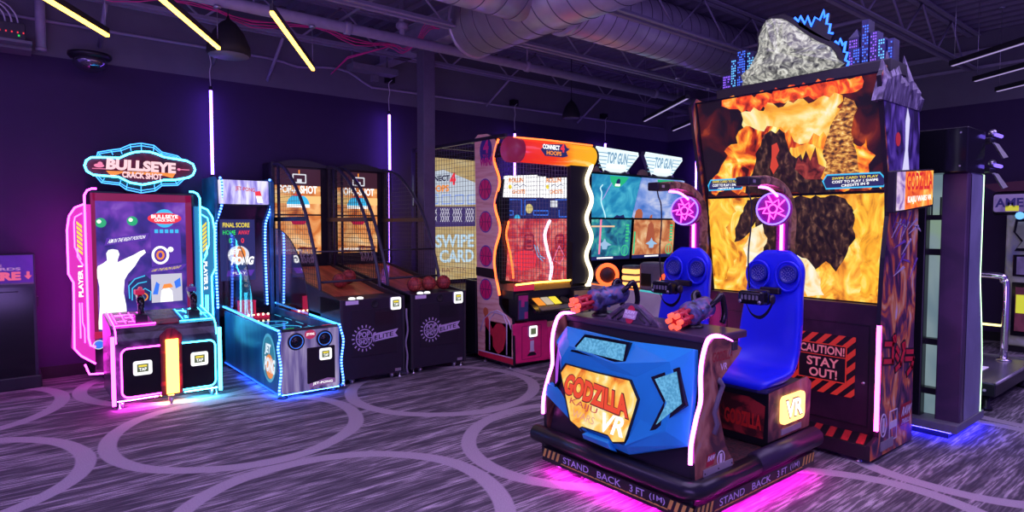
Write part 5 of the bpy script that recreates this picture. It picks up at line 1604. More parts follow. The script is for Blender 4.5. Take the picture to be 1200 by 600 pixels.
def cockpit():
    t = thing('cockpit_seat', 'white sided flight game seat with red glowing engine ring and amber louvres', 'game seat', (6.9, 5.5, 0))
    x0, x1, ya, yb, z = 6.52, 7.20, 4.40, 6.70, .75
    MB().box(x0 + .06, x1, ya + .05, yb, .06, z - .06).build('deck', M['black'], t, .01)
    MB().add([(x0, ya, z), (x1, ya, z), (x1, yb, z + .03), (x0 + .25, yb, z + .03), (x0, ya, z - .04), (x1, ya, z - .04), (x1, yb, z - .02), (x0 + .25, yb, z - .02)], [(0, 1, 2, 3), (7, 6, 5, 4), (0, 4, 5, 1), (1, 5, 6, 2), (2, 6, 7, 3), (3, 7, 4, 0)]).build('deck_top', S('deck_grey', (.30, .28, .36), .4), t, .006)
    SF = Fr((x0, ya, .10), (.25, yb - ya, 0), (-.28, 0, .62))
    # sloping white flank (kept clear of the floor)
    L = math.hypot(.25, yb - ya)
    A = [Vector((x0 - .01, ya, z)), Vector((x0 + .24, yb, z + .03)), Vector((x0 - .02, yb, .12)), Vector((x0 - .30, ya + .1, .12))]
    n = (A[3] - A[0]).cross(A[1] - A[0]).normalized()
    P = lambda u, v, d=0.0: A[0].lerp(A[1], u).lerp(A[3].lerp(A[2], u), v) + n * d
    fl = MB().add([A[0], A[1], A[2], A[3]] + [a - n * .04 for a in A], [(0, 1, 2, 3), (7, 6, 5, 4), (0, 4, 5, 1), (1, 5, 6, 2), (2, 6, 7, 3), (3, 7, 4, 0)]).build('side_flank', SN('flank_white', [(.4, (.62, .58, .74)), (.6, (.78, .74, .88))], 2.5, .4, 3, rough=.4), t, .004)
    d = .006 if (P(.5, .5, .1) - CAM_O).length < (P(.5, .5) - CAM_O).length else -.006

    def patch(q): return [P(u, v, d) for u, v in q]
    mb = MB()
    random.seed(3)
    for k in range(26):
        u, v = .04 + k * .036, .03 + random.uniform(0, .05)
        w = random.uniform(.012, .03)
        mb.add(patch([(u, v), (u + w, v), (u + w * .6, v + .07), (u + w * .2, v + .08)]), [(0, 1, 2, 3)])
    mb.build('flank_print', S('flank_ink', (.05, .05, .10), .5), fl)
    mb = MB().add(patch([(.25, .28), (.36, .24), (.38, .45), (.27, .5)]), [(0, 1, 2, 3)])
    mb.build('flank_window', S('flank_maroon', (.16, .01, .04), .3), fl)
    mb = MB().add(patch([(.05, .22), (.16, .20), (.17, .36), (.06, .38)]), [(0, 1, 2, 3)])
    mb.build('flank_sticker', S('flank_sticker', (.85, .85, .9), .5), fl)
    MB().tube([A[0].lerp(A[1], 0) + Vector((-.01, 0, .02)), A[0].lerp(A[1], .42) + Vector((-.01, 0, .02))], .016, 6).build('trim_light', E('trim_teal', (.02, .45, .50), 1.2), t)
    MB().tube([A[0].lerp(A[1], .45) + Vector((-.01, 0, .02)), A[1] + Vector((-.01, 0, .02))], .012, 6).build('trim_light', E('trim_orange', (1, .22, .05), 1.2), t)
    # engine nozzle with a glowing ring
    c = Vector((6.90, 6.22, z + .18)); ax = Vector((-.62, -.78, .05)).normalized()
    MB().lathe(c, -ax, [(.13, 0), (.16, .05), (.16, .3), (.10, .4)], 24).build('engine_nozzle', M['dark_grey'], t)
    e = ax.orthogonal().normalized(); w = ax.cross(e)
    MB().tube([c + ax * .01 + (e * math.cos(a) + w * math.sin(a)) * .145 for a in [i * PI / 14 for i in range(28)]], .028, 8, True).build('glow_ring', E('nozzle_red', (1, .09, .02), 3.2), t)
    MB().box(6.86, 7.12, 5.66, 5.92, z + .02, z + .34).build('louvre_pod', M['grey'], t, .03)
    mb = MB()
    for k in range(3):
        mb.box(6.84, 7.08, 5.64, 5.90, z + .035 + k * .095, z + .10 + k * .095)
    mb.build('glow_louvre', E('louvre_amber', (1, .40, .10), 2.2), t, .02)
    MB().box(6.82, 7.12, 5.10, 5.58, z - .0, z + .40).build('seat_pod', S('pod_grey', (.20, .18, .27), .4), t, .05)
    MB().box(6.805, 6.825, 5.36, 5.52, z + .08, z + .25).build('pod_vent', M['black'], t)
    MB().add([(6.80, 5.22, z + .12), (6.80, 5.16, z + .13), (6.80, 5.12, z + .27), (6.80, 5.18, z + .24), (6.83, 5.22, z + .12), (6.83, 5.16, z + .13), (6.83, 5.12, z + .27), (6.83, 5.18, z + .24)], [(0, 1, 2, 3), (7, 6, 5, 4), (0, 4, 5, 1), (1, 5, 6, 2), (2, 6, 7, 3), (3, 7, 4, 0)]).build('tail_lamp', E('tail_red', (1, .08, .02), 2), t)
    MB().box(6.86, 7.16, 4.62, 5.05, z, z + .10).box(6.88, 7.14, 5.02, 5.12, z + .05, z + .55).build('seat_cushion', S('seat_violet', (.20, .14, .26), .5), t, .04)
    for x in (x0 + .12, x1 - .1):
        for y in (ya + .15, yb - .15):
            glide(x, y, t, .07)


cockpit()
# ---------------------------------------------------------------- giant screen cabinet
Y0, Y1 = 1.715, 3.20


def slab(mb, fr, outline, th, mi=0, side=None):
    mb.poly(fr, outline, -th, 0, mi, side)
    return mb


def giant():
    t = thing('giant_screen_cabinet', 'giant double screen cabinet showing flames with a rock and skyline topper', 'arcade machine', (5.0, 2.46, 0))
    MB().box(4.97, 5.36, Y0 + .03, Y1 - .03, .05, 2.66).build('cabinet_body', M['black'], t, .01)
    # screens
    U = Fr((4.81, 0, 1.905), (0, -1, 0), (-.18, 0, .78))
    Lo = Fr((4.935, 0, 1.09), (0, -1, 0), (-.125, 0, .80))
    a, b = -(Y1 - .03), -(Y0 + .025)
    us = MB().rect(U, a, 0, b, .80, -.04, 0).build('upper_screen', [M['fire_dark'], M['black']], t)
    ls = MB().rect(Lo, a, 0, b, .805, -.04, 0).build('lower_screen', [M['fire_pale'], M['black']], t)
    for fr, h, p in ((U, .80, us), (Lo, .805, ls)):
        MB().ring2(fr, [(a - .015, -.014), (b + .015, -.014), (b + .015, h + .014), (a - .015, h + .014)], [(a, 0), (b, 0), (b, h), (a, h)], -.05, .010).build('screen_bezel', M['black_gloss'], p)
    tr = lambda pts: trace(U, pts)
    mb = MB()
    mb.flat(U, tr([(846, 118), (1008, 87), (1010, 104), (985, 112), (930, 118), (880, 131), (850, 128)]) and jag(tr([(846, 118), (1008, 87), (1010, 104), (985, 112), (930, 118), (880, 131), (850, 128)]), .025, None, 3), .002)
    mb.build('flame_band', [M['fire_red']], us)
    mb = MB()
    mb.flat(U, jag(tr([(869, 134), (900, 124), (930, 121), (985, 112), (988, 150), (975, 168), (950, 172), (930, 168), (900, 160), (872, 152)]), .03, None, 5), .003)
    mb.build('flame_centre', [EN('hot_fire_picture', [(.3, (.85, .20, .01)), (.45, (1, .48, .04)), (.58, (1, .78, .25)), (.7, (1, .97, .75))], 4.0, 1.0, 1.4, 6)], us)
    mb = MB()
    mb.flat(U, jag(tr([(834, 211), (842, 200), (852, 190), (848, 176), (862, 168), (866, 155), (874, 150), (890, 156), (905, 150), (925, 158), (938, 170), (960, 160), (985, 165), (1004, 172), (1012, 176), (1014, 160), (1022, 176), (1024, 190), (1019, 203), (1030, 212), (1033, 222), (960, 225), (835, 228)]), .026, None, 7, .03), .0035)
    mb.build('flame_body', [M['fire']], us)
    mb = MB().flat(U, jag(tr([(926, 172), (945, 166), (960, 172), (972, 184), (980, 205), (955, 212), (935, 200), (928, 190)]), .02, None, 9), .0045)
    mb.build('flame_glow', [M['fire_pale']], us)
    mb = MB().flat(U, jag(tr([(966, 214), (968, 190), (965, 178), (970, 160), (974, 148), (984, 130), (991, 114), (1001, 118), (1004, 128), (998, 150), (1001, 168), (1006, 190), (1008, 212)]), .008, None, 4), .0055)
    mb.build('burning_tower', [M['tower_pic']], us)
    mb = MB()
    crag = [(873, 227), (879, 208), (884, 196), (886, 180), (892, 170), (897, 158), (903, 152), (910, 155), (915, 151), (922, 162), (925, 176), (933, 185), (938, 181), (945, 193), (955, 199), (964, 210), (975, 216), (980, 226)]
    mb.flat(U, jag(tr(crag), .012, None, 8), .0065)
    mb.build('rock_crag', [M['rock_dark']], us)
    mb = MB().flat(U, tr([(932, 198), (936, 184), (940, 190), (945, 176), (950, 188), (956, 172), (960, 192), (968, 196), (962, 210), (945, 210)]), .0075)
    mb.build('red_rocks', [M['rock_red']], us)
    mb = MB().flat(U, tr([(905, 170), (911, 167), (914, 176), (910, 184), (913, 194), (907, 204), (903, 196), (905, 184)]), .0085)
    mb.build('lava_vent', [E('lava', (.75, .06, .02), .9)], us)
    for q, c1 in (([(832, 223), (870, 221), (872, 215), (870, 209), (834, 211), (831, 217)], 0), ([(969, 221), (1036, 218), (1040, 211), (1032, 202), (970, 205), (965, 212)], 1)):
        P = tr(q)
        pl = MB().flat(U, P, .010).build('info_plaque', [M['e_navy']], us)
        MB().tube(on(U, P, .012), .006, 5, True).build('plaque_outline', M['e_cyan'], us)
        cx0, cx1 = (836, 867) if c1 == 0 else (976, 1030)
        y = (213, 220) if c1 == 0 else (208.5, 217.5)
        s = (211, 218) if c1 == 0 else (206, 215)
        def ln(y0, k): return y0 + k
        mb = MB()
        dy = -1.2 if c1 == 0 else -3.2
        base = 214.5 if c1 == 0 else 210.5
        for j, (txt, mi) in enumerate((('SWIPE CARD TO PLAY', 0), ('COST TO PLAY 1 SWIPE', 1), ('CREDITS IN 0', 1))):
            yy = base + j * 4.2
            ind = 0 if j < 2 else (cx1 - cx0) * .2
            mb.textq(U, txt, tr([(cx0 + ind, yy), (cx1 - ind, yy + dy), (cx1 - ind, yy + dy - 3), (cx0 + ind, yy - 3)]), .013, mi, .02)
        mb.build('plaque_lettering', [M['e_yellow'], M['e_white']], us)
    # lower picture
    tl = lambda pts: trace(Lo, pts)
    MB().flat(Lo, jag(tl([(888, 232), (985, 230), (998, 242), (1002, 262), (1000, 285), (990, 300), (980, 318), (968, 306), (955, 316), (948, 330), (935, 312), (920, 306), (908, 316), (895, 296), (886, 262)]), .014, None, 3), .003).build('rock_crag', [M['rock_dark']], ls)
    MB().flat(Lo, jag(tl([(876, 233), (890, 232), (888, 255), (878, 272), (868, 282), (860, 284), (864, 262)]), .012, None, 4), .003).build('rock_spur', [M['rock_dark']], ls)
    fm = EN('yellow_fire_picture', [(.3, (.55, .16, .01)), (.45, (1, .42, .02)), (.6, (1, .66, .05)), (.75, (1, .85, .25))], 7, 1.0, 2.2, 8, (1, 1, .5))
    for sd, q in ((5, [(1004, 233), (1040, 226), (1034, 290), (1028, 348), (1012, 352), (1006, 330), (1012, 300), (1003, 262)]), (6, [(831, 236), (850, 234), (862, 248), (852, 270), (868, 300), (852, 325), (842, 330), (834, 300)])):
        MB().flat(Lo, jag(tl(q), .022, None, sd, .02), .004).build('flame_tongue', [fm], ls)
    pg = EN('pale_glow_picture', [(.35, (1, .55, .15)), (.5, (1, .85, .5)), (.65, (1, .95, .8))], 8, 1.0, 1, 6)
    for sd, q in ((1, [(935, 300), (950, 306), (960, 325), (966, 347), (945, 346), (935, 330), (930, 312)]), (2, [(882, 270), (893, 262), (899, 285), (890, 306), (876, 312), (872, 290)])):
        MB().flat(Lo, jag(tl(q), .016, None, sd), .004).build('pale_glow', [pg], ls)
    # side panels
    S0 = FY(Y0)
    side = [(4.585, .03), (4.585, .135), (4.72, .17), (4.70, .95), (4.71, 1.10), (4.735, 1.43), (4.79, 1.72), (4.77, 1.95), (4.585, 2.66), (4.66, 2.74), (5.30, 2.60), (5.31, 2.42), (5.30, 2.05), (5.35, 1.74), (5.34, .76), (5.36, .02)]
    art = SN('side_flame_print', [(.36, (.03, .015, .05)), (.47, (.18, .05, .12)), (.54, (.75, .16, .04)), (.62, (.95, .50, .16)), (.74, (.75, .65, .8))], 5.5, 1.8, 8, (1, 1, .45), .35)
    sp = MB().poly(S0, side, -.03, 0, 0, 1).build('side_panel', [art, M['black']], t)
    MB().poly(FY(Y1), side, -.03, 0, 0, 1).build('side_panel', [art, M['black']], t)
    # upper blue part of the print, crystal crest; beam and spot glow put in as emission, panel not backlit
    mb = MB().flat(S0, [(4.60, 2.62), (4.78, 1.98), (5.33, 2.06), (5.31, 2.45), (5.28, 2.58)], .002)
    mb.build('crystal_print', [SN('crystal_print', [(.35, (.02, .012, .06)), (.5, (.12, .07, .32)), (.65, (.32, .24, .6)), (.8, (.8, .75, .95))], 9, 1.2, 7, (1, 1, .5), .35)], sp)
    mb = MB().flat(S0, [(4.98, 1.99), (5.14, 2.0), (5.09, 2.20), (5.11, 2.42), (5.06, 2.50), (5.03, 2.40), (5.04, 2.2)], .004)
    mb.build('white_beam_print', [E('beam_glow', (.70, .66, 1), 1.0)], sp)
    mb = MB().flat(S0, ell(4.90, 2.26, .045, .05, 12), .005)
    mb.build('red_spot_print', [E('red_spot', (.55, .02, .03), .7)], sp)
    crest = SN('crystal_silver', [(.35, (.05, .04, .08)), (.55, (.22, .2, .3)), (.75, (.6, .58, .7))], 22, 1, 6, (1, 1, .3), .35, bump=.6)
    mb = MB()
    for x, h, w in ((4.64, 2.79, .05), (4.72, 2.85, .045), (4.80, 2.90, .06), (4.88, 2.80, .05), (4.95, 2.78, .05), (5.03, 2.87, .05), (5.10, 2.77, .06), (5.18, 2.74, .06), (5.25, 2.66, .05)):
        b = 2.50
        mb.add([(x - w, Y0 - .01, b), (x + w, Y0 - .01, b), (x + w, Y0 + .06, b), (x - w, Y0 + .06, b), (x + w * .7, Y0 - .035, b + (h - b) * .5), (x - w * .6, Y0 - .03, b + (h - b) * .45), (x, Y0 + .02, h)],
               [(0, 1, 4, 5), (1, 2, 6, 4), (2, 3, 6), (3, 0, 5, 6), (5, 4, 6), (3, 2, 1, 0)])
    mb.build('crystal_crest', [crest], t)
    mb = MB()
    for k in range(16):
        random.seed(k)
        x0, z0 = 4.80 + random.uniform(0, .42), 1.25 + random.uniform(0, .45)
        a = random.uniform(-.4, 1.2)
        mb.poly(S0, [(x0, z0), (x0 + .22 * math.cos(a), z0 + .22 * math.sin(a)), (x0 + .2 * math.cos(a) - .01, z0 + .2 * math.sin(a) + .02)], 0, .003, k % 2)
    mb.build('shard_print', [S('shard_white', (.55, .5, .65), .4), S('shard_violet', (.22, .10, .5), .4)], sp)
    # katakana lettering drawn as strokes
    mb = MB()

    def strokes(segs, ox, oz, s, sk, wd=.014, dp=.006):
        for p, q in segs:
            P = [(ox + (x + 0) * s, oz + (y - sk * x) * s) for x, y in (p, q)]
            d = Vector((P[1][0] - P[0][0], P[1][1] - P[0][1])).normalized() * wd
            n = (-d.y * 1.2, d.x * 1.2)
            mb.poly(S0, [(P[0][0] - n[0] - d.x, P[0][1] - n[1] - d.y), (P[1][0] - n[0] + d.x, P[1][1] - n[1] + d.y), (P[1][0] + n[0] + d.x, P[1][1] + n[1] + d.y), (P[0][0] + n[0] - d.x, P[0][1] + n[1] - d.y)], 0, dp)
    dak = [((.92, 1.12), (.98, 1.0)), ((1.06, 1.14), (1.12, 1.02))]
    glyphs = [([((.05, .85), (.85, .85)), ((.85, .85), (.85, .12)), ((0, .12), (.9, .12))] + dak, 4.78, .68, .17, .12),
              ([((.1, .95), (.3, .8)), ((.05, .65), (.25, .5)), ((.1, .1), (.55, .3)), ((.55, .3), (.9, .85))] + [((.75, 1.1), (.81, .98)), ((.9, 1.12), (.96, 1.0))], 4.98, .60, .18, .12),
              ([((.15, .95), (.8, .95)), ((.05, .65), (.9, .65)), ((.9, .65), (.75, .3)), ((.75, .3), (.3, .05))], 5.17, .55, .18, .12)]
    for g in glyphs:
        strokes(*g, .024, .004)
    mb.build('lettering_outline', S('lettering_black', (.015, .005, .01), .5), sp)
    mb = MB()
    for g in glyphs:
        strokes(*g)
    mb.build('side_lettering', [S('lettering_crimson', (.85, .015, .04), .4)], sp)
    mb = MB().ring2(S0, ell(4.80, .24, .055, .085, 22), ell(4.80, .24, .046, .075, 22), 0, .004, 0).rect(S0, 4.785, .19, 4.815, .29, 0, .004, 0)
    mb.ring2(S0, [(4.91, .10), (5.05, .10), (5.05, .32), (4.91, .32)], [(4.917, .107), (5.043, .107), (5.043, .313), (4.917, .313)], 0, .003, 0)
    mb.rect(S0, 4.92, .19, 5.04, .24, 0, .004, 0)
    mb.text(S0, 'RAW', 5.12, .24, 5.30, .31, .006, 0, .05, .03).text(S0, 'THRILLS', 5.11, .18, 5.28, .22, .006, 0, .03, .03)
    mb.flat(S0, [(5.09, .17), (5.29, .17), (5.33, .33), (5.12, .33)], .002, 1)
    mb.build('maker_print', [S('print_pale', (.75, .7, .8), .5), S('print_red3', (.45, .02, .04), .5)], sp)
    MB().rect(S0, 4.76, .06, 4.98, .125, 0, .006).build('serial_plate', M['alu'], sp)
    # side marquee
    MF = FY(1.66)
    sm = MB().box(4.74, 5.44, 1.66, Y0, 1.735, 2.05)
    mk = MB().poly(MF, [(4.735, 1.74), (5.47, 1.80), (5.47, 2.085), (4.735, 2.03)], -.055, 0, 1, 1).build('side_marquee', [M['black'], M['black']], t, .008)
    MB().flat(MF, [(4.90, 1.765), (5.45, 1.815), (5.45, 2.07), (4.90, 2.03)], .004).build('marquee_face', [EN('orange_marquee_picture', [(.3, (.55, .03, .01)), (.5, (1, .20, .02)), (.65, (1, .5, .08)), (.8, (1, .9, .5))], 7, 1.15, 1, 4)], mk)
    MB().flat(MF, [(4.745, 1.755), (4.90, 1.765), (4.90, 2.03), (4.745, 2.02)], .004).build('marquee_face', [EN('pale_marquee_picture', [(.35, (.2, .1, .45)), (.55, (.75, .55, .8)), (.75, (1, .9, .95))], 8, 1.0, 1, 4)], mk)
    mb = MB().textq(MF, 'GODZILLA', [(4.92, 1.90), (5.43, 1.93), (5.43, 2.06), (4.92, 2.025)], .006, 0, .03)
    mb.textq(MF, 'KAIJU WARS VR', [(4.95, 1.80), (5.42, 1.84), (5.42, 1.89), (4.95, 1.86)], .006, 1, .02)
    mb.build('marquee_lettering', [E('lettering_deep_red', (.70, .02, .01), 1), M['e_white']], mk)
    # front lower panel, step, warning sign
    FX0 = FX(4.86)
    lp = MB().box(4.86, 4.97, Y0 + .03, Y1 - .03, .12, 1.08).build('front_panel', SN('panel_plum', [(.4, (.030, .012, .028)), (.6, (.055, .02, .045))], 3, rough=.4), t, .004)
    MB().ring2(FX0, [(-3.0, .18), (-1.84, .18), (-1.84, .93), (-3.0, .93)], [(-2.992, .188), (-1.848, .188), (-1.848, .922), (-2.992, .922)], 0, .004).build('door_outline', M['black'], lp)
    MB().lathe(FX0.P(-1.875, .50), FX0.n, [(.012, 0), (.012, .006)], 10).build('door_lock', M['steel'], lp)
    mb = MB()
    u0, u1, v0, v1 = -2.41, -1.935, .375, .83
    mb.rect(FX0, u0, v0, u1, v1, 0, .003, 0)
    k = u0 - .5
    while k < u1:
        pts = []
        a0, a1 = max(k, u0), min(k + .045, u1)
        q = [(k, v0), (k + .05, v0), (k + .05 + .5, v0 + .5), (k + .5, v0 + .5)]
        # clip the slanted stripe to the sign
        poly = q
        for ax, lim, sg in ((0, u0, 1), (0, u1, -1), (1, v0, 1), (1, v1, -1)):
            o = []
            for i in range(len(poly)):
                A, B = poly[i], poly[(i + 1) % len(poly)]
                ia, ib = (A[ax] - lim) * sg >= 0, (B[ax] - lim) * sg >= 0
                if ia: o.append(A)
                if ia != ib:
                    tt = (lim - A[ax]) / (B[ax] - A[ax])
                    o.append((A[0] + (B[0] - A[0]) * tt, A[1] + (B[1] - A[1]) * tt))
            poly = o
            if not poly: break
        if len(poly) > 2:
            mb.flat(FX0, poly, .0045, 1)
        k += .10
    mb.rect(FX0, -2.36, .47, -1.995, .755, .005, .007, 0)
    mb.ring2(FX0, [(-2.36, .47), (-1.995, .47), (-1.995, .755), (-2.36, .755)], [(-2.352, .478), (-2.003, .478), (-2.003, .747), (-2.352, .747)], .006, .009, 1)
    mb.rect(FX0, -2.36, .66, -1.995, .666, .006, .009, 1)
    for txt, q in (('CAUTION!', (-2.345, .675, -2.01, .74)), ('STAY', (-2.29, .575, -2.05, .645)), ('OUT!', (-2.27, .49, -2.06, .56))):
        mb.text(FX0, txt, *q, .010, 2, .025)
    mb.build('warning_sign', [S('sign_black', (.015, .008, .012), .5), E('sign_red', (.75, .03, .02), .55), E('sign_pink', (.85, .18, .32), .6)], lp)
    st = MB().box(4.585, 4.86, Y0 + .03, Y1 - .03, .03, .13).build('front_step', M['black'], t, .004)
    mb = MB()
    TZ = FZ(.131)
    y = Y0 + .05
    while y < Y1 - .1:
        mb.flat(TZ, [(4.60, y), (4.60, y + .05), (4.85, y + .12), (4.85, y + .07)], .001)
        y += .105
    mb.build('step_stripes', [S('stripe_red', (.55, .03, .03), .5)], st)
    for y in (Y0 + .012, Y1 - .012):
        MB().box(4.70, 4.725, y - .012, y + .012, .215, .96).build('led_strip', M['hotN'] if False else E('strip_magenta', (1, .05, .50), 14), t)
    # topper
    K = FX(4.72)
    MB().box(4.68, 4.98, Y0 - .02, 3.02, 2.70, 2.785).build('topper_base', M['black'], t, .006)
    rock = [(-2.80, 2.78), (-2.79, 2.86), (-2.70, 2.95), (-2.645, 3.07), (-2.655, 3.17), (-2.58, 3.255), (-2.49, 3.25), (-2.41, 3.195), (-2.31, 3.10), (-2.20, 3.01), (-2.11, 2.95), (-2.06, 2.86), (-2.06, 2.78)]
    back = [(-2.84, 2.76), (-2.82, 2.90), (-2.74, 2.98), (-2.69, 3.06), (-2.70, 3.19), (-2.60, 3.295), (-2.48, 3.29), (-2.385, 3.225), (-2.27, 3.12), (-2.16, 3.03), (-2.07, 2.97), (-1.99, 2.82), (-1.98, 2.76)]
    tb = MB().poly(K, back, -.06, -.02).build('topper_backing', M['black'], t)
    # faceted lit boulder
    bm_ = MB()
    c = (sum(p[0] for p in rock) / len(rock), 2.97)
    random.seed(11)
    rings = []
    for f, d in ((1, .0), (.97, .05), (.72, .10), (.40, .125)):
        rings.append([K.P(c[0] + (a - c[0]) * f + random.uniform(-.012, .012) * (d > 0), c[1] + (b - c[1]) * f, d + random.uniform(-.02, .02) * (d > 0)) for a, b in smooth([(p[0], p[1], 0) for p in rock + rock[:1]], 1) and [(p.x, p.y) for p in smooth([(p[0], p[1], 0) for p in rock + rock[:1]], 1)][:-1]])
    n = len(rings[0])
    vs = [v for r in rings for v in r] + [K.P(c[0], c[1], .13)]
    fs = [(k * n + i, k * n + (i + 1) % n, (k + 1) * n + (i + 1) % n, (k + 1) * n + i) for k in range(3) for i in range(n)] + [(3 * n + i, 3 * n + (i + 1) % n, 4 * n) for i in range(n)]
    bm_.add(vs, fs)
    bm_.build('lit_boulder', [M['rock_lit']], t)
    zz = [(-2.39, 3.235), (-2.36, 3.20), (-2.345, 3.235), (-2.31, 3.17), (-2.29, 3.22), (-2.26, 3.14), (-2.235, 3.20), (-2.20, 3.17), (-2.17, 3.235), (-2.165, 3.18), (-2.14, 3.20), (-2.15, 3.13), (-2.12, 3.12), (-2.13, 3.06), (-2.10, 3.05)]
    z2 = [(-2.085, 2.99), (-2.06, 2.965), (-2.05, 3.0), (-2.03, 2.95), (-2.01, 2.97), (-2.02, 2.90), (-1.995, 2.89), (-2.01, 2.84), (-1.985, 2.82), (-2.0, 2.78)]
    mb = MB().tube(on(K, zz, -.01), .009, 5).tube(on(K, z2, -.01), .009, 5)
    mb.build('zigzag_neon', E('zigzag_blue', (.02, .12, 1), 4), t)
    mb = MB().poly(K, zz + [(-2.13, 3.0), (-2.25, 3.08), (-2.36, 3.17)], -.05, -.02)
    mb.build('zigzag_backing', M['black'], t)
    sky = SN('tower_navy', [(.4, (.012, .012, .06)), (.6, (.03, .03, .15))], 6, .2, 2)
    win = [E('window_blue', (.05, .16, 1), 1.6), E('window_violet', (.30, .12, 1), 1.3), E('window_cyan', (.12, .50, 1), 1.6)]

    def tower(u0, u1, z1, col, d0=.0, roof=None, z0=2.785):
        x = 4.72 + d0
        b = MB().box(x, x + .10, -u1, -u0, z0, z1)
        if roof:
            cy = -(u0 + u1) / 2
            b.add([(x, -u1, z1), (x + .1, -u1, z1), (x + .1, -u0, z1), (x, -u0, z1), (x + .05, cy, z1 + roof)], [(0, 1, 4), (1, 2, 4), (2, 3, 4), (3, 0, 4)])
        tw = b.build('skyline_tower', [sky], t)
        fr = FX(x)
        mb = MB()
        v = z0 + .015
        random.seed(int(abs(u0) * 1000))
        while v < z1 - .012:
            u = u0 + .008
            while u < u1 - .006:
                if random.random() < .78:
                    mb.rect(fr, u, v, u + .007, v + .011, 0, .003, 0)
                u += .014
            v += .020
        mb.build('tower_windows', [win[col]], tw)
    tower(-2.99, -2.92, 2.90, 1); tower(-2.915, -2.865, 3.02, 2); tower(-2.86, -2.79, 3.075, 0); tower(-2.785, -2.725, 3.06, 2, .02)
    tower(-1.995, -1.925, 2.99, 1, .02, .07); tower(-1.95, -1.90, 2.90, 0, -.02); tower(-1.90, -1.855, 3.09, 0); tower(-1.85, -1.80, 3.00, 1, .01); tower(-1.795, -1.745, 2.94, 2); tower(-1.74, -1.70, 2.93, 0, .02)
    for x, y in ((4.62, 1.80), (4.62, 3.12), (5.30, 1.80)):
        glide(x, y, t, .05)


giant()
# ---------------------------------------------------------------- two seat VR ride
PY0, PY1 = 1.95, 3.13


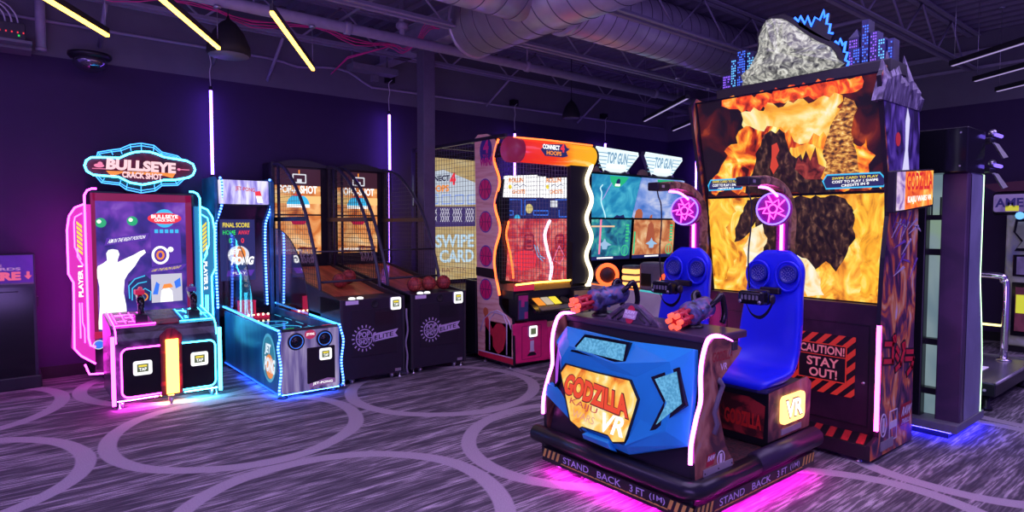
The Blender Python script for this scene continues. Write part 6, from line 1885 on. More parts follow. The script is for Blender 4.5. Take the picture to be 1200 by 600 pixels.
def ride():
    t = thing('vr_ride', 'two seat VR ride with blue armoured console and magenta neon edges', 'arcade ride', (3.5, 2.54, 0))
    cy = 2.54
    MB().box(2.82, 4.18, PY0 - .03, PY1, .085, .24).build('base', M['black'], t, .01)
    dk = MB().box(3.10, 4.20, PY0, PY1, .24, .255).build('deck', SN('deck_tread', [(.4, (.025, .02, .025)), (.6, (.10, .03, .03))], 60, .2, 2, (1, 1, 1), .5, bump=.4), t)
    # rubber bumper
    pts = [(2.835, PY1 + .07, .222), (2.83, 2.54, .222), (2.835, PY0 + .03, .222), (2.85, PY0 - .005, .222), (2.885, PY0 - .02, .222), (3.45, PY0 - .02, .222)]
    mb = MB().tube(pts, [.056, .058, .058, .058, .058, .058], 12)
    mb.build('bumper', S('bumper_black', (.012, .011, .018), .28), t)
    MB().tube([(3.47, PY0 - .02, .23), (4.22, PY0 - .02, .232)], [.064, .066], 12).build('bumper', S('bumper_plum', (.035, .02, .05), .35), t)
    # warning strips
    for fr, u0, u1 in ((FX(2.795), -(PY1 - .04), -(PY0 - .055)), (FY(PY0 - .06), 2.795, 4.14)):
        w = MB().rect(fr, u0, .070, u1, .158, -.02, 0, 0).build('warning_strip', M['black'], t)
        mb = MB()
        for a in [u0 + .005 + k * .042 for k in range(4)] + [u1 - .17 + k * .042 for k in range(4)]:
            mb.flat(fr, [(a, .098), (a + .022, .098), (a + .042, .155), (a + .02, .155)], .002)
        a = u0 + .18
        while a < u1 - .19:
            mb.flat(fr, [(a, .090), (a + .05, .090), (a + .045, .097), (a + .015, .099), (a, .095)], .002)
            a += .05
        mb.build('hazard_stripes', S('hazard_yellow', (.62, .42, .08), .5), w)
        mb = MB()
        L = u1 - u0
        for txt, p, q in (('STAND', .17, .36), ('BACK', .42, .58), ('3 FT', .635, .725), ('(1M)', .755, .845)):
            mb.text(fr, txt, u0 + p * L, .106, u0 + q * L, .148, .003, 0, .01)
        mb.build('strip_lettering', S('lettering_lilac', (.62, .58, .85), .5), w)
    # underglow
    glow = E('underglow_magenta', (1, .02, .75), 110)
    MB().box(2.818, 2.838, PY0 + .05, PY1 - .1, .0705, .075).build('underglow', glow, t)
    MB().box(2.9, 4.1, PY0 - .038, PY0 - .018, .0705, .075).build('underglow', glow, t)
    MB().tube(smooth([(2.90, 2.92, .06), (2.87, 2.90, .025), (2.88, 2.84, .03), (2.86, 2.80, .05), (2.85, 2.76, .02)], 3), .006, 5).build('cable_loop', M['rubber'], t)
    # console
    FP = Fr((2.85, 2.55, .3), (0, -1, 0), (.24, 0, 1))
    con = MB()
    S1 = FY(PY0)
    pr = [(2.87, .24), (2.89, .32), (3.05, 1.00), (3.20, 1.00), (3.12, .70), (3.10, .24)]
    n = len(pr)
    con.add([(a, y, b) for y in (PY0 + .03, PY1 - .03) for a, b in pr], [tuple(range(n)), tuple(range(n, 2 * n))] + [(i, (i + 1) % n, n + (i + 1) % n, n + i) for i in range(n)])
    con.build('console_core', M['black'], t)
    blue = S('armour_blue', (.018, .34, .66), .28, 0, .25, 3)
    # faceted armour panel
    outer = [(-.498, .676), (.046, .654), (.52, .675), (.545, .535), (.574, .154), (.19, .0), (-.139, .019), (-.33, .12), (-.475, .345), (-.572, .565)]
    inner = [(-.40, .55), (.0, .50), (.40, .58), (.45, .46), (.44, .20), (.19, .05), (-.12, .06), (-.27, .14), (-.41, .35), (-.47, .50)]
    raised = [(-.40, .44), (-.02, .455), (.17, .45), (.26, .33), (.25, .22), (.20, .045), (.09, .03), (-.17, .05), (-.29, .08), (-.45, .36)]
    mb = MB()
    n = 10
    vs = [FP.P(a, b, .0) for a, b in outer] + [FP.P(a, b, .035) for a, b in outer] + [FP.P(a, b, .075) for a, b in inner] + [FP.P(a, b, .06) for a, b in raised]
    fs = []
    for k in range(3):
        fs += [(k * n + i, k * n + (i + 1) % n, (k + 1) * n + (i + 1) % n, (k + 1) * n + i) for i in range(n)]
    fs.append(tuple(range(3 * n, 4 * n)))
    mb.add(vs, fs)
    arm = mb.build('armour_panel', blue, t, .006, 2)
    arm.data.polygons.foreach_set('use_smooth', [False] * len(arm.data.polygons))
    ft = MB().add([FP.P(*p) for p in ((-.64, .20, .0), (-.585, .29, .0), (-.42, .245, .06), (-.18, .04, .06), (-.33, .08, .0), (-.60, .21, .05), (-.575, .27, .05))],
                  [(0, 1, 6, 5), (5, 6, 2), (5, 2, 3), (0, 5, 3, 4), (1, 2, 6)]).build('armour_fin', blue, t)
    mb = MB().add([FP.P(*p) for p in ((-.13, .055, .06), (.06, .055, .06), (.10, -.01, .03), (-.15, .0, .03), (-.14, .035, .10), (.07, .035, .10), (.09, .0, .08), (-.14, .008, .08))],
                  [(0, 1, 5, 4), (4, 5, 6, 7), (7, 6, 2, 3), (0, 4, 7, 3), (1, 2, 6, 5)])
    mb.build('armour_chin', blue, arm, .004)
    # lit title sign
    logo = [(-.426, .366), (-.388, .425), (-.112, .418), (.141, .422), (.218, .328), (.211, .271), (.175, .071), (.094, .049), (.051, .079), (-.167, .077), (-.188, .061), (-.27, .088)]
    big = [(a * 1.045 - .001, (b - .24) * 1.05 + .24) for a, b in logo]
    sg = MB().poly(FP, big, .04, .078).build('title_sign', [M['black']], t)
    MB().poly(FP, logo, .07, .082).build('sign_face', [EN('title_flames', [(.3, (.75, .14, .01)), (.45, (1, .42, .04)), (.58, (1, .70, .16)), (.7, (1, .92, .6))], 6, 1.0, 1.4, 5)], sg)
    mb = MB()
    tq = [(-.375, .245), (.185, .205), (.155, .335), (-.36, .375)]
    mb.textq(FP, 'GODZILLA', [(tq[0][0] - .008, tq[0][1] - .008), (tq[1][0] + .008, tq[1][1] - .008), (tq[2][0] + .008, tq[2][1] + .006), (tq[3][0] - .008, tq[3][1] + .006)], .085, 0, .085)
    mb.textq(FP, 'GODZILLA', tq, .088, 1, .055)
    mb.textq(FP, 'KAIJU', [(-.30, .182), (-.06, .166), (-.055, .212), (-.295, .23)], .088, 2, .006)
    mb.textq(FP, 'WARS', [(-.26, .118), (-.07, .108), (-.065, .152), (-.255, .165)], .088, 3, .0)
    mb.textq(FP, 'VR', [(-.04, .085), (.17, .09), (.19, .205), (-.01, .20)], .088, 4, .03)
    mb.build('sign_lettering', [E('letter_shadow', (.12, .01, .01), .8), E('letter_orange', (.88, .07, .010), .95), E('letter_maroon', (.55, .06, .06), 1), E('letter_rose', (.8, .35, .25), 1), M['e_white']], sg)
    # lit windows in the armour
    ptn = EN('window_mesh_glow', [(.4, (.07, .30, .55)), (.6, (.15, .48, .78))], 60, 1.0, .2, 2)
    for q, nm in (([(-.283, .646), (.088, .648), (.084, .507), (-.386, .517)], 0), ([(.286, .472), (.464, .561), (.542, .365), (.324, .14), (.4, .348)], 1), ([(-.545, .55), (-.50, .52), (-.47, .30), (-.50, .25), (-.535, .40)], 2)):
        cx = sum(p[0] for p in q) / len(q); cz = sum(p[1] for p in q) / len(q)
        d = .072 if nm < 2 else .045
        f = MB().poly(FP, q, .02, d).build('armour_window', M['black_gloss'], t)
        sc = .80 if nm < 2 else .6
        inn = inset(q, .020 if nm < 2 else .012)
        MB().poly(FP, inn, d, d + .004).build('window_glow', ptn if nm < 2 else E('window_violet_glow', (.45, .08, .8), .9), f)
    # side plates with neon along the front
    plate = [(2.86, .26), (3.25, .27), (3.15, .41), (3.08, .60), (3.06, .77), (3.17, .85), (3.27, .91), (3.30, .945), (3.23, .985), (3.11, 1.025), (3.02, 1.033), (2.965, 1.0), (2.938, .93), (2.924, .84), (2.928, .70), (2.89, .61), (2.848, .48)]
    art = SN('console_side_print', [(.36, (.06, .02, .03)), (.5, (.28, .09, .06)), (.62, (.48, .22, .13)), (.74, (.30, .25, .26))], 5, 1.6, 6, (1, 1, .7), .4)
    nb = [(2.843, .368), (2.848, .479), (2.891, .611), (2.928, .697), (2.924, .839), (2.938, .931), (2.976, 1.006), (3.024, 1.033), (3.108, 1.024), (3.222, .981)]
    for y, o in ((PY0, 1), (PY1, -1)):
        fr = FY(y) if o == 1 else Fr((0, y, 0), (1, 0, 0), (0, 0, 1))
        sp = MB().poly(fr, plate, -.015, .015, 0, 1).build('side_plate', [art, M['black']], t)
        MB().tube(smooth([(a - .008, y, b + (.008 if a > 2.97 else 0)) for a, b in nb], 3), .012, 8).build('edge_neon', E('edge_neon_magenta', (1, .12, .85), 9), t)
        if o == 1:
            G = FY(y - .016)
            mb = MB().text(G, 'GODZILLA', 3.0, .90, 3.20, .955, .001, 0, .02, .01).text(G, 'VR', 3.08, .845, 3.15, .885, .001, 1, .02)
            mb.build('plate_lettering', [S('plate_red', (.35, .03, .03), .5), S('plate_pale', (.8, .65, .8), .5)], sp)
            mb = MB().tube(on(G, [(3.06, .80), (3.10, .76), (3.06, .70), (3.02, .62), (3.05, .55), (3.02, .50)], .003), .016, 6)
            mb.build('hose_print', S('hose_grey', (.14, .12, .16), .5), sp)
            mb = MB().ring2(G, ell(3.10, .345, .038, .045, 20), ell(3.10, .345, .032, .039, 20), 0, .003, 0).rect(G, 3.088, .32, 3.112, .372, 0, .003, 0)
            mb.flat(G, [(2.955, .325), (3.03, .33), (3.045, .395), (2.97, .39)], .001, 1).text(G, 'RAW', 2.965, .355, 3.035, .385, .003, 0, .05, .01)
            mb.build('plate_emblem', [S('emblem_pale', (.8, .72, .8), .5), S('emblem_red', (.45, .02, .04), .5)], sp)
            pl = MB().rect(G, 2.93, .275, 3.215, .318, 0, .006).build('serial_plate', M['alu'], sp)
            for u in (2.94, 3.07, 3.205):
                MB().lathe(G.P(u, .296), G.n, [(.005, .006), (.004, .009)], 8).build('screw', M['black'], sp)
            MB().box(3.19, 3.235, y - .03, y - .01, .945, .995).build('corner_cap', M['dark_grey'], sp, .004)
    # ledge and emblem
    MB().box(3.03, 3.42, PY0 + .02, PY1 - .02, .99, 1.035).build('ledge', S('ledge_violet', (.05, .03, .06), .35), t, .01)
    EF = Fr((3.06, 2.55, 1.03), (0, -1, 0), (.25, 0, 1))
    em = MB().poly(EF, [(-.24, .0), (-.22, .035), (-.10, .125), (-.065, .135), (.02, .13), (.20, .03), (.22, .0)], -.05, .0).build('emblem_crest', SN('crest_grey', [(.4, (.045, .03, .06)), (.6, (.11, .08, .14))], 18, rough=.4, bump=.4), t, .008)
    mb = MB()
    for p in ([(-.17, .02), (-.09, .09), (-.05, .09)], [(.15, .02), (.05, .09), (.01, .10)], [(-.12, .02), (-.07, .055)], [(.10, .02), (.05, .055)]):
        mb.tube(on(EF, p, .003), .006, 5)
    mb.build('crest_relief', M['dark_grey'], em)
    mb = MB().poly(EF, ell(-.022, .058, .035, .06, 20), 0, .006, 0).poly(EF, [(-.075, .035), (.025, .03), (.035, .085), (-.065, .09)], .006, .010, 1)
    mb.text(EF, 'RAW', -.06, .062, .02, .085, .012, 2, .05).text(EF, 'THRILLS', -.06, .04, .02, .056, .012, 2, .04)
    mb.build('crest_badge', [S('badge_red', (.6, .02, .06), .4), S('badge_mauve', (.55, .40, .55), .4), S('badge_white', (.85, .8, .9), .4)], em)
    # seat plinth
    sb = MB().box(3.68, 4.20, PY0 + .02, PY1 - .02, .255, .60).build('seat_plinth', M['black'], t, .008)
    G = FX(3.68)
    MB().poly(G, [(-3.05, .31), (-2.0, .31), (-1.99, .52), (-2.10, .56), (-3.05, .54)], 0, .004).build('plinth_print', SN('plinth_red', [(.40, (.06, .008, .010)), (.55, (.45, .03, .03))], 6, 1.2, 5), sb)
    for y in (2.25, 2.95):
        MB().text(G, 'GODZILLA', -y - .02, .36, -y + .24, .46, .007, 0, .04).build('plinth_lettering', S('lettering_dark_red', (.75, .03, .02), .45), sb)
    G = FY(PY0 + .02)
    fs_ = MB().poly(G, [(3.66, .30), (4.20, .30), (4.22, .60), (4.15, .645), (3.66, .61)], 0, .012, 0, 1).build('plinth_side', [art, M['black']], sb)
    sgn = MB().poly(G, rrect(3.80, .385, 4.10, .565, .035), .012, .03).build('lit_sign', M['amberN'] if False else E('sign_amber', (1, .55, .16), 2.6), sb)
    mb = MB().text(G, 'VR', 3.84, .42, 4.06, .535, .034, 1, .035).text(G, 'VR', 3.832, .412, 4.068, .543, .032, 0, .075)
    mb.build('sign_lettering', [E('sign_brown', (.35, .07, .02), .8), E('sign_white', (1, .95, .85), 2)], sb)
    MB().rect(G, 3.82, .315, 4.08, .352, .012, .018).build('serial_plate', M['alu'], sb)

    # ------------- one seat; the second is its copy
    blue2 = S('seat_blue', (.008, .02, .80), .38, 0, .10, 5)
    dark2 = S('seat_navy', (.012, .012, .09), .5)

    def make_seat(yc):
        rows = [  # (front X, Z, half width, thickness, bolster)
            (3.63, .615, .15, .05, .0), (3.645, .665, .205, .07, .012), (3.72, .690, .225, .07, .022), (3.86, .690, .230, .07, .03), (3.955, .71, .228, .07, .035),
            (4.01, .79, .222, .08, .045), (4.035, .90, .222, .09, .05), (4.055, 1.02, .218, .09, .05), (4.07, 1.13, .208, .09, .045), (4.085, 1.24, .20, .09, .035),
            (4.095, 1.33, .205, .09, .028), (4.10, 1.40, .195, .085, .02), (4.105, 1.455, .14, .08, .01), (4.11, 1.49, .085, .06, .0)]
        m = 9
        fv, bv = [], []
        for i, (x, z, w, th, bo) in enumerate(rows):
            a = rows[max(i - 1, 0)]; b = rows[min(i + 1, len(rows) - 1)]
            tx, tz = b[0] - a[0], b[1] - a[1]
            L = math.hypot(tx, tz)
            nx, nz = -tz / L, tx / L
            for j in range(m):
                s = -1 + 2 * j / (m - 1)
                bb = bo * abs(s) ** 3
                edge = .35 if j in (0, m - 1) else 0
                fv.append((x + nx * (bb - th * edge * .4), yc + w * s, z + nz * (bb - th * edge * .4)))
                bv.append((x - nx * th * (1 - .5 * (abs(s) > .9)), yc + w * s * .97, z - nz * th * (1 - .5 * (abs(s) > .9))))
        k = len(rows)
        vs = fv + bv
        o = k * m
        fs = []
        for i in range(k - 1):
            for j in range(m - 1):
                fs.append((i * m + j, i * m + j + 1, (i + 1) * m + j + 1, (i + 1) * m + j))
                fs.append((o + i * m + j, o + (i + 1) * m + j, o + (i + 1) * m + j + 1, o + i * m + j + 1))
            fs.append((i * m, (i + 1) * m, o + (i + 1) * m, o + i * m))
            fs.append((i * m + m - 1, o + i * m + m - 1, o + (i + 1) * m + m - 1, (i + 1) * m + m - 1))
        for j in range(m - 1):
            fs.append((j, o + j, o + j + 1, j + 1))
            e = (k - 1) * m
            fs.append((e + j, e + j + 1, o + e + j + 1, o + e + j))
        sh = MB().add(vs, fs, 0, True).build('bucket_seat', blue2, t)
        sd = sh.modifiers.new('sub', 'SUBSURF'); sd.levels = 1; sd.render_levels = 2
        MB().poly(FZ(.60), [(3.64, yc - .14), (3.66, yc - .20), (4.10, yc - .20), (4.10, yc + .20), (3.66, yc + .20), (3.64, yc + .14)], 0, .035).build('seat_pan', dark2, sh, .01)
        for s in (-1, 1):
            c = Vector((4.074, yc + s * .105, 1.325))
            nrm = Vector((-1, 0, .1)).normalized()
            sp = MB().lathe(c, nrm, [(.062, -.02), (.062, .014), (.054, .020), (.048, .012), (.02, .008), (.004, .012)], 22).build('speaker', S('speaker_navy', (.01, .02, .30), .35), sh)
            mb = MB()
            for r_, k_ in ((.014, 6), (.028, 10), (.041, 14)):
                for q in range(k_):
                    a = 2 * PI * q / k_
                    e = nrm.orthogonal().normalized(); w_ = nrm.cross(e)
                    mb.ball(c + nrm * .012 + (e * math.cos(a) + w_ * math.sin(a)) * r_, .0032, 5)
            mb.build('speaker_grille', S('grille_grey', (.30, .32, .5), .4), sh)
            MB().tube([c + Vector((-.0, 0, 0)) + Vector((-.012, math.cos(a) * .082, math.sin(a) * (.085 if math.sin(a) > 0 else .11))) for a in [i * PI / 12 for i in range(24)]], .010, 6, True).build('speaker_rim', blue2, sh)
        MB().box(4.02, 4.06, yc - .07, yc + .07, 1.19, 1.235).build('headset_slot', M['black'], sh, .008)
        return sh

    s2 = make_seat(2.165)
    copy_tree(s2, t, (0, .705, 0))

    # ------------- overhead arm
    def make_arm(yc):
        path = [(4.27, yc, 1.20), (4.235, yc, 1.50), (4.245, yc, 1.70), (4.20, yc, 1.85), (4.08, yc, 1.925), (3.93, yc, 1.95), (3.80, yc, 1.945)]
        P = [Vector(p) for p in smooth(path, 3)]
        mb = MB()
        n = len(P)
        vs = []
        for i, p in enumerate(P):
            tg = (P[min(i + 1, n - 1)] - P[max(i - 1, 0)]).normalized()
            nn = Vector((-tg.z, 0, tg.x))
            w = .05 if i < 10 else .045
            h = .045 if i < 12 else .03
            for sy, sn in ((-1, -1), (1, -1), (1, 1), (-1, 1)):
                vs.append(p + Vector((0, w * sy, 0)) + nn * (-h if sn > 0 else h))
        fs = [(3, 2, 1, 0), tuple(range((n - 1) * 4, n * 4))]
        for i in range(n - 1):
            for j in range(4):
                fs.append((i * 4 + j, i * 4 + (j + 1) % 4, (i + 1) * 4 + (j + 1) % 4, (i + 1) * 4 + j))
        mb.add(vs, fs)
        ar = mb.build('headset_arm', SN('arm_print', [(.38, (.05, .025, .03)), (.5, (.22, .09, .06)), (.62, (.42, .22, .14)), (.72, (.08, .06, .07))], 8, 1.4, 5, rough=.4), t, .012)
        MB().box(3.66, 3.80, yc - .05, yc + .05, 1.905, 1.965).build('arm_tip', M['black'], ar, .01)
        mb = MB().box(3.70, 3.73, yc - .052, yc - .05, 1.925, 1.945)
        mb.build('tip_label', M['alu'], ar)
        led = E('arm_led_magenta', (1, .10, .85), 9)
        MB().tube(smooth([(3.83, yc - .02, 1.905), (3.93, yc - .025, 1.90), (4.02, yc - .025, 1.87), (4.10, yc - .03, 1.82)], 2), .009, 6).build('arm_led', led, ar)
        MB().tube(smooth([(4.15, yc - .01, 1.67), (4.15, yc - .01, 1.55), (4.152, yc - .01, 1.42)], 2), .011, 6).build('arm_led', led, ar)
        MB().box(4.16, 4.20, yc - .035, yc + .035, 1.40, 1.68).build('led_backing', S('led_plum', (.30, .01, .22), .4), ar, .006)
        c = Vector((4.06, yc - .0, 1.765)); nrm = Vector((-1, -.25, .05)).normalized()
        e = Vector((0, 0, 1)); e = (e - nrm * e.dot(nrm)).normalized(); w_ = nrm.cross(e)
        ds = MB().lathe(c, nrm, [(.10, -.06), (.115, -.03), (.115, .01), (.10, .02), (.04, .022), (.004, .024)], 26).build('round_emblem', S('emblem_plum', (.42, .01, .32), .35), ar)
        mb = MB()
        pt = lambda r_, a: c + nrm * .026 + (e * math.cos(a) + w_ * math.sin(a)) * r_
        mb.tube([pt(.105, i * PI / 14) for i in range(28)], .006, 5, True, 1)
        for k in range(5):
            a = k * 2 * PI / 5
            mb.tube([pt(.03, a), pt(.095, a + .35)], .005, 5)
            mb.tube([pt(.045, a + .2), pt(.07, a + .75), pt(.04, a + 1.2)], .005, 5)
        mb.tube([pt(.028, i * PI / 6) for i in range(12)], .005, 5, True)
        mb.build('emblem_glow', [E('emblem_magenta', (1, .08, .8), 3), E('emblem_violet', (.25, .15, 1), 2.5)], ar)
        cb = smooth([(3.70, yc - .01, 1.905), (3.715, yc - .01, 1.86), (3.72, yc - .03, 1.80), (3.74, yc - .02, 1.65), (3.75, yc, 1.5), (3.77, yc + .01, 1.36), (3.79, yc + .01, 1.245)], 3)
        MB().tube(cb, .005, 5).build('headset_cable', M['black'], ar)
        return ar
    a2 = make_arm(2.165)
    copy_tree(a2, t, (0, .705, 0))

    # ------------- mounted guns
    def make_gun(tip, rear, nm):
        T, R_ = Vector(tip), Vector(rear)
        d = (R_ - T).normalized()
        up = Vector((0, 0, 1)); sd = d.cross(up).normalized(); up = sd.cross(d)
        L = (R_ - T).length
        pt = lambda a, s, u: T + d * a + sd * s + up * u
        g = MB().lathe(pt(.13, 0, 0), d, [(.04, 0), (.072, .02), (.078, .06), (.06, .075), (.068, .10), (.068, L - .14), (.035, L - .10)], 16).build('mounted_gun', SN('gun_print', [(.4, (.02, .02, .05)), (.55, (.10, .12, .28)), (.7, (.35, .10, .18))], 16, .6, 4, rough=.3), t)
        mb = MB()
        mb.lathe(pt(.08, 0, 0), d, [(.05, 0), (.05, .018)], 16).lathe(pt(.03, 0, 0), d, [(.047, 0), (.047, .014)], 16)
        for k in range(6):
            a = k * PI / 3
            mb.tube([pt(.0, .039 * math.cos(a), .039 * math.sin(a)), pt(.15, .039 * math.cos(a), .039 * math.sin(a))], .015, 8)
        mb.build('gun_barrels', S('barrel_red', (.55, .03, .04), .35), g)
        mb = MB()
        for k in range(6):
            a = k * PI / 3
            mb.lathe(pt(-.004, .039 * math.cos(a), .039 * math.sin(a)), d, [(.0165, 0), (.0165, .03)], 8)
        mb.build('barrel_lights', E('barrel_glow', (1, .10, .06), 1.6), g)
        mb = MB()
        for s in (-.085, .085):
            mb.tube(smooth([pt(L - .06, s * .4, .0), pt(L - .01, s, .055), pt(L + .03, s, .075), pt(L + .05, s, .02), pt(L + .05, s, -.06), pt(L + .03, s * .9, -.11)], 2), .018, 8)
        mb.build('gun_handles', M['black_gloss'], g)
        c = pt(L * .55, 0, 0)
        MB().tube([c, Vector((c.x, c.y, 1.03))], [.035, .045], 10).lathe((c.x, c.y, 1.03), (0, 0, 1), [(.07, 0), (.06, .02), (.04, .03)], 14).build('gun_post', M['black'], g)
        mb = MB()
        for k in range(5):
            mb.tube([pt(.22 + .0 * k, .05 * math.cos(k * 1.25), .05 * math.sin(k * 1.25)), pt(L - .15, .074 * math.cos(k * 1.25 + .3), .074 * math.sin(k * 1.25 + .3))], .007, 5)
        mb.build('gun_ribs', S('rib_blue', (.04, .14, .35), .35), g)
        return g
    make_gun((3.05, 2.23, 1.085), (3.40, 2.235, 1.15), 'near')
    make_gun((2.96, 2.97, 1.115), (3.36, 2.88, 1.185), 'far')
    # armrest between the seats with lit outline
    q = [(4.02, 2.62), (4.36, 2.78), (4.36, 2.60), (3.98, 2.42)]
    q = [(4.0, 2.60), (4.12, 2.66), (4.12, 2.42), (3.96, 2.40), (3.90, 2.50)]
    Z = FZ(.86)
    arest = MB().poly(Z, q, -.05, 0).build('armrest', M['black'], t, .006)
    MB().tube(on(Z, q, .002), .008, 6, True).build('armrest_neon', E('armrest_magenta', (1, .08, .75), 7), arest)
    MB().box(4.02, 4.10, 2.48, 2.58, .58, .82).build('armrest_post', M['black'], arest)
    for x, y in ((2.92, 3.05), (2.92, 2.54), (2.92, 2.03), (3.45, 2.0), (4.08, 2.0), (4.1, 3.05)):
        glide(x, y, t, .06)
    return t


ride()


def headset(p, label):
    x, y, z = p
    t = thing('vr_headset', label, 'VR headset', p, 'hanging VR headsets')
    MB().box(x - .055, x + .035, y - .09, y + .085, z - .045, z + .045).build('visor', M['black_gloss'], t, .02, 3)
    mb = MB()
    for k in range(5):
        mb.box(x - .058, x - .054, y - .06 + k * .026, y - .045 + k * .026, z - .012, z + .018)
    mb.lathe((x - .055, y + .065, z - .025), (-1, 0, 0), [(.012, 0), (.012, .006)], 10).lathe((x - .055, y - .07, z - .025), (-1, 0, 0), [(.012, 0), (.012, .006)], 10)
    mb.build('camera_lens', S('lens_grey', (.30, .30, .36), .2, .5), t)
    MB().box(x + .03, x + .07, y - .08, y + .075, z - .05, z + .05).build('face_cushion', M['black_matt'], t, .015)
    pts = [(x + .04, y - .085, z), (x + .09, y - .08, z - .03), (x + .13, y - .03, z - .10), (x + .12, y + .02, z - .145), (x + .08, y + .06, z - .12), (x + .05, y + .085, z - .04), (x + .03, y + .085, z)]
    mb = MB()
    S_ = smooth(pts, 3)
    vs = []
    for p_ in S_:
        vs += [p_ + Vector((-.006, 0, .011)), p_ + Vector((.006, 0, -.011))]
    mb.add(vs, [(2 * i, 2 * i + 1, 2 * i + 3, 2 * i + 2) for i in range(len(S_) - 1)])
    st = mb.build('head_strap', M['black_matt'], t)
    so = st.modifiers.new('solid', 'SOLIDIFY'); so.thickness = .004
    MB().lathe((x + .05, y - .09, z - .01), (0, -1, 0), [(.03, 0), (.034, .015), (.02, .022)], 14).build('earphone', M['black'], t)
    return t


headset((3.80, 2.15, 1.185), 'black VR headset hanging before the blue seat closest to the lit VR sign')
headset((3.80, 2.86, 1.195), 'black VR headset hanging before the blue seat farther from the lit VR sign')
# ---------------------------------------------------------------- dance machine seen from behind
def dance():
    t = thing('dance_machine', 'tall dark dance machine with green LED edge and underglow', 'arcade machine', (6.0, 1.75, 0))
    ya, yb = 1.50, 2.20
    pr = [(5.77, .10), (5.77, 2.06), (6.09, 2.06), (6.09, 1.22), (6.18, .82), (6.22, .55), (6.22, .12)]
    for y0 in (ya, yb - .04):
        fr = FY(y0)
        MB().poly(fr, pr, -.03, 0).build('side_panel', SN('panel_slate', [(.4, (.22, .23, .34)), (.6, (.28, .29, .42))], 2, rough=.4), t, .004)
        MB().tube([fr.P(a + .006, b, -.01) for a, b in pr[2:]], .014, 6).build('edge_led', M['greenN'], t)
    MB().box(5.70, 5.80, ya + .0, ya + .17, .10, 2.06).build('rear_post', SN('post_plum', [(.4, (.06, .035, .08)), (.6, (.10, .05, .12))], 2, rough=.35), t, .01)
    MB().box(5.70, 5.80, ya + .27, yb, .10, 2.06).build('rear_post', M['black'], t, .01)
    MB().box(5.83, 5.86, ya + .03, yb - .04, .12, 2.06).build('rear_panel', EN('frosted_lit_panel', [(.35, (.10, .17, .22)), (.5, (.20, .27, .30)), (.65, (.22, .34, .14))], 1.6, 1.0, .5, 3, (1, 1, .8), .4), t)
    for z in (1.42, .70, .30):
        MB().box(5.76, 5.83, ya + .15, ya + .30, z, z + .05).build('cross_bar', M['black'], t)
    MB().box(5.74, 5.82, ya + .17, ya + .27, 1.70, 1.74).box(5.75, 5.76, ya + .185, ya + .195, 1.74, 1.88).box(5.75, 5.76, ya + .245, ya + .255, 1.74, 1.88).build('cable_hook', M['black'], t)
    MB().box(5.62, 6.06, ya - .01, yb, 2.06, 2.40).build('header_box', M['black_gloss'], t, .008)
    mb = MB()
    for y in (ya + .03, ya + .35, yb - .06):
        mb.box(5.616, 5.62, y, y + .012, 2.10, 2.112).box(5.616, 5.62, y, y + .012, 2.35, 2.362)
    mb.build('header_bolts', M['steel'], t)
    MB().box(5.60, 6.30, ya - .01, yb + .02, .06, .125).build('base_plate', M['grey'], t, .006)
    MB().box(5.66, 6.24, ya + .06, yb - .04, .0, .06).build('base_plinth', M['black'], t)
    MB().box(5.64, 6.28, ya + .008, ya + .024, .055, .0595).box(5.618, 5.634, ya + .03, yb, .055, .0595).build('underglow', E('underglow_blue', (.025, .02, 1), 120), t)
    # spot lamps on the header
    for z, x in ((2.34, 6.30), (2.10, 6.32)):
        s = MB().box(x - .18, x - .02, ya - .03, ya + .06, z - .02, z + .02).tube([(6.06, ya + .03, z), (x - .1, ya + .03, z)], .015, 6).build('spot_lamp', M['black'], t, .01)
        MB().tube([(x - .17, ya - .06, z + .035), (x - .02, ya - .06, z + .035)], .015, 6).build('lamp_tube', E('lamp_violet', (.20, .12, 1), 2), s)
        MB().add([(x - .14, ya - .04, z - .02), (x - .0, ya - .04, z - .02), (x + .03, ya - .10, z - .13), (x - .11, ya - .10, z - .15)], [(0, 1, 2, 3)]).add([(x - .14, ya - .03, z - .02), (x, ya - .03, z - .02), (x + .03, ya - .09, z - .13), (x - .11, ya - .09, z - .15)], [(3, 2, 1, 0)]).build('lamp_flap', S('flap_pale', (.45, .48, .42), .4, .3), s)
        MB().ball((x - .10, ya - .02, z + .06), .03, 10).build('lamp_knob', M['steel'], s)
    # dance stage
    x0, x1 = 6.75, 8.25
    MB().box(x0, x1, 1.52, 3.3, .14, .25).build('stage', M['black'], t, .008)
    MB().box(x0 + .0, x1, 1.52, 3.3, .25, .262).build('stage_plate', SN('stage_metal', [(.4, (.18, .17, .22)), (.6, (.28, .26, .34))], 2, rough=.25, metal=.5), t)
    MB().tube([(x0, 1.52, .262), (x1, 1.52, .262), (x1, 3.3, .262)], .016, 6).build('stage_edge', M['alu'], t)
    mb = MB()
    for k in range(3):
        mb.lathe((x0 - .002, 1.60 + k * .05, .19), (-1, 0, 0), [(.014, 0), (.012, .006)], 10)
    mb.build('stage_socket', M['white'], t)
    MB().box(x0 + .25, x0 + .75, 1.75, 2.6, .262, .268).build('step_panel', E('step_violet', (.55, .40, .9), 1.0), t)
    MB().box(6.30, 6.76, 1.75, 3.1, .15, .22).build('stage_link', M['black'], t)
    for x, y in ((6.82, 1.6), (8.1, 1.6), (6.82, 3.2), (8.1, 3.2)):
        MB().lathe((x, y, 0), (0, 0, 1), [(.05, 0), (.05, .03), (.03, .05), (.03, .14)], 12).build('foot', M['black'], t)
    pts = [(8.02, 1.75, .25), (8.02, 1.75, 1.0), (8.02, 1.78, 1.09), (8.02, 1.88, 1.14), (8.02, 2.9, 1.14), (8.02, 3.0, 1.09), (8.02, 3.02, 1.0), (8.02, 3.02, .25)]
    MB().tube(smooth(pts, 3), .034, 12).build('hand_rail', M['chrome'], t)
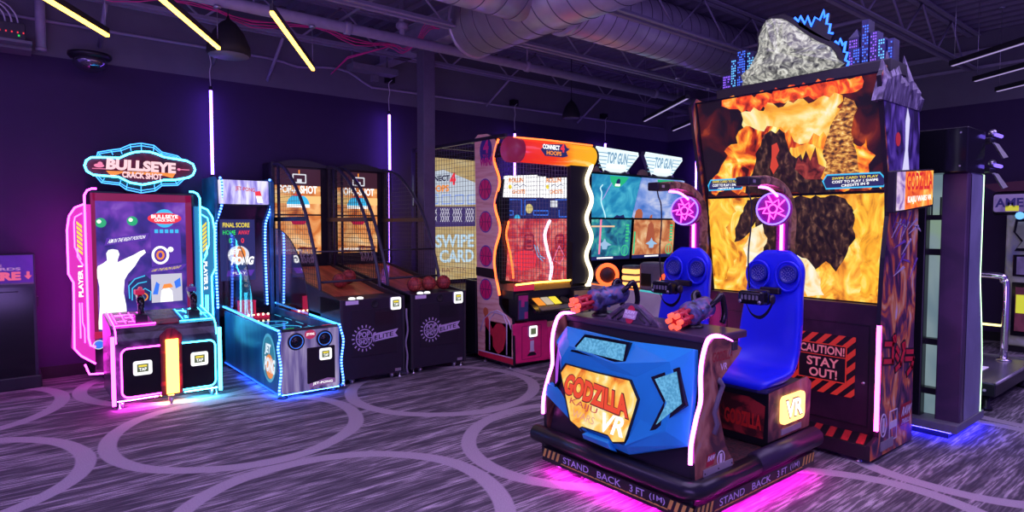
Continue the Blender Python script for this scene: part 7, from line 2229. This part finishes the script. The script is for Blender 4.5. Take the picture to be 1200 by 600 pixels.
    MB().lathe((8.02, 1.75, .262), (0, 0, 1), [(.075, 0), (.07, .015), (.04, .025)], 16).build('rail_flange', M['chrome'], t)
    MB().tube([(8.02, 1.75, .62), (8.02, 3.02, .62)], .012, 6).build('rail_light', E('rail_yellow', (1, .85, .3), 2.5), t)


dance()


def wheel_cabinet():
    t = thing('white_graphic_cabinet', 'pale green graphic arcade cabinet with yellow sticker on its rounded header', 'arcade machine', (10.6, 1.8, 0))
    X = 10.28
    F = FX(X)
    MB().box(X, 10.95, 1.2, 2.27, .08, 1.82).build('cabinet_body', [SN('lime_print', [(.35, (.25, .30, .42)), (.5, (.45, .55, .30)), (.62, (.65, .72, .62)), (.75, (.3, .3, .6))], 3.0, 1.2, 4, (1, 1, .6), .4)], t, .02)
    b = MB().box(X + .02, 10.93, 1.22, 2.25, 0, .08).build('plinth', M['black'], t)
    hd = MB().box(X - .06, 10.98, 1.2, 2.42, 1.80, 2.10).build('header', M['black'], t, .04)
    G = FX(X - .062)
    MB().poly(G, rrect(-2.40, 1.84, -1.22, 2.07, .03), 0, .006).build('header_face', [SN('header_white', [(.4, (.5, .45, .6)), (.6, (.75, .7, .85))], 4)], hd)
    mb = MB().text(G, 'AMERICA', -2.38, 1.90, -1.75, 2.02, .010, 0, .03)
    mb.build('header_lettering', S('header_blue', (.08, .08, .30), .5), hd)
    MB().rect(G, -2.27, 1.85, -2.13, 1.92, .006, .010).build('yellow_sticker', E('sticker_yellow', (.7, .65, .05), .8), hd)
    MB().lathe((X - .05, 2.12, 1.79), (-1, 0, 0), [(.05, 0), (.045, .02)], 14).build('header_lamp', E('lamp_blue', (.15, .45, 1), 1.5), hd)
    MB().add([(X - .02, 2.55, 2.21), (X + .4, 2.5, 2.21), (X + .4, 1.3, 2.30), (X - .02, 1.3, 2.30), (X - .02, 2.40, 2.11), (X + .4, 2.40, 2.11), (X + .4, 1.3, 2.11), (X - .02, 1.3, 2.11)], [(0, 1, 2, 3), (4, 7, 6, 5), (0, 4, 5, 1), (1, 5, 6, 2), (2, 6, 7, 3), (3, 7, 4, 0)]).build('roof_sign', S('roof_maroon', (.10, .02, .05), .4), t)
    G = FX(X - .001)
    w = lambda pts: MB().poly(G, pts, -.005, .02)
    wins = [[(-2.17, 1.75), (-1.5, 1.75), (-1.5, 1.33), (-2.17, 1.33), (-2.10, 1.45), (-2.19, 1.58)],
            [(-2.18, 1.28), (-1.5, 1.30), (-1.5, .98), (-2.18, 1.0)],
            [(-2.18, .92), (-1.5, .92), (-1.5, .22), (-2.18, .22)]]
    for q, c in zip(wins, ((.35, .45, .30), (.45, .42, .6), (.45, .12, .14))):
        f = w(q).build('window_panel', M['black_gloss'], t, .006)
        cx = sum(p[0] for p in q) / len(q); cz = sum(p[1] for p in q) / len(q)
        MB().poly(G, [(cx + (a - cx) * .88, cz + (b_ - cz) * .82) for a, b_ in q], .02, .024).build('panel_print', [SN('panel_print', [(.4, c), (.6, [k * .6 for k in c])], 5, .9)], f)
    MB().rect(G, -2.13, .52, -2.03, .76, .024, .03).build('yellow_note', E('note_yellow', (.75, .75, .05), .8), t)


wheel_cabinet()


def kiosk():
    t = thing('card_kiosk', 'dark card kiosk with pink lettering and arrow beside the shooting cabinet', 'kiosk', (-.2, 8.1, 0))
    MB().box(-.75, .265, 7.93, 8.28, .02, 1.36).build('kiosk_body', SN('kiosk_dark', [(.4, (.016, .014, .028)), (.6, (.028, .022, .045))], 2, rough=.25), t, .008)
    F = FY(7.93)
    h = MB().rect(F, -.74, 1.07, .245, 1.35, 0, .012).build('sign_panel', SN('sign_violet', [(.4, (.14, .06, .40)), (.6, (.18, .08, .48))], 3), t)
    MB().rect(F, -.74, 1.06, .245, 1.075, .012, .016).build('sign_trim', M['grey'], h)
    mb = MB().text(F, 'RECYCLABLE', -.43, 1.235, .0, 1.262, .015, 0, .03).text(F, 'GAME CARDS', -.42, 1.20, .145, 1.228, .015, 0, .03)
    mb.text(F, 'HERE', -.19, 1.10, .145, 1.185, .015, 1, .06)
    mb.poly(F, [(.19, 1.185), (.215, 1.185), (.215, 1.145), (.235, 1.145), (.2025, 1.105), (.17, 1.145), (.19, 1.145)], .012, .015, 1)
    mb.build('sign_lettering', [E('letter_lilac', (.55, .25, .62), .8), E('letter_coral', (.85, .12, .26), .9)], h)
    MB().rect(F, -.5, .98, .12, .99, 0, .004).build('card_slot', M['black'], t)
    MB().rect(F, -.72, .12, .235, 1.03, 0, .003).build('glass_front', M['black_gloss'], t)
    MB().box(-.77, .285, 7.90, 8.28, 0, .13).build('kick_plate', M['black'], t, .01)
    MB().box(.265, .28, 8.0, 8.06, .82, .92).build('door_hinge', M['black'], t)


kiosk()


def box_row():
    # small wall socket plate and cord near the shooting machine
    pass
# ---------------------------------------------------------------- light
w = bpy.data.worlds.new('world'); SC.world = w
w.use_nodes = True
w.node_tree.nodes['Background'].inputs[0].default_value = (.13, .065, .44, 1)
w.node_tree.nodes['Background'].inputs[1].default_value = 1.0


def area(name, loc, rot, size, col, power, sy=None):
    l = bpy.data.lights.new(name, 'AREA')
    l.energy = power; l.color = col; l.size = size
    if sy:
        l.shape = 'RECTANGLE'; l.size_y = sy
    o = bpy.data.objects.new(name, l)
    o.location = loc; o.rotation_euler = rot
    COL.objects.link(o)
    return o


area('ceiling_wash', (2.4, 1.6, 4.2), (0, 0, 0), 5, (.64, .47, 1), 215, 3.5)  # three unseen fill lights added overhead to brighten floor and machines
area('ceiling_wash', (7.5, -.9, 4.2), (0, 0, 0), 4, (.58, .42, 1), 130, 3)
area('ceiling_wash', (-1.8, 5.0, 4.2), (0, 0, 0), 3, (.50, .32, 1), 90, 3)
area('floor_uplight', (-1.2, -.6, .5), (PI - .5, 0, -.6), 3, (.46, .27, 1), 190, 3)  # unseen fill light added behind the camera to lift the ceiling

SC.view_settings.view_transform = 'Standard'
SC.view_settings.look = 'None'
SC.view_settings.exposure = 0
SC.view_settings.gamma = 1
SC.view_settings.use_curve_mapping = False
SC.cycles.use_denoising = True
SC.cycles.max_bounces = 6
SC.cycles.sample_clamp_indirect = 4
